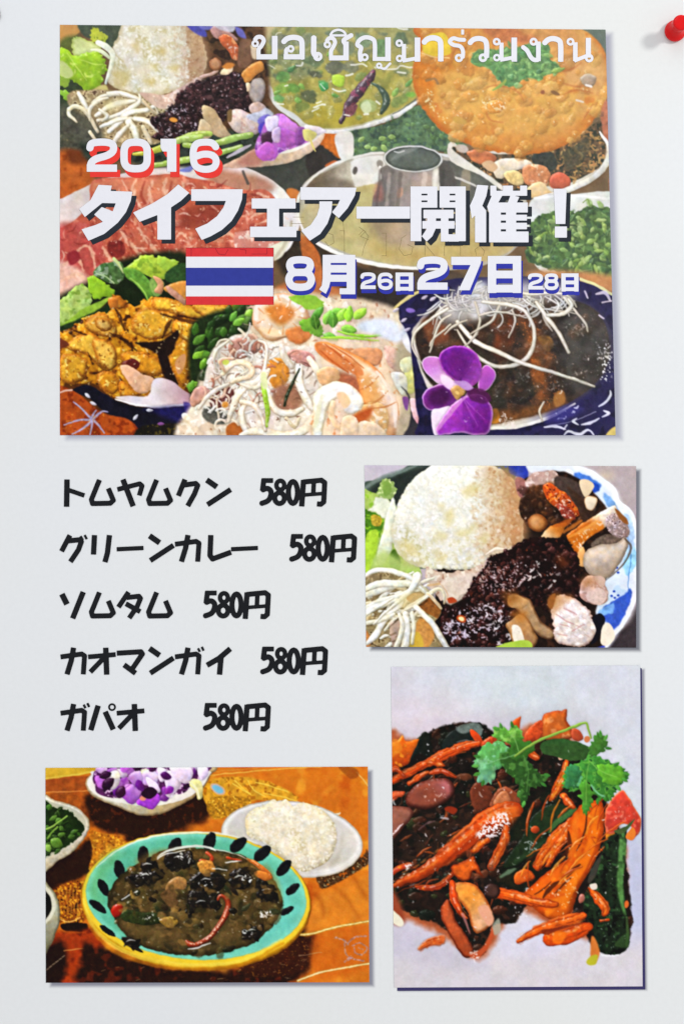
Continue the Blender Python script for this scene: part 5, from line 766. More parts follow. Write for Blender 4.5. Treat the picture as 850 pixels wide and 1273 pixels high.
    c.leaf(226, 515, 14, 8, 30, 'd9d4ee'); c.E(236, 525, 5, 4, 0, 'c870b0', s_=2); c.P('228 500 248 508 256 526 236 520', '3a2c78', s_=3, a=.8)
    # ---- noodle salad bottom centre
    c.P('236 410 260 390 300 380 330 372 350 380 330 400 300 416 270 430 262 470 240 500 236 470', '1f2c14', s_=4, n=(.25, 4)); c.P('310 372 340 360 400 366 470 376 500 392 512 420 512 440 500 550 235 550 240 500 262 440 300 410', 'd8c2a6', s_=4, n=(.1, 6), m=[('ece0cc', 7, .3, .4), ('b4866a', 6, .65, .4)])
    o('printed_lettuce', 'leafy greens around the noodle salad')
    gl = '240 420 262 396 290 384 314 378 330 386 316 404 290 420 272 430 264 450 262 470 244 476 240 450'
    for i in range(44):
        x, y = c.inside(gl, 1)[0]; c.leaf(x, y, U(10, 20), U(6, 11), U(-100, 0), c.R.choice(['2c4c1a', '1c3412', '3f6a20', '182810', '5c9030', '24401a']), a=.8, s_=2)
    for x, y, cl in ((250, 460, '6aa02c'), (240, 446, '7cb030'), (290, 404, '7cb83c'), (304, 392, '88bc44'), (286, 400, '5c9c34'), (232, 482, '7aa838'), (236, 488, '5c8c2c')): c.leaf(x, y, 16, 8, U(-80, 0), cl, a=.9)
    o('printed_shrimp', 'curled shrimp above the noodle salad')
    c.P('314 390 320 376 334 368 352 364 370 370 380 382 384 396 376 410 356 420 334 424 320 412 314 402', 'e3c8a8', s_=2, L=.25, n=(.05, 5), r=9, e='c8946a'); c.P('330 384 344 378 362 382 366 392 352 404 338 398', 'd07c38', s_=4, n=(.12, 4)); c.T('318 396 320 382 334 372 350 368', [5, 7, 7, 4], 'efe6dc', a=.85, s_=3); c.T('352 368 366 374 376 386', [4, 8, 6], 'ede9e6', a=.9, s_=2.5); c.T('324 408 340 414 360 412 374 404', [4, 9, 10, 5], 'eccca4', a=.9, s_=3); c.P('356 410 376 406 388 414 376 428 360 424', 'cc7840', s_=3, L=.2)
    for q in ('322 384 328 390', '332 374 337 382', '346 368 350 378', '362 370 360 380', '376 380 368 386', '380 396 370 394', '372 410 364 402', '352 416 352 406', '334 414 338 404', '320 402 328 398'): c.T(q, [2.4, 1], 'd08048', a=.6, s_=2)
    c.glints('318 372 376 366 384 400 330 416', 24, 'ffffff', (1, 2.4), .7)
    o('printed_lettuce'); c.ruffle('360 370 374 366 396 370 402 380 388 386 374 380', '8fc03c', 1.5, s_=2, n=(.1, 4)); c.ruffle('372 400 384 396 398 402 402 414 396 420 386 414 376 410', '74a838', 1.5, L=.15); c.leaf(388, 398, 22, 10, -50, '4f8a2c'); 
    for x, y, a_, cl in ((404, 404, -70, '7cc044'), (410, 392, -20, '6ab03c'), (420, 400, -60, '8ccc3c'), (432, 400, -80, '8cd030'), (394, 410, -100, '3f6c20'), (402, 416, 20, '66a83c'), (424, 408, 10, '7cc03c'), (440, 396, -40, '9cd83c'), (414, 408, -90, '50902c')): c.leaf(x, y, 20, 11, a_, cl, a=.95, vein='a8dc68')
    for q in ('400 420 430 420 470 424', '410 426 440 428 490 430', '420 412 450 418 480 416', '440 428 470 432 500 430'): c.T(q, [2, 4, 2], '90cc30', L=.25)
    c.P('446 402 470 396 490 400 500 418 490 426 466 416 448 412', 'd3dcea', s_=4, n=(.04, 5)); c.P('500 400 512 400 512 430 500 430', 'aebcdc', s_=4, a=.7)
    o('rice_noodles', 'glassy noodles and squid of the salad'); c.P('262 440 280 424 300 416 350 430 400 440 400 541 300 545 280 520 240 530 236 510 250 490', 'e0d3c2', s_=3, n=(.08, 5), m=[('9a7060', 5, .55, .3), ('f2ebe0', 5, .2, .3)])
    c.P('302 418 316 416 326 430 316 440 304 432', 'b08878', L=.3, n=(.2, 3)); c.P('284 430 296 420 310 424 316 438 300 446 288 442', 'a87868', L=.3, n=(.15, 3)); c.P('332 450 352 446 360 466 350 482 334 478', 'd98a34', s_=2.5, n=(.12, 4), L=.2); c.P('262 496 280 480 292 490 280 510 266 516', '6a3c38', s_=3, n=(.2, 3)); c.P('256 506 276 510 286 524 266 528 252 518', '5c5c54', s_=3, n=(.3, 3)); c.P('282 530 296 526 304 545 284 545', 'b0642c', s_=2.5, n=(.1, 3))
    c.P('236 496 244 482 254 480 262 488 250 500 240 506', 'c09080', L=.3, n=(.1, 3)); c.P('356 440 368 434 388 440 392 456 376 454 366 450', 'c48a80', L=.3, n=(.2, 3)); c.P('340 484 362 476 376 486 374 506 352 512 340 500', 'a07058', s_=4, n=(.12, 4))
    for i in range(70):
        x, y = c.inside('256 440 300 420 345 440 390 450 400 520 300 535 250 515', 1)[0]; t = U(-2.4, .4); l = U(6, 20); k_ = U(-.8, .8); c.T([x, y, x+l*.5*math.cos(t), y+l*.5*math.sin(t), x+l*math.cos(t+k_), y+l*math.sin(t+k_)], [1, U(1.4, 3), .8], c.R.choice(['6a4636', '8a5c44', '4c3428', 'a87860', '5c5244']), a=.55, s_=2)
    for i in range(80):
        x, y = c.inside('264 434 300 418 340 440 336 500 300 530 250 520 250 490', 1)[0]; t = U(-2.2, .2); r_ = U(8, 22); k_ = U(-.09, .09); p_ = [x, y]; X_, Y_ = x, y
        for j in range(5): t += k_*r_*.6; X_ += r_/4*math.cos(t); Y_ += r_/4*math.sin(t); p_ += [X_, Y_]
        c.T(p_, U(1.8, 3.4), c.R.choice(['f2efe6', 'dcd9d0', 'f8f4ea', 'c0bdb2', 'f0e0c8', 'e0b8a0', 'a86c58']), a=.8, L=.3, s_=1.2)
    for q, w_, cl in (('270 430 274 424 282 422 288 428', 3, 'a8bcb4'), ('284 424 270 436 266 448 270 462', [3, 4, 4, 3], 'b8bcae'), ('322 424 330 428 332 440 330 452 326 470 322 480', [3, 4, 5, 5, 5, 4], 'f0eae6'), ('276 466 290 452 306 452 314 460 310 468 296 472 288 476', [5, 8, 8, 7, 7, 7, 4], 'f2d6b4'), ('280 462 274 448 290 446', [4, 6, 4], 'c89478'), ('284 524 290 506 296 492 306 480 320 474 330 462', [5, 8, 9, 9, 8, 6], 'ece2cc'), ('248 508 258 494 270 484 284 478', [4, 6, 6, 4], 'd2cac4'), ('300 478 316 482 326 476 334 460', [4, 7, 7, 5], 'f2e8d0'), ('306 502 300 512 304 530 310 541', [5, 8, 8, 7], 'efe4d4'), ('332 484 336 500 346 512 362 514 376 508', [6, 8, 9, 9, 6], 'f2e9d4'), ('372 456 372 474 380 494 390 510', [9, 11, 11, 8], 'f4ecde'), ('300 541 320 536 350 542 376 536 392 518 400 500 410 490', [6, 10, 12, 12, 12, 10, 8], 'f6f0da'), ('384 446 394 460 400 480 398 498', [7, 9, 9, 7], 'f0e2c2'), ('350 430 354 444 362 456', [6, 9, 8], 'e3d6c4'), ('300 500 316 504 326 520 330 535', [5, 7, 6, 5], 'e8dccc'), ('356 520 366 530 372 520', [4, 6, 4], 'c8bc98'), ('398 440 404 452 402 468', [5, 7, 5], 'dcb88c')): c.T(q, w_, cl, L=.28, e='d2bea2', r=3, n=(.04, 4))
    c.T('372 458 364 476 356 494 354 504', [2, 4, 4, 3], '2c3420', L=.2); c.T('327 478 330 494 333 512 332 530', [5, 6, 6, 3], '9cc43c', L=.2); c.P('325 464 331 464 332 482 326 482', 'd8dca0', s_=2); c.E(281, 450, 4, 3.5, 0, 'c8d464', s_=2); c.E(280, 503, 4, 4, 0, 'd08a3c', s_=2)
    c.glints('270 430 400 430 400 535 300 535 260 500', 60, 'f6f2ea', (.8, 1.8), .7); c.glints('270 440 380 440 380 530 270 520', 30, '5a3020', (1, 2), .7)
    # big shrimp
    o('printed_shrimp', 'large orange shrimp tail in the middle of the salad'); c.P('396 426 440 424 500 430 508 470 500 520 505 545 390 545 396 500 402 470', 'e8cdb0', s_=4, n=(.08, 5), m=('dc9464', 7, .5, .4))
    c.P('400 470 420 462 446 470 452 486 440 500 420 480', 'b86a48', s_=4, n=(.2, 4)); c.P('394 462 410 456 422 462 418 476 400 480', 'dda878', L=.25, n=(.05, 4))
    c.P('436 436 456 432 474 436 472 452 456 456 440 448', 'd08c60', L=.25, n=(.1, 4)); c.P('478 430 492 436 498 456 492 462 480 450', 'd4a898', L=.2, n=(.12, 3))
    c.P('392 428 402 425 420 430 440 440 458 450 472 462 484 480 494 502 495 524 490 545 470 545 478 520 466 508 450 500 446 480 440 464 424 456 406 446 394 438', 'f0b07c', e='d0783c', r=8, L=.22, s_=1.5, n=(.04, 5), g=('f8ece0', 440, 470, 474, 452))
    c.P('392 430 400 427 424 440 446 454 452 466 440 466 420 456 402 446', 'd87840', s_=2.5, a=.85, n=(.1, 3)); c.T('402 428 424 436 446 450', 2, 'e8b890', a=.8); c.P('448 472 460 466 470 480 474 500 462 502 450 492', 'dc9a54', s_=5, a=.8); c.T('468 462 480 478 490 500 492 530', [3, 6, 7, 5], 'f0e6dc', a=.8, s_=3)
    c.P('446 506 466 500 480 508 482 530 472 545 448 545 440 524', 'dcae74', L=.25, n=(.08, 5), s_=1.8, m=('eed8b8', 6, .3, .4)); c.P('440 516 462 506 460 518 446 528', 'b85828', s_=4); c.P('440 541 448 524 470 528 480 545', 'e8ceac', s_=2, L=.15)
    for q in ('404 428 420 440 440 456', '398 436 414 450 434 464', '412 430 432 442 452 458'): c.T(q, [1, 2.6, 1.4], 'b8501c', a=.7, s_=1.6)
    for q in ('444 486 458 480 470 468', '450 502 466 500 482 486', '462 508 478 506 492 500'): c.T(q, [1, 2.4, 1], 'b86a34', a=.7, s_=2)
    c.glints('400 430 450 450 480 480 488 520 470 500', 26, 'fff6ea', (1, 2.6), .75)
    c.P('390 490 402 480 418 474 434 478 448 490 452 504 440 514 428 512 426 500 418 496 408 506 402 530 400 545 388 545 390 510', 'ecebe4', s_=1.8, L=.2, n=(.05, 4), e='d8c8a8'); c.P('418 490 428 488 436 500 428 508', 'e8c498', s_=3); c.T('414 500 412 516 420 530 434 541', [6, 8, 8, 6], 'e6c49c', L=.2); c.T('400 492 396 510 392 530', [4, 7, 5], 'e6e2b8', a=.7, s_=3); c.P('426 520 440 518 446 532 440 545 424 545', 'e6c8a8', L=.15)
    # ---- lilac and yellow bits, orchid
    c.P('494 430 506 425 516 432 524 446 530 470 528 490 540 520 540 545 492 545 500 500 490 470', 'b0a084', s_=4, n=(.1, 5)); c.P('500 420 514 410 524 420 520 440 506 436', 'dcdcde', s_=2.5); o('printed_orchid', 'pale yellow orchid bud'); c.P('506 448 522 446 526 462 520 480 510 490 502 480', 'd6d480', L=.2, s_=2, n=(.08, 4)); c.P('486 464 500 464 506 476 504 492 494 484', 'd9d8c8', L=.2, s_=2); c.P('498 448 512 444 510 460 500 462', 'd6d8b0', L=.15, s_=2)
    c.P('498 480 506 492 510 510 508 530 500 545 520 545 520 520 512 500 506 488', '343036', s_=3); c.P('510 496 524 500 536 514 540 528 532 535 518 526 512 514', 'dcb0b4', L=.15, s_=1.8, g=('c87898', 520, 508, 530, 532)); c.P('500 494 508 496 506 510 502 506', '7a4888', s_=2); c.P('520 480 540 476 560 480 552 500 530 504 522 494', 'c8a878', s_=3)
    # ---- dark dish bottom right
    c.P('500 372 530 356 570 346 660 344 722 350 764 366 780 372 780 550 540 550 520 520 514 470 508 420 496 396', '211d44', s_=2, n=(.12, 8), m=('181530', 9, .3, .4)); c.T('490 384 504 372 522 362 548 356', [3, 4, 4, 2], 'd2be78'); c.T('716 346 734 352 750 360 772 372', [3, 3.5, 3.5, 3], 'd6d090'); c.E(510, 386, 6, 3, 10, '7a60b8', s_=2)
    o('printed_plate', 'navy plate of dark glazed meat under white scallion threads'); c.P('512 420 520 400 540 380 580 366 640 362 700 368 740 384 758 410 762 440 748 470 722 496 700 512 670 524 630 532 600 534 560 520 530 480', 'd4ccc0', s_=1.8, g=('2a2444', 600, 500, 650, 440)); o('glazed_meat')
    c.P('516 416 528 396 550 380 600 370 660 364 710 372 744 390 756 420 756 446 742 474 712 498 680 512 640 522 606 528 590 524 560 500 530 470 520 440', '31251e', s_=3, n=(.2, 6), m=[('4a3022', 8, .3, .4), ('231c1a', 9, .3, .4)]); c.P('700 376 744 392 758 430 744 470 714 490 690 450 690 410', '423f3c', s_=10, a=.85, n=(.12, 6)); c.P('600 512 640 508 680 500 700 492 690 508 650 520 606 528', '6a4020', s_=4, n=(.2, 3)); c.T('600 532 640 531 680 520 714 502', [2, 4, 4, 2], 'e2ded6')
    c.P('655 420 668 410 682 424 684 444 678 470 682 492 670 498 664 480 658 460', '8e4c20', s_=5, n=(.25, 4), a=.9); c.P('668 420 682 418 688 430 678 436', 'd08c34', s_=3); c.P('610 396 630 390 640 410 630 440 616 440', '7a3418', s_=5, n=(.25, 4), a=.8); c.P('524 400 540 396 560 410 556 424 536 428', '8a4a2c', s_=4, n=(.2, 3), a=.8); c.P('640 380 656 376 668 396 660 420 648 410', '6c3c20', s_=5, a=.7); c.P('560 440 600 440 620 470 600 500 580 480', '26281e', s_=8, a=.7); c.P('608 512 618 508 620 524 610 526', 'c87c20', s_=3); c.P('688 490 700 486 702 500 690 506', '9a6430', s_=3)
    sp = [(625, 407, 12), (630, 519, 26), (664, 430, 20), (690, 480, 16), (720, 410, 14), (710, 410, 10), (752, 440, 12), (680, 400, 8), (650, 470, 12), (720, 465, 6), (668, 430, 14)]
    for x, y, n_ in sp: c.glints([x-9, y-7, x+9, y-7, x+9, y+7, x-9, y+7], n_, 'e6dcd8', (.9, 2.2), .85)
    c.spark('540 390 740 390 750 440 690 500 600 510 560 450', '9a8478', 1.7, .8, .7); c.spark('610 400 650 390 690 430 690 500 660 500 650 440', 'c86c34', 2, .6, .7)
    c.lumps('530 400 600 380 700 372 750 410 745 470 690 508 600 520 540 470', 110, ['2a1e18', '3c2a1e', '1e1816', '4e3020', '2c2c24', '5c3820'], (6, 20), 'd8ccc4', .4, L=.4, a=.5, sf=4)
    c.spark('744 430 758 430 758 470 744 470', 'e8e8ea', 2.6, .35)
    for q in ('744 505 752 500 758 492 758 486', '676 531 690 530 702 534', '700 534 704 528', '718 528 712 524 716 520', '722 528 732 526 744 520', '748 518 756 514 750 510', '700 541 706 536 720 540 730 534 738 541', '694 520 702 520'): c.T(q, [1.5, 4, 1.5], 'd2d2e4', a=.95)
    c.T('680 530 700 526 716 522 740 512', 1, 'b0b0d0', a=.7); c.P('684 512 714 504 724 510 700 524 680 526', '352f7c', s_=5, a=.8); c.glints('690 512 716 506 716 516 694 522', 8, 'c8c8ee', (1, 2)); c.P('757 535 768 530 768 545 752 545', 'c8b060', s_=2)
    for q in ('740 366 752 364 758 374', '748 376 760 374', '744 392 750 396', '726 362 730 370'): c.T(q, [2, 5, 2], 'd4c8dc', a=.85)
    for x, y in ((538, 374), (502, 400), (506, 412), (528, 372), (492, 388)): c.leaf(x-4, y, 9, 4, -30, 'c8bcd0', a=.85)
    # scallion threads
    o('scallion_threads', 'tangle of white scallion threads'); th = 'e0dcd2'
    c.P('556 372 590 354 640 350 700 356 712 368 680 372 640 380 600 392 570 402 548 396', 'd6d2d0', a=.75, s_=10, n=(.06, 5))
    c.P('586 356 600 352 606 372 600 392 588 396 582 380', 'dcdade', s_=5, a=.9)
    for i in range(80):
        x = U(545, 700); y = U(356, 386)-(x-620)*.0; t = U(1.6, 2.9) if x < 610 else U(-.3, 1.5); r_ = U(16, 46); k_ = U(-.05, .05); p_ = [x, y]; X_, Y_ = x, y
        for j in range(5): t += k_*r_*.4; X_ += r_/5*math.cos(t); Y_ += r_/5*math.sin(t)*.8; p_ += [X_, Y_]
        c.T(p_, [U(1, 2), U(1.8, 3), U(1, 1.8)], c.R.choice(['e2ded6', 'd4d0cc', 'e8e6e4', 'c4bcb0']), a=.85, L=.15, s_=1.1, ao=(.25, 2))
    for q, w_ in (('600 376 626 378 648 384 660 400 664 420 658 440 644 452 620 456 600 448 580 430 568 410', [4, 5, 5, 5, 5, 6, 6, 5, 5, 4, 2]), ('568 400 590 424 620 438 650 452 690 464 738 480', [5, 6, 6, 5, 4.5, 3]), ('666 376 680 396 694 414 706 438', [4, 5.5, 5, 4]), ('560 392 548 400 540 418 534 438', [3, 3, 3, 2]), ('556 384 530 400 516 414 512 430 520 446 528 456', [4, 4, 3.5, 3, 2.5, 2]), ('590 376 596 400 588 420 570 436', [3, 3.5, 3, 2]), ('620 380 612 398 596 408 584 416', [3, 3.5, 3, 2]), ('700 370 716 388 728 404 730 412', [3, 3, 3, 2]), ('640 362 660 366 690 364 708 370 716 382', [3, 4, 4, 3, 2]), ('680 392 700 390 710 380 706 372', [4, 6, 5, 4]), ('552 416 566 404 580 398', [2, 3, 2]), ('636 386 640 400 632 420', [2.5, 3, 2]), ('596 392 620 388 650 394', [3, 3, 2]), ('676 500 670 512 674 524', [2, 3, 2]), ('560 404 540 420 534 430', [2.5, 2.5, 2])):
        c.T(q, w_, th, L=.28, e='a89c88', r=2, s_=1)
    # orchid
    o('printed_orchid', 'large purple orchid bloom at the bottom')
    c.P('525 448 533 443 545 444 552 452 560 466 562 480 546 478 534 468 526 458', 'c070c4', s_=1.2, L=.2, g=('e0b4e2', 540, 450, 552, 478), e='e4c4e8', r=2); c.P('596 462 604 454 612 458 616 468 610 480 602 486 594 484', 'a848b4', s_=1.2, L=.2, e='dcb0dc', r=2)
    c.P('545 444 552 434 566 430 580 432 592 440 598 456 596 470 588 480 576 480 562 470 550 460', '64127e', s_=1.2, L=.2, n=(.1, 6), g=('a440b8', 568, 446, 598, 474), e='a848b8', r=3, ao=(.2, 4)); c.P('554 446 566 438 580 444 584 460 576 468 562 458', '581066', s_=5, a=.55)
    for k in range(9): t = .2+k*.2; c.T([572, 474, 572-26*math.cos(t+.5), 474-34*math.sin(t+.3)], [1.4, .8], '4c0c60', a=.35, s_=1.6)
    c.P('524 496 530 484 544 478 558 478 566 488 568 500 556 508 540 511 528 506', '6a2278', s_=1.2, L=.2, n=(.1, 5), e='c088cc', r=3); c.P('534 490 550 482 560 492 550 504 536 503', '3a0c40', s_=4, a=.85)
    c.P('536 512 546 508 560 506 550 528 544 541 538 538', 'e4d4ea', s_=1.5); c.P('542 532 552 516 566 500 580 492 596 490 606 498 612 510 610 530 604 540 586 541 572 538 552 541 544 541', '9a30b2', s_=1.2, L=.2, n=(.1, 6), g=('6a1484', 560, 520, 600, 530), e='d08cd8', r=4, ao=(.2, 4))
    for k in range(10): t = .1+k*.15; c.T([574, 494, 574+36*math.cos(t), 494+42*math.sin(t)], [1.6, .8], c.R.choice(['5c1478', 'c87cd8', '701c88']), a=.35, s_=1.6)
    c.T('544 534 556 518 570 502 582 490', [3, 5, 4, 3], 'c884c8', a=.8, s_=2); c.P('580 484 600 484 610 496 600 502 584 496', '4c1248', s_=3, a=.9)
    c.P('548 466 560 470 572 480 562 486 550 478', 'f0d0ee', s_=2.5, a=.9); c.P('560 484 568 479 577 482 577 489 569 497 563 492', 'cc9a50', L=.2, n=(.1, 3), s_=2.5, a=.9); c.E(568, 488, 3, 2, 40, 'e8c070', s_=2); c.P('564 474 578 474 588 482 580 486 570 480', 'b080c0', s_=2.5)
    c.glints('530 446 604 446 604 535 530 535', 16, 'f4e0f6', (.8, 1.6), .5)
    c.finish(.012, warp=.5, con=.14, blur=1, lift=.95, sat=.98)
    # slight loss of contrast towards the upper right, gloss sheen painted into the ink
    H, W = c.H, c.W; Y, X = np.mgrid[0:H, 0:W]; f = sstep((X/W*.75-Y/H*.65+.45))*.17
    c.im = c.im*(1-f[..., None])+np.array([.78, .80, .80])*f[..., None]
    return c
# ---------------------------------------------------------------- materials
INK = 1.09      # ink colours below are as they look under this light; reflectance is that over INK
def lin(c): c = np.asarray(c, np.float32); return np.where(c <= .04045, c/12.92, ((c+.055)/1.055)**2.4)
def nt(name):
    m = bpy.data.materials.new(name); m.use_nodes = True; t = m.node_tree; return m, t, t.nodes['Principled BSDF']
def paper_relief(t, bsdf, fine=.25):
    """slow waviness of the hanging sheet plus paper fibre"""
    tc = t.nodes.new('ShaderNodeTexCoord')
    n1 = t.nodes.new('ShaderNodeTexNoise'); n1.inputs['Scale'].default_value = 7; n1.inputs['Detail'].default_value = 1.5
    n2 = t.nodes.new('ShaderNodeTexNoise'); n2.inputs['Scale'].default_value = 900; n2.inputs['Detail'].default_value = 3
    b1 = t.nodes.new('ShaderNodeBump'); b1.inputs['Distance'].default_value = .006; b1.inputs['Strength'].default_value = .3
    b2 = t.nodes.new('ShaderNodeBump'); b2.inputs['Distance'].default_value = .0003; b2.inputs['Strength'].default_value = fine
    for n in (n1, n2): t.links.new(tc.outputs['Object'], n.inputs['Vector'])
    t.links.new(n1.outputs[0], b1.inputs['Height']); t.links.new(n2.outputs[0], b2.inputs['Height'])
    t.links.new(b1.outputs[0], b2.inputs['Normal']); t.links.new(b2.outputs[0], bsdf.inputs['Normal'])
    return tc
def flat_mat(name, hexc, rough=.5, spec=.1, var=.03, scale=300, k=INK):
    m, t, b = nt(name); tc = paper_relief(t, b)
    n = t.nodes.new('ShaderNodeTexNoise'); n.inputs['Scale'].default_value = scale; n.inputs['Detail'].default_value = 3
    r = t.nodes.new('ShaderNodeValToRGB'); c = lin(hx(hexc))/k
    r.color_ramp.elements[0].position = .3; r.color_ramp.elements[1].position = .7
    r.color_ramp.elements[0].color = (*[float(v) for v in c*(1-var)], 1); r.color_ramp.elements[1].color = (*[float(min(v, 1)) for v in c*(1+var)], 1)
    t.links.new(tc.outputs['Object'], n.inputs['Vector']); t.links.new(n.outputs[0], r.inputs[0]); t.links.new(r.outputs[0], b.inputs['Base Color'])
    b.inputs['Roughness'].default_value = rough; b.inputs['Specular IOR Level'].default_value = spec
    return m
PAPER = 'e3e7e8'
def paper_mat(name='poster_paper', mult=False):
    m, t, b = nt(name); tc = paper_relief(t, b, .12)
    n = t.nodes.new('ShaderNodeTexNoise'); n.inputs['Scale'].default_value = 4.5; n.inputs['Detail'].default_value = 2
    r = t.nodes.new('ShaderNodeValToRGB'); c = lin(hx(PAPER))/INK
    r.color_ramp.elements[0].position = .35; r.color_ramp.elements[1].position = .65
    r.color_ramp.elements[0].color = (float(c[0])*1.005, float(c[1])*1.0, float(c[2])*.975, 1); r.color_ramp.elements[1].color = (float(c[0])*.995, float(c[1]), float(c[2])*1.025, 1)
    n3 = t.nodes.new('ShaderNodeTexNoise'); n3.inputs['Scale'].default_value = 420; n3.inputs['Detail'].default_value = 4
    mr = t.nodes.new('ShaderNodeMapRange'); mr.inputs['From Min'].default_value = .3; mr.inputs['From Max'].default_value = .7; mr.inputs['To Min'].default_value = .988; mr.inputs['To Max'].default_value = 1.01
    mx = t.nodes.new('ShaderNodeMix'); mx.data_type = 'RGBA'; mx.blend_type = 'MULTIPLY'; mx.inputs['Factor'].default_value = 1
    t.links.new(tc.outputs['Object'], n.inputs['Vector']); t.links.new(tc.outputs['Object'], n3.inputs['Vector']); t.links.new(n.outputs[0], r.inputs[0]); t.links.new(n3.outputs[0], mr.inputs[0])
    t.links.new(r.outputs[0], mx.inputs['A']); t.links.new(mr.outputs[0], mx.inputs['B']); out = mx.outputs['Result']
    if mult:
        a = t.nodes.new('ShaderNodeAttribute'); a.attribute_name = 'ink'
        m2 = t.nodes.new('ShaderNodeMix'); m2.data_type = 'RGBA'; m2.blend_type = 'MULTIPLY'; m2.inputs['Factor'].default_value = 1
        t.links.new(out, m2.inputs['A']); t.links.new(a.outputs['Color'], m2.inputs['B']); out = m2.outputs['Result']
    t.links.new(out, b.inputs['Base Color']); b.inputs['Roughness'].default_value = .6; b.inputs['Specular IOR Level'].default_value = .2
    return m
def ink_mat():
    m, t, b = nt('photo_print_ink'); tc = paper_relief(t, b, .1)
    a = t.nodes.new('ShaderNodeAttribute'); a.attribute_name = 'ink'
    n = t.nodes.new('ShaderNodeTexNoise'); n.inputs['Scale'].default_value = 700; n.inputs['Detail'].default_value = 2
    mr = t.nodes.new('ShaderNodeMapRange'); mr.inputs['From Min'].default_value = .3; mr.inputs['From Max'].default_value = .7; mr.inputs['To Min'].default_value = .975; mr.inputs['To Max'].default_value = 1.025
    mx = t.nodes.new('ShaderNodeMix'); mx.data_type = 'RGBA'; mx.blend_type = 'MULTIPLY'; mx.inputs['Factor'].default_value = 1
    t.links.new(tc.outputs['Object'], n.inputs['Vector']); t.links.new(n.outputs[0], mr.inputs[0]); t.links.new(a.outputs['Color'], mx.inputs['A']); t.links.new(mr.outputs[0], mx.inputs['B'])
    t.links.new(mx.outputs['Result'], b.inputs['Base Color']); b.inputs['Roughness'].default_value = .42; b.inputs['Specular IOR Level'].default_value = .1
    return m
M_PAPER = paper_mat(); M_SHADE = paper_mat('printed_drop_shadow_ink', True); M_INK = ink_mat()
M_BLACK = flat_mat('black_lettering_ink', '181a1e', var=.12); M_WHITE = flat_mat('white_lettering_ink', 'e6e8ef', var=.015)
M_TSH = flat_mat('charcoal_lettering_ink', '272d35', var=.1); M_RED = flat_mat('red_lettering_ink', 'e83c34', var=.04); M_BLUE = flat_mat('blue_lettering_ink', '3238a6', var=.06)
M_FRED = flat_mat('flag_red_ink', 'd8363a', var=.06); M_FBLUE = flat_mat('flag_blue_ink', '323c96', var=.06); M_FWHITE = flat_mat('flag_white_ink', 'e8eaef', var=.015); M_LINE = flat_mat('thin_outline_ink', '8c7e52', var=.1)
# ---------------------------------------------------------------- object helpers
def link(name, me, mat, parent=None, label=None, y=0.0):
    o = bpy.data.objects.new(name, me); COL.objects.link(o)
    if mat: me.materials.append(mat)
    if parent: o.parent = parent
    if label: o['label'] = label
    return o
def fast_mesh(name, co, quads, col=None):
    """co (n,3), quads (m,4)"""
    me = bpy.data.meshes.new(name); me.vertices.add(len(co)); me.vertices.foreach_set('co', co.astype(np.float32).ravel())
    me.loops.add(quads.size); me.loops.foreach_set('vertex_index', quads.astype(np.int32).ravel())
    me.polygons.add(len(quads)); me.polygons.foreach_set('loop_start', np.arange(0, quads.size, 4, dtype=np.int32))
    me.update(calc_edges=True)
    if col is not None:
        a = me.color_attributes.new('ink', 'FLOAT_COLOR', 'POINT'); a.data.foreach_set('color', np.concatenate([col, np.ones((len(col), 1), np.float32)], 1).astype(np.float32).ravel())
    return me
def poly_mesh(name, polys, y):
    """flat polygons given in poster units at depth y in front of the sheet"""
    vs, fs = [], []
    for p in polys:
        fs.append(list(range(len(vs), len(vs)+len(p)))); vs += [(wx(a), -y, wz(b)) for a, b in p]
    me = bpy.data.meshes.new(name); me.from_pydata(vs, [], fs); me.update(); return me
L1 = .0001      # one printed layer
def bil(quad, u, v):
    (ax, ay), (bx, by), (cx_, cy_), (dx, dy) = quad
    return (ax*(1-u)+bx*u)*(1-v)+(dx*(1-u)+cx_*u)*v, (ay*(1-u)+by*u)*(1-v)+(dy*(1-u)+cy_*u)*v
def print_photo(name, label, cv, quad, parent, y):
    """one printed photograph: a fine sheet coloured with the painted ink, cut along the things it shows"""
    w = int(max(abs(quad[1][0]-quad[0][0]), abs(quad[2][0]-quad[3][0]))*PITCH); h = int(abs(quad[3][1]-quad[0][1])*PITCH)
    v, u = np.mgrid[0:h+1, 0:w+1]; X, Y = bil(quad, u/w, v/h)
    fx = np.clip((X-cv.x0)*SS-.5, 0, cv.W-1.01); fy = np.clip((Y-cv.y0)*SS-.5, 0, cv.H-1.01); ix = fx.astype(int); iy = fy.astype(int)
    tx = (fx-ix)[..., None]; ty = (fy-iy)[..., None]; im = cv.im
    c = (im[iy, ix]*(1-tx)+im[iy, ix+1]*tx)*(1-ty)+(im[iy+1, ix]*(1-tx)+im[iy+1, ix+1]*tx)*ty
    col = lin(np.clip(c, 0, 1))/INK; idv = cv.ids[np.round(fy).astype(int), np.round(fx).astype(int)]
    co = np.stack([(X-CX)*U, np.full_like(X, -y), (CY-Y)*U+CZ], -1).reshape(-1, 3); col = col.reshape(-1, 3)
    a = (v[:-1, :-1]*(w+1)+u[:-1, :-1]).ravel(); quads = np.stack([a, a+w+1, a+w+2, a+1], 1); cid = idv[:-1, :-1].ravel()
    cnt = np.bincount(cid, minlength=len(cv.names)); root = None
    small = np.where(cnt < 45)[0]; cid = np.where(np.isin(cid, small), 0, cid)
    order = [0]+[i for i in range(1, len(cv.names)) if cnt[i] >= 45]
    for i in order:
        q = quads[cid == i]
        if not len(q): continue
        vs, inv = np.unique(q, return_inverse=True)
        nm, lb = (name, label) if i == 0 else cv.names[i]
        o = link(nm, fast_mesh(nm, co[vs], inv.reshape(-1, 4), col[vs]), M_INK, parent if i == 0 else root, lb)
        if i == 0: root = o
    return root
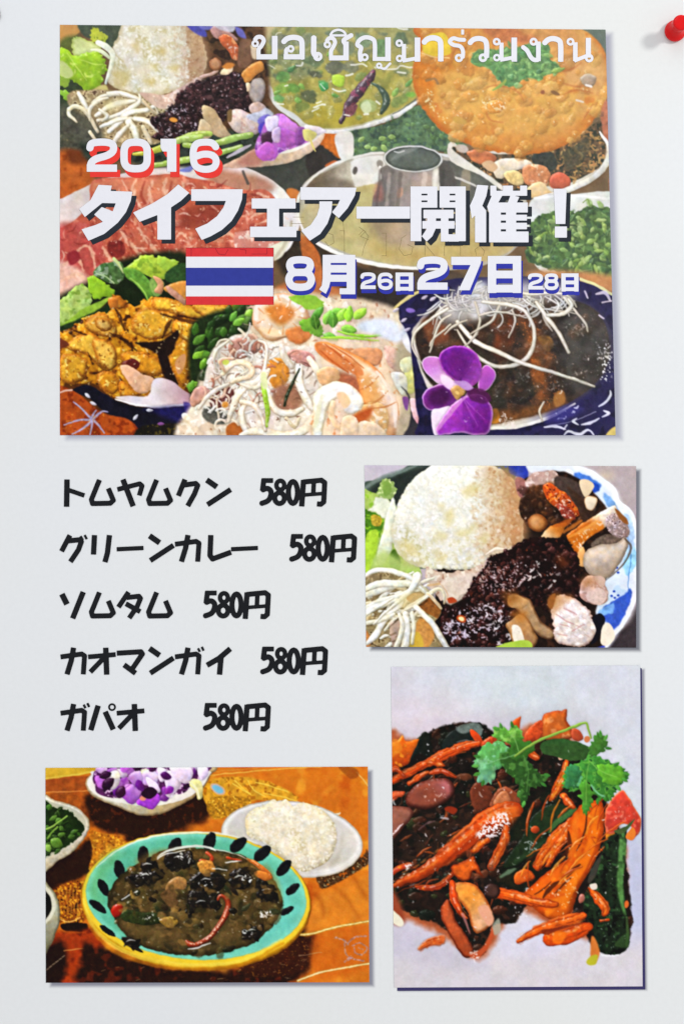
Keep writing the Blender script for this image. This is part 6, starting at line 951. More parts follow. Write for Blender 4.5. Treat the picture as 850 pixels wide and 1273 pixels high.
def drop_shadow(quad, dx, dy, blur, color, dens, parent, hard=0, y=L1*.3):
    """the soft grey offset shape printed behind a photograph as ornament"""
    off = [(a+dx, b+dy) for a, b in quad]; m = blur+4
    x0 = min(a for a, b in off)-m; x1 = max(a for a, b in off)+m; y0 = min(b for a, b in off)-m; y1 = max(b for a, b in off)+m
    W_ = int(x1-x0); H_ = int(y1-y0)
    def field(X, Y):
        d = sd_poly(X.astype(np.float32), Y.astype(np.float32), np.array(off, np.float32)); a = sstep(d/(2*blur)+.5)*dens
        if hard: a = np.maximum(a, sstep(d/1.5+.5)*hard)
        return a
    # only the band that shows along the right and lower sides
    out = []
    for bx0, by0, bx1, by1 in ((min(quad[1][0], quad[2][0])-3, y0, x1, y1), (x0, min(quad[2][1], quad[3][1])-4, min(quad[1][0], quad[2][0])-3, y1)):
        nx = int(bx1-bx0)+1; ny = int(by1-by0)+1
        v, u = np.mgrid[0:ny+1, 0:nx+1]; X = bx0+(bx1-bx0)*u/nx; Y = by0+(by1-by0)*v/ny
        a = field(X, Y); c = 1-(1-lin(hx(color))/lin(hx(PAPER)))[None, None]*a[..., None]
        co = np.stack([(X-CX)*U, np.full_like(X, -y), (CY-Y)*U+CZ], -1).reshape(-1, 3)
        i0 = (v[:-1, :-1]*(nx+1)+u[:-1, :-1]).ravel(); out.append((co, np.stack([i0, i0+nx+1, i0+nx+2, i0+1], 1), c.reshape(-1, 3)))
    co = np.concatenate([out[0][0], out[1][0]]); q = np.concatenate([out[0][1], out[1][1]+len(out[0][0])]); c = np.concatenate([out[0][2], out[1][2]])
    return link('printed_drop_shadow', fast_mesh('printed_drop_shadow', co, q, c), M_SHADE, parent)
# ---------------------------------------------------------------- lettering
def seg_sd(X, Y, pts, w, closed=False):
    """square ended pen stroke"""
    p = np.array(pts, np.float32).reshape(-1, 2); d = np.full(X.shape, -1e9, np.float32); n = len(p); h = w/2
    if closed: p = np.vstack([p, p[:1]]); n += 1
    for i in range(n-1):
        ax, ay = p[i]; bx, by = p[i+1]; L = math.hypot(bx-ax, by-ay)
        if L < 1e-6: continue
        ux, uy = (bx-ax)/L, (by-ay)/L; s_ = (X-ax)*ux+(Y-ay)*uy; t = np.abs(-(X-ax)*uy+(Y-ay)*ux)
        d = np.maximum(d, np.minimum(h-t, np.minimum(s_, L-s_)))
        if i > 0 or closed: d = np.maximum(d, h-np.hypot(X-ax, Y-ay))
    return d
def smooth(pts, closed=False): return spline(np.array(pts, np.float32).reshape(-1, 2), closed, 5)
def glyph_mesh(name, items, y, pitch=.6, off=(0, 0)):
    """items: ('s', pts, width[, closed]) pen stroke, ('c', ...) curved stroke, ('p', pts) area, ('r', x0,y0,x1,y1) box, ('x', x0,y0,x1,y1) cut-out, ('o', cx,cy,rx,ry,width) ring"""
    xs, ys = [], []; norm = []
    for it in items:
        k = it[0]
        if k in 'sc':
            pts = smooth(it[1], len(it) > 3 and it[3]) if k == 'c' else np.array(it[1], np.float32).reshape(-1, 2); norm.append(('s', pts, it[2], len(it) > 3 and it[3])); e = it[2]/2; xs += [pts[:, 0].min()-e, pts[:, 0].max()+e]; ys += [pts[:, 1].min()-e, pts[:, 1].max()+e]
        elif k == 'p': pts = np.array(it[1], np.float32).reshape(-1, 2); norm.append(('p', pts)); xs += [pts[:, 0].min(), pts[:, 0].max()]; ys += [pts[:, 1].min(), pts[:, 1].max()]
        elif k in 'rx': norm.append(it); xs += [it[1], it[3]]; ys += [it[2], it[4]]
        elif k == 'o':
            a = np.linspace(0, 2*np.pi, 21)[:-1]; norm.append(('s', np.stack([it[1]+it[3]*np.cos(a), it[2]+it[4]*np.sin(a)], 1), it[5], True)); xs += [it[1]-it[3]-it[5], it[1]+it[3]+it[5]]; ys += [it[2]-it[4]-it[5], it[2]+it[4]+it[5]]
    x0, x1, y0, y1 = min(xs)-1, max(xs)+1, min(ys)-1, max(ys)+1
    nx = int((x1-x0)/pitch)+2; ny = int((y1-y0)/pitch)+2
    X, Y = np.meshgrid(x0+np.arange(nx)*pitch, y0+np.arange(ny)*pitch); X = X.astype(np.float32); Y = Y.astype(np.float32)
    D = np.full(X.shape, -1e9, np.float32)
    for it in norm:
        if it[0] == 's': D = np.maximum(D, seg_sd(X, Y, it[1], it[2], it[3]))
        elif it[0] == 'p': D = np.maximum(D, sd_poly(X, Y, it[1]))
        else:
            b = np.minimum(np.minimum(X-it[1], it[3]-X), np.minimum(Y-it[2], it[4]-Y))
            D = np.maximum(D, b) if it[0] == 'r' else np.minimum(D, -b)
    D = np.where(np.abs(D) < 1e-4, 1e-4, D); ins = D > 0
    s4 = ins[:-1, :-1].astype(int)+ins[:-1, 1:]+ins[1:, 1:]+ins[1:, :-1]
    vid = {}; vs = []; fs = []
    def V(x, yy, key):
        if key not in vid: vid[key] = len(vs); vs.append((wx(x+off[0]), -y, wz(yy+off[1])))
        return vid[key]
    for j, i in zip(*np.nonzero(s4)):
        cs = ((j, i), (j+1, i), (j+1, i+1), (j, i+1))
        if s4[j, i] == 4: fs.append([V(X[c], Y[c], c) for c in cs]); continue
        f = []
        for q in range(4):
            a, b = cs[q], cs[(q+1) % 4]; da, db = D[a], D[b]
            if da > 0: f.append(V(X[a], Y[a], a))
            if (da > 0) != (db > 0):
                t = float(da/(da-db)); key = (min(a, b), max(a, b)); f.append(V(X[a]+(X[b]-X[a])*t, Y[a]+(Y[b]-Y[a])*t, key))
        if len(f) > 2: fs.append(f)
    me = bpy.data.meshes.new(name); me.from_pydata(vs, [], fs); me.update(); return me
# ---------------------------------------------------------------- setting: the wall behind the poster
def box_mesh(name, x0, y0, z0, x1, y1, z1):
    v = [(x, y, z) for x in (x0, x1) for y in (y0, y1) for z in (z0, z1)]
    f = [(0, 1, 3, 2), (4, 6, 7, 5), (0, 4, 5, 1), (2, 3, 7, 6), (0, 2, 6, 4), (1, 5, 7, 3)]
    me = bpy.data.meshes.new(name); me.from_pydata(v, [], f); me.update(); return me
wallm, wt, wb = nt('pinboard_wall'); tc = wt.nodes.new('ShaderNodeTexCoord'); wn = wt.nodes.new('ShaderNodeTexNoise'); wn.inputs['Scale'].default_value = 160; wn.inputs['Detail'].default_value = 5
wr = wt.nodes.new('ShaderNodeValToRGB'); wr.color_ramp.elements[0].color = (.5, .49, .46, 1); wr.color_ramp.elements[1].color = (.66, .65, .62, 1)
wbp = wt.nodes.new('ShaderNodeBump'); wbp.inputs['Distance'].default_value = .001
wt.links.new(tc.outputs['Object'], wn.inputs['Vector']); wt.links.new(wn.outputs[0], wr.inputs[0]); wt.links.new(wr.outputs[0], wb.inputs['Base Color']); wt.links.new(wn.outputs[0], wbp.inputs['Height']); wt.links.new(wbp.outputs[0], wb.inputs['Normal']); wb.inputs['Roughness'].default_value = .85
wall = link('wall', box_mesh('wall', -1.6, .0012, .2, 1.6, .12, 2.8), wallm); wall['kind'] = 'structure'; wall['label'] = 'pale wall behind the poster'
# ---------------------------------------------------------------- the poster
poster = bpy.data.objects.new('poster', None); COL.objects.link(poster); poster.empty_display_size = .05
poster['label'] = 'white paper poster with Thai fair heading, menu prices and four printed food photos'; poster['category'] = 'poster'
# the sheet itself: thin, with a little curl at the edges outside the picture
px0, px1, py0, py1 = -26, 878, -24, 1300
nx, ny = 60, 88; vs = []; fs = []
for j in range(ny+1):
    for i in range(nx+1):
        a = px0+(px1-px0)*i/nx; b = py0+(py1-py0)*j/ny
        e = max(0, -8-a, a-860, -8-b, b-1284)/16; vs.append((wx(a), -.0014*e*e, wz(b)))
n1 = len(vs); vs += [(x, y+.00022, z) for x, y, z in vs]
for j in range(ny):
    for i in range(nx):
        a = j*(nx+1)+i; fs.append((a, a+nx+1, a+nx+2, a+1)); fs.append((a+n1, a+n1+1, a+n1+nx+2, a+n1+nx+1))
ed = [i for i in range(nx)], 
for i in range(nx): fs.append((i, i+1, i+1+n1, i+n1)); k = ny*(nx+1)+i; fs.append((k+1, k, k+n1, k+1+n1))
for j in range(ny): k = j*(nx+1); fs.append((k+nx+1, k, k+n1, k+nx+1+n1)); k += nx; fs.append((k, k+nx+1, k+nx+1+n1, k+n1))
me = bpy.data.meshes.new('paper_sheet'); me.from_pydata(vs, [], fs); me.update()
for p in me.polygons: p.use_smooth = False
link('paper_sheet', me, M_PAPER, poster)
Q_TOP = ((75, 31), (752, 37), (764.5, 541), (75, 541)); Q_MID = ((453, 578.5), (790, 579.5), (790, 805), (455, 804)); Q_BR = ((486, 829), (795, 827), (798, 1226), (489.5, 1227.5)); Q_BL = ((57, 954.5), (457, 953), (459, 1221), (57.5, 1221.5))
drop_shadow(Q_TOP, 8, 5, 5.5, '9092a8', .78, poster); drop_shadow(Q_MID, 5.5, 4.5, 3.2, '4a4c5c', .85, poster)
drop_shadow(Q_BR, 5.5, 4.8, 2.2, '55506e', .7, poster); drop_shadow(Q_BL, 5.5, 5, 3.2, '50506c', .75, poster)
# the lower right photo has a thin navy edge along its right and bottom sides
(ax, ay), (bx, by), (cx_, cy_), (dx_, dy_) = Q_BR
link('printed_edge_line', poly_mesh('printed_edge_line', [[(bx-.2, by+3), (bx+2, by+4), (cx_+3.4, cy_+4), (dx_+4, dy_+4.2), (dx_+4, dy_-1), (cx_-.4, cy_-.4)]], L1*1.6), flat_mat('navy_edge_ink', '3a3664'), poster)
PITCH = 1.25
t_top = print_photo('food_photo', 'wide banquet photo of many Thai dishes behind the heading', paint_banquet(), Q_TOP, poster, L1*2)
print_photo('food_photo', 'photo of chicken and rice with black sauce on a blue patterned plate', paint_rice_plate(), Q_MID, poster, L1*2)
print_photo('food_photo', 'tall photo of carrot and courgette stir fry topped with coriander', paint_stir_fry(), Q_BR, poster, L1*2)
print_photo('food_photo', 'photo of dark curry in a yellow rimmed teal bowl on orange cloth', paint_curry(), Q_BL, poster, L1*2)
def lettering(name, items, mat, label, sh=None, off=(4, 5), y=4, shname='lettering_shadow', parent=None):
    o = link(name, glyph_mesh(name, items, L1*y), mat, parent or poster, label)
    if sh: link(shname, glyph_mesh(shname, items, L1*3, off=off), sh, o)
    return o
def ch(items, x, y):
    out = []
    for it in items:
        if it[0] in 'sc': p = np.array(it[1], np.float32).reshape(-1, 2)+np.array([x, y]); out.append((it[0], p)+tuple(it[2:]))
        elif it[0] == 'o': out.append(('o', it[1]+x, it[2]+y)+tuple(it[3:]))
    return out
G = {
 'ト': [('s', [8.8, 2, 8.3, 36], 6.8), ('s', [10, 15, 30.5, 22], 5.6)],
 'ム': [('s', [13.6, 2.5, 3.6, 27, 5, 32, 27, 31.6, 30.8, 28, 24.5, 13], 6.3)],
 'ヤ': [('s', [.3, 14.5, 28, 7.4, 31, 10, 27.5, 22], 6), ('s', [7.2, 2, 20, 35.4], 6.8)],
 'ク': [('s', [13.3, 2, 5, 22.5], 6.4), ('s', [11.5, 9, 26.5, 7, 29, 9.5, 25, 20, 16.6, 35], 6.4)],
 'ン': [('s', [4.6, 2.6, 17.3, 11.4], 7), ('s', [5.6, 33.4, 34.5, 14.5], 6.6)],
 'グ': [('s', [12.5, 2, 2, 22], 6.4), ('s', [10, 9, 24, 7.6, 26.6, 10, 23, 20, 13, 35], 6.4), ('s', [25.5, 3, 28.6, 8], 3), ('s', [30.6, 1.6, 33.4, 7], 3)],
 'リ': [('s', [7.4, 1.8, 6.2, 26], 6.6), ('s', [26, 1.8, 23.5, 24, 20.4, 35.4], 6.6)],
 'ー': [('s', [-.6, 19.4, 32.8, 17.8], 5.4)],
 'カ': [('s', [.8, 13.2, 27, 9.6, 30.6, 12, 29, 34.9], 6.2), ('s', [17, 1.7, 14, 18, 8.8, 34.9], 6.6)],
 'レ': [('s', [9.8, 1.7, 8.8, 27, 12, 31.4, 35, 23], 6.6)],
 'ソ': [('s', [2.4, 4.6, 8.8, 17.4], 7.2), ('s', [29, 2, 15.8, 35], 6.8)],
 'タ': [('s', [14.2, 2.2, 1.6, 21], 6.2), ('s', [12, 9, 27, 7.4, 29, 10, 25, 20, 15, 34.6], 6.2), ('s', [10.7, 16.6, 28.8, 26.6], 6.2)],
 'オ': [('s', [-.5, 13.2, 33.8, 10.2], 6), ('s', [21.4, 1.7, 22.6, 35.3], 6.8), ('s', [20, 13.5, 2.2, 32], 6.2)],
 'マ': [('s', [-.4, 8.6, 29.5, 6.8, 31.4, 9.5, 19.5, 27], 6.4), ('s', [8.5, 23, 23, 33.6], 6.6)],
 'イ': [('s', [34, 3, 20, 15, 5, 23.6], 6.8), ('s', [22.6, 12, 20.6, 35.3], 6.8)],
 'パ': [('s', [12, 3.7, 2.8, 34.3], 6.8), ('s', [20.6, 11.2, 30.8, 33.5], 6.8), ('o', 29.2, 5.6, 3.7, 3.7, 2.3)]}
G['ガ'] = G['カ']+[('s', [29.4, 2.4, 31.8, 7], 3), ('s', [34, .6, 36.4, 5.6], 3)]
YEN = [('s', [2.4, 3.8, 16.6, 3.8], 6), ('s', [5.2, 2, 3.4, 16.5], 6.4), ('c', [3.4, 15.6, 9.5, 13.6, 13.8, 17, 13.6, 23, 10, 29, 1.6, 32.4], 6.6), ('o', 25.6, 9.6, 4.9, 5.6, 5.6), ('o', 24.6, 25.6, 6, 6.8, 6.2),
       ('o', 41.2, 18.6, 5.7, 13.6, 6.4), ('s', [54.4, 3, 52, 36], 6.6), ('s', [53.6, 5.6, 76.6, 3.4, 80.6, 6.4, 79.4, 30.4, 76, 33.2, 71, 32.8], 6.4), ('s', [54, 21.8, 80, 19.8], 4.6), ('s', [67.2, 4, 66.4, 21], 5.6)]
M0, W_ = 75, 35.5
for word, y0, px_, lab in (('トムヤムクン', 594, 323, 'first menu line, the longer dish name ending before its price'), ('グリーンカレー', 663.4, 360, 'second menu line, the longest dish name'), ('ソムタム', 733.8, 253, 'third menu line, a four character dish name'), ('カオマンガイ', 803.4, 324, 'fourth menu line, a six character dish name'), ('ガパオ', 873.4, 253, 'fifth menu line, a three character dish name')):
    row = []; first = None
    holder = link('menu_line', glyph_mesh('menu_line', ch(G[word[0]], M0, y0), L1*2), M_BLACK, poster, 'bold black '+lab)
    for i, chh in enumerate(word[1:]): link('katakana_character', glyph_mesh('katakana_character', ch(G[chh], M0+W_*(i+1), y0), L1*2), M_BLACK, holder)
    link('price', glyph_mesh('price', ch(YEN, px_, y0-.4), L1*2), M_BLACK, holder, 'black price 580 yen')
# heading, title row
T_ = [
 [('p', [123, 230, 139.6, 231, 138, 237.6, 165, 238.6, 163, 250, 157, 264, 147, 277, 130, 291, 110.5, 299.5, 102, 285.4, 119, 280, 128.5, 276, 117.6, 267, 127, 257.6, 140.6, 263, 144.4, 253, 127.5, 252.6, 106, 270, 99, 260, 113, 249])],
 [('p', [222, 229.5, 235.5, 240, 225, 250, 213, 258, 213, 298, 196, 298, 196, 267.5, 174, 276, 166, 264.5, 190, 253, 208, 242])],
 [('p', [238, 235.5, 302, 235.5, 301, 248, 296, 262, 288, 275, 276, 286, 262, 294, 251, 298.5, 243, 284.5, 258, 278, 270, 269, 278, 258, 281, 250, 238, 250])],
 [('r', 313, 247, 367.5, 259.5), ('r', 332, 250, 347, 290), ('r', 311, 282, 368.5, 295)],
 [('p', [373.6, 233, 443, 233.5, 441, 243, 432, 259, 421, 271.4, 412.6, 264, 419, 256, 422.6, 248.6, 373.6, 248.6]), ('p', [397, 250.6, 413, 250.6, 412, 264, 407, 278, 398, 291, 385, 299.5, 374.5, 287, 386, 280, 394, 268, 397, 258])],
 [('r', 443, 257, 509.4, 272)],
 [('r', 510, 232, 543.2, 258.4), ('r', 546, 232, 578.5, 258.4), ('x', 523.5, 241, 531, 243.2), ('x', 523.5, 249.4, 531, 251.6), ('x', 558.4, 241, 565.6, 243.2), ('x', 558.4, 249.4, 565.6, 251.6), ('r', 510, 232, 523.4, 300), ('r', 565.7, 232, 578.5, 300), ('r', 557, 291.5, 570, 300.5), ('r', 526, 261, 563.4, 271.6), ('r', 524.6, 275, 564.6, 284.4), ('p', [531, 266, 541.6, 266, 541.4, 284, 537, 294, 530, 300.5, 524, 294, 530, 285]), ('r', 547.6, 266, 557, 300.5)],
 [('p', [592.7, 230, 606.4, 231, 604, 244, 599, 256, 603.8, 262, 603.8, 301.5, 590, 301.5, 590, 268, 586, 272, 583.6, 256, 589, 244]), ('r', 609, 231, 616.4, 243.6), ('r', 624.6, 231, 637, 243.6), ('r', 646, 231, 654.6, 243.6), ('r', 609, 237.4, 654.6, 243.6), ('p', [611, 243, 624, 243, 616, 257, 607, 264, 605, 257]), ('p', [634, 243, 645, 245, 641, 254, 630, 254]), ('r', 607.4, 252, 622, 301.5), ('r', 628.4, 252, 641, 300), ('r', 607.4, 252, 655.4, 264.4), ('r', 607.4, 267.2, 654.4, 274.4), ('r', 607.4, 277.2, 654.4, 285.2), ('r', 607.4, 288, 656.4, 301.5)],
 [('p', [687.6, 235, 703.6, 235, 702, 278.6, 690, 278.6]), ('r', 689, 281.8, 704, 295.6)]]
ttl = link('title_lettering', glyph_mesh('title_lettering', T_[0], L1*4), M_WHITE, poster, 'large white katakana and kanji title with charcoal block shadow')
link('lettering_shadow', glyph_mesh('lettering_shadow', T_[0], L1*3, off=(5.4, 5)), M_TSH, ttl)
for g_ in T_[1:]:
    link('title_character', glyph_mesh('title_character', g_, L1*4), M_WHITE, ttl); link('lettering_shadow', glyph_mesh('lettering_shadow', g_, L1*3, off=(5.2, 5)), M_TSH, ttl)
# year
D2 = lambda x, y, k=1.0: [('c', [x+4.2*k, y+12*k, x+6*k, y+6.4*k, x+13*k, y+4.4*k, x+25*k, y+4.4*k, x+32.6*k, y+7.4*k, x+33*k, y+15*k, x+26*k, y+20.5*k, x+12*k, y+25*k, x+6*k, y+30*k, x+5*k, y+37*k], 9*k), ('r', x+.4*k, y+32*k, x+38*k, y+41*k)]
D0 = [('c', [154.6, 193.5, 155.4, 184, 160, 178.3, 169, 177, 178, 178.3, 182.8, 184, 183.4, 193.5, 182.8, 203, 178, 208.6, 169, 210, 160, 208.6, 155.4, 203], 9.2, True)]
D6 = lambda x, y, k=1.0: [('c', [x+33*k, y+11*k, x+28*k, y+5.6*k, x+18.6*k, y+4.4*k, x+9*k, y+6.4*k, x+4.8*k, y+14*k, x+4.8*k, y+27*k, x+8.6*k, y+35*k, x+18.6*k, y+38.2*k, x+28.6*k, y+36.4*k, x+32.8*k, y+30.6*k, x+31.8*k, y+24*k, x+26*k, y+20*k, x+17*k, y+19.4*k, x+8*k, y+22*k], 8.6*k)]
D8 = lambda x, y, k=1.0: [('c', [x+6*k, y+12*k, x+8.6*k, y+6*k, x+18.6*k, y+4.4*k, x+28.6*k, y+6*k, x+31.2*k, y+12*k, x+27*k, y+18.6*k, x+18.6*k, y+19.8*k, x+10*k, y+18.6*k], 8.8*k, True), ('c', [x+5*k, y+28.4*k, x+9*k, y+21*k, x+18.6*k, y+19.8*k, x+28.4*k, y+21*k, x+32.4*k, y+28.4*k, x+28.6*k, y+36*k, x+18.6*k, y+38*k, x+8.8*k, y+36*k], 9*k, True)]
DAY = lambda x, y, w, h, b, c_: [('r', x, y, x+b, y+h), ('r', x+w-b, y, x+w, y+h), ('r', x, y, x+w, y+c_), ('r', x, y+h/2-c_*.5, x+w, y+h/2+c_*.5), ('r', x, y+h-c_-.6, x+w, y+h-.6)]
yr = lettering('year_lettering', D2(108, 172.8), M_WHITE, 'white year 2016 with red block shadow above the title', M_RED, (4, 6.6))
for it in (D0, [('p', [200, 172.8, 219.6, 172.8, 219.6, 213.8, 208, 213.8, 208, 188.6, 202.6, 188.6, 200, 184])], D6(236, 172.6, 1.0)):
    link('digit', glyph_mesh('digit', it, L1*4), M_WHITE, yr); link('lettering_shadow', glyph_mesh('lettering_shadow', it, L1*3, off=(4, 6.6)), M_RED, yr)
# date row
MON = [('r', 401, 317, 441.5, 327), ('r', 401, 329.6, 441.5, 339), ('r', 401, 341.8, 441.5, 350.4), ('r', 430.8, 317, 441.5, 366), ('r', 401, 317, 411, 350), ('p', [401, 346, 411, 348, 409, 357, 405, 365.5, 396.5, 360, 400, 355]), ('r', 422, 358.6, 433, 366)]
dt = lettering('date_lettering', D8(354, 318.6, 1.02), M_WHITE, 'white date row with blue block shadow beside the flag', M_BLUE, (1.2, 5.2))
for it, of in ((MON, (1.6, 5.6)), (D2(447.8, 339, .5), (1, 5)), (D6(469, 339, .51), (1, 5)), (DAY(491.4, 339, 22, 23, 5.6, 4.6), (1, 4.6)), (D2(518, 319.4, 1.0), (2, 5)),
               ([('p', [560.4, 319.4, 598, 319.4, 597.4, 327, 583.4, 361, 569.4, 361, 584.4, 329.6, 560.4, 329.6])], (2, 5.4)), (DAY(605.8, 318.4, 41.4, 46, 10.4, 9.6), (2, 6)), (D2(655.6, 340, .49), (1, 4.6)), (D8(675.6, 340, .49), (1, 4.6)), (DAY(697, 340, 21.4, 22.6, 5.4, 4.6), (1.2, 4.6))):
    link('date_character', glyph_mesh('date_character', it, L1*4), M_WHITE, dt); link('lettering_shadow', glyph_mesh('lettering_shadow', it, L1*3, off=of), M_BLUE, dt)
# Thai line
TH = [
 [('o', 317.4, 54.6, 3.2, 3.2, 3), ('c', [317, 50, 320, 46.6, 325, 46.6, 328, 51, 325, 57.5, 321.6, 62, 321.6, 71], 5.2), ('s', [319, 71, 345, 71], 6.4), ('s', [341.6, 45, 341.6, 74.2], 7)],
 [('c', [352.4, 52.6, 357, 48.4, 365, 46.8, 373, 48.8, 375.4, 55, 375.4, 74.2], 6.6), ('s', [352.6, 71, 378.4, 71], 6.4), ('s', [355.4, 72, 355.6, 63, 358, 60], 5), ('o', 361.4, 61, 3.2, 3.2, 3)],
 [('c', [390, 46, 390, 58, 390, 66, 393, 70.5], 6.8), ('o', 395, 70.6, 3.9, 3.9, 3.8)],
 [('o', 406.8, 55.8, 3.2, 3.2, 3), ('c', [406, 51.6, 409, 48, 414, 48.4, 416.4, 53, 414, 59, 411.4, 64, 411.4, 73], 5), ('s', [409, 72.4, 433.4, 72.4], 6.2), ('c', [430, 75, 430, 58, 427, 51, 432, 47, 437, 44], 5.6), ('s', [430, 52, 430, 75.4], 6.8), ('c', [410.6, 44, 414, 39.4, 420.6, 37.4, 427, 39.6, 430, 44], 3), ('s', [409.4, 44.4, 431, 44.4], 2.8)],
 [('o', 453.2, 71.6, 3.4, 3.4, 3), ('c', [448, 76, 447.4, 66, 448.6, 59.6, 444, 56, 447, 50, 454, 46.8, 462, 48.4, 465.6, 54, 465.6, 75], 5.4), ('s', [463, 73.6, 484, 73.6], 5), ('s', [482, 46.6, 482, 76.4], 7), ('o', 471, 82, 2.6, 2.6, 2.6), ('c', [473, 84.6, 478, 85.8, 482, 82, 485, 79], 3)],
 [('o', 496, 54, 3.2, 3.2, 3), ('s', [501.8, 55, 501.8, 73], 5.2), ('o', 496.4, 73, 3.3, 3.3, 2.8), ('s', [500, 76, 520, 72.4], 4.6), ('s', [518.6, 47, 518.6, 77], 7)],
 [('c', [526.6, 53.2, 531, 49, 538, 47.4, 545, 49.6, 547.4, 56, 547.4, 76.6], 6.8)],
 [('o', 570, 72.4, 3.6, 3.6, 3.2), ('c', [574.6, 72, 575, 64, 571.6, 58, 563, 56, 558.6, 52, 563, 48, 570, 49.6, 577.4, 50], 5), ('s', [574.6, 37, 574.6, 43.4], 3.6)],
 [('o', 599.8, 72.2, 3.7, 3.7, 3.4), ('c', [583.4, 54, 588, 49.6, 595, 48.2, 602, 50.4, 604.4, 57, 604.2, 72], 6.4)],
 [('o', 616.8, 52.2, 3.3, 3.3, 3), ('s', [622.8, 53.4, 622.8, 72], 5.2), ('o', 617, 72, 3.3, 3.3, 2.8), ('s', [621, 75, 640, 71.4], 4.6), ('s', [638.6, 47, 638.6, 77], 7)],
 [('o', 662.6, 52.2, 3.4, 3.4, 3.2), ('s', [668.6, 52, 668.6, 76.4], 5.8), ('c', [649, 58.6, 654.4, 63, 659, 71, 663, 74.6, 668, 74.8], 5.4)],
 [('c', [676, 54, 680.6, 49.8, 687, 48.4, 694, 50.6, 696.2, 57, 696.2, 77], 6.6)],
 [('o', 708.4, 52.2, 3.4, 3.4, 3), ('s', [714.4, 53, 714.4, 76.4], 5.6), ('s', [713, 76, 729, 69.6], 4.6), ('s', [730.6, 47.4, 730.6, 72], 6.4), ('o', 731.6, 72.6, 3.7, 3.7, 3.2)]]
th = link('thai_lettering', glyph_mesh('thai_lettering', TH[0], L1*4, .5), M_WHITE, poster, 'white line of Thai writing along the top of the banquet photo')
for it in TH[1:]: link('thai_character', glyph_mesh('thai_character', it, L1*4, .5), M_WHITE, th)
# faint outlines of hidden digits printed across the middle
OL = []
for x, y in ((395, 287), (420, 287), (500, 290)): pass
for pts in ([408, 290, 414, 292, 415, 302, 408, 306, 404, 300], [422, 287, 428, 287, 428, 318, 422, 318], [446, 292, 452, 286, 458, 294, 452, 308, 450, 318], [474, 290, 480, 290, 480, 318, 474, 318], [505, 292, 499, 296, 496, 310, 502, 318, 511, 316, 513, 307, 506, 304], [540, 318, 528, 304, 528, 318], [552, 318, 552, 306, 572, 306, 572, 318], [592, 318, 590, 310, 596, 306, 602, 312, 600, 318], [364, 270, 378, 270], [362, 278, 378, 278], [416, 262, 426, 272, 428, 294], [446, 282, 454, 288, 448, 294, 458, 298]):
    OL.append(('s', pts, .42))
link('faint_outline', glyph_mesh('faint_outline', OL, L1*2.6, .3), M_LINE, poster, 'thin outline digits barely visible below the title')
# flag: five stripes
fx0, fx1 = 231.5, 340.3
flag = link('flag', poly_mesh('flag', [[(fx0, 308.2), (fx1, 308.2), (fx1, 319.3), (fx0, 319.3)]], L1*3.4), M_FRED, poster, 'Thai flag of red, white, blue, white and red stripes')
for a, b, m_, lb in ((319.3, 333, M_FWHITE, None), (333, 355.3, M_FBLUE, 'wide blue middle stripe'), (355.3, 368.6, M_FWHITE, None), (368.6, 379, M_FRED, None)):
    link('stripe', poly_mesh('stripe', [[(fx0, a), (fx1, a), (fx1, b), (fx0, b)]], L1*3.4), m_, flag, lb)
link('faint_outline', glyph_mesh('faint_outline', [('s', [231.6, 308.4, 340.2, 308.4], .5), ('s', [238, 309, 238, 319], .5), ('s', [268, 309, 272, 316, 280, 317, 284, 310], .5), ('s', [298, 310, 306, 311, 306, 316], .5), ('s', [313, 316, 332, 316, 332, 309], .5), ('s', [340, 308.4, 340, 378.8], .5)], L1*3.8, .3), flat_mat('dark_red_line_ink', '8c2030'), flag)
# ---------------------------------------------------------------- pins
def lathe(name, prof, n=48, smooth_=True):
    vs, fs = [], []; m = len(prof)
    for k in range(n):
        a = 2*math.pi*k/n
        for r, h in prof: vs.append((r*math.cos(a), -h, r*math.sin(a)))
    for k in range(n):
        for i in range(m-1): fs.append((k*m+i, ((k+1) % n)*m+i, ((k+1) % n)*m+i+1, k*m+i+1))
    me = bpy.data.meshes.new(name); me.from_pydata(vs, [], fs); me.update()
    for p in me.polygons: p.use_smooth = smooth_
    return me
def rnd(pts, k=4):
    p = spline(np.array(pts, np.float32), False, k); return [(max(float(a), 0.00001), float(b)) for a, b in p]
redm, rt, rb = nt('red_plastic'); n_ = rt.nodes.new('ShaderNodeTexNoise'); n_.inputs['Scale'].default_value = 400; r_ = rt.nodes.new('ShaderNodeValToRGB')
r_.color_ramp.elements[0].color = (.60, .0015, .003, 1); r_.color_ramp.elements[1].color = (.72, .004, .005, 1); rt.links.new(n_.outputs[0], r_.inputs[0]); rt.links.new(r_.outputs[0], rb.inputs['Base Color'])
rb.inputs['Roughness'].default_value = .25; rb.inputs['Specular IOR Level'].default_value = .22; rb.inputs['Subsurface Weight'].default_value = .15; rb.inputs['Subsurface Radius'].default_value = (.004, .0006, .0006); rb.inputs['Subsurface Scale'].default_value = 1; rb.inputs['Coat Weight'].default_value = .0
mm = .001
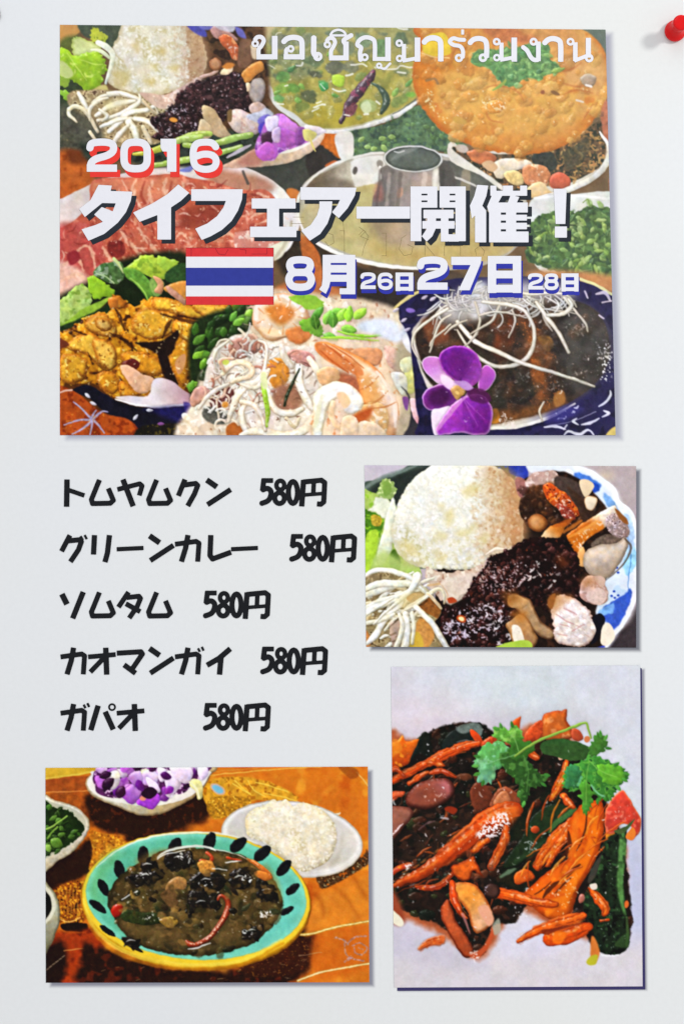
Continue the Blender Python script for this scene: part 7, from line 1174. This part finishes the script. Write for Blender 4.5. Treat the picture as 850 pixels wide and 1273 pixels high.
def pushpin(px, py, label):
    r = bpy.data.objects.new('pushpin', None); COL.objects.link(r); r.location = (wx(px), -.0005, wz(py)); r['label'] = label; r['category'] = 'pushpin'; r.empty_display_size = .01
    link('collar', lathe('collar', [(0.00001, 0)]+rnd([(4.6*mm, .0*mm), (5.2*mm, .35*mm), (5.3*mm, 1.1*mm), (5.0*mm, 1.9*mm), (4.3*mm, 2.8*mm), (3.5*mm, 4.2*mm), (2.9*mm, 5.8*mm)])+[(.00001, 5.8*mm)]), redm, r)
    link('grip', lathe('grip', [(0.00001, 5.7*mm)]+rnd([(2.9*mm, 5.7*mm), (2.75*mm, 7*mm), (3.0*mm, 8.6*mm), (3.6*mm, 9.9*mm), (3.85*mm, 10.6*mm), (3.8*mm, 11.3*mm), (3.3*mm, 11.8*mm), (2.0*mm, 12.0*mm), (.6*mm, 12.05*mm)])+[(.00001, 12.05*mm)]), redm, r)
    link('needle', lathe('needle', [(.00001, -7*mm), (.5*mm, -5.5*mm), (.5*mm, .2*mm), (.00001, .2*mm)], 16), steel, r)
    return r
steel, st_, sb = nt('steel'); sb.inputs['Metallic'].default_value = 1; sb.inputs['Roughness'].default_value = .25
sn = st_.nodes.new('ShaderNodeTexNoise'); sn.inputs['Scale'].default_value = 800; sr = st_.nodes.new('ShaderNodeValToRGB'); sr.color_ramp.elements[0].color = (.42, .41, .4, 1); sr.color_ramp.elements[1].color = (.6, .59, .57, 1); st_.links.new(sn.outputs[0], sr.inputs[0]); st_.links.new(sr.outputs[0], sb.inputs['Base Color'])
pushpin(837.8, 39.6, 'red plastic pushpin stuck through the upper right corner of the poster')
tk = bpy.data.objects.new('thumbtack', None); COL.objects.link(tk); tk.location = (wx(-8.2), -.0005, wz(18.5)); tk['label'] = 'grey metal thumbtack mostly outside the upper left edge of the photo'; tk['category'] = 'thumbtack'; tk.empty_display_size = .01
link('head', lathe('head', [(.00001, 0)]+rnd([(3.9*mm, 0), (4.05*mm, .25*mm), (3.7*mm, .8*mm), (2.5*mm, 1.35*mm), (.6*mm, 1.6*mm)])+[(.00001, 1.6*mm)]), steel, tk)
link('needle', lathe('needle', [(.00001, -8*mm), (.45*mm, -6.5*mm), (.45*mm, .1*mm), (.00001, .1*mm)], 16), steel, tk)
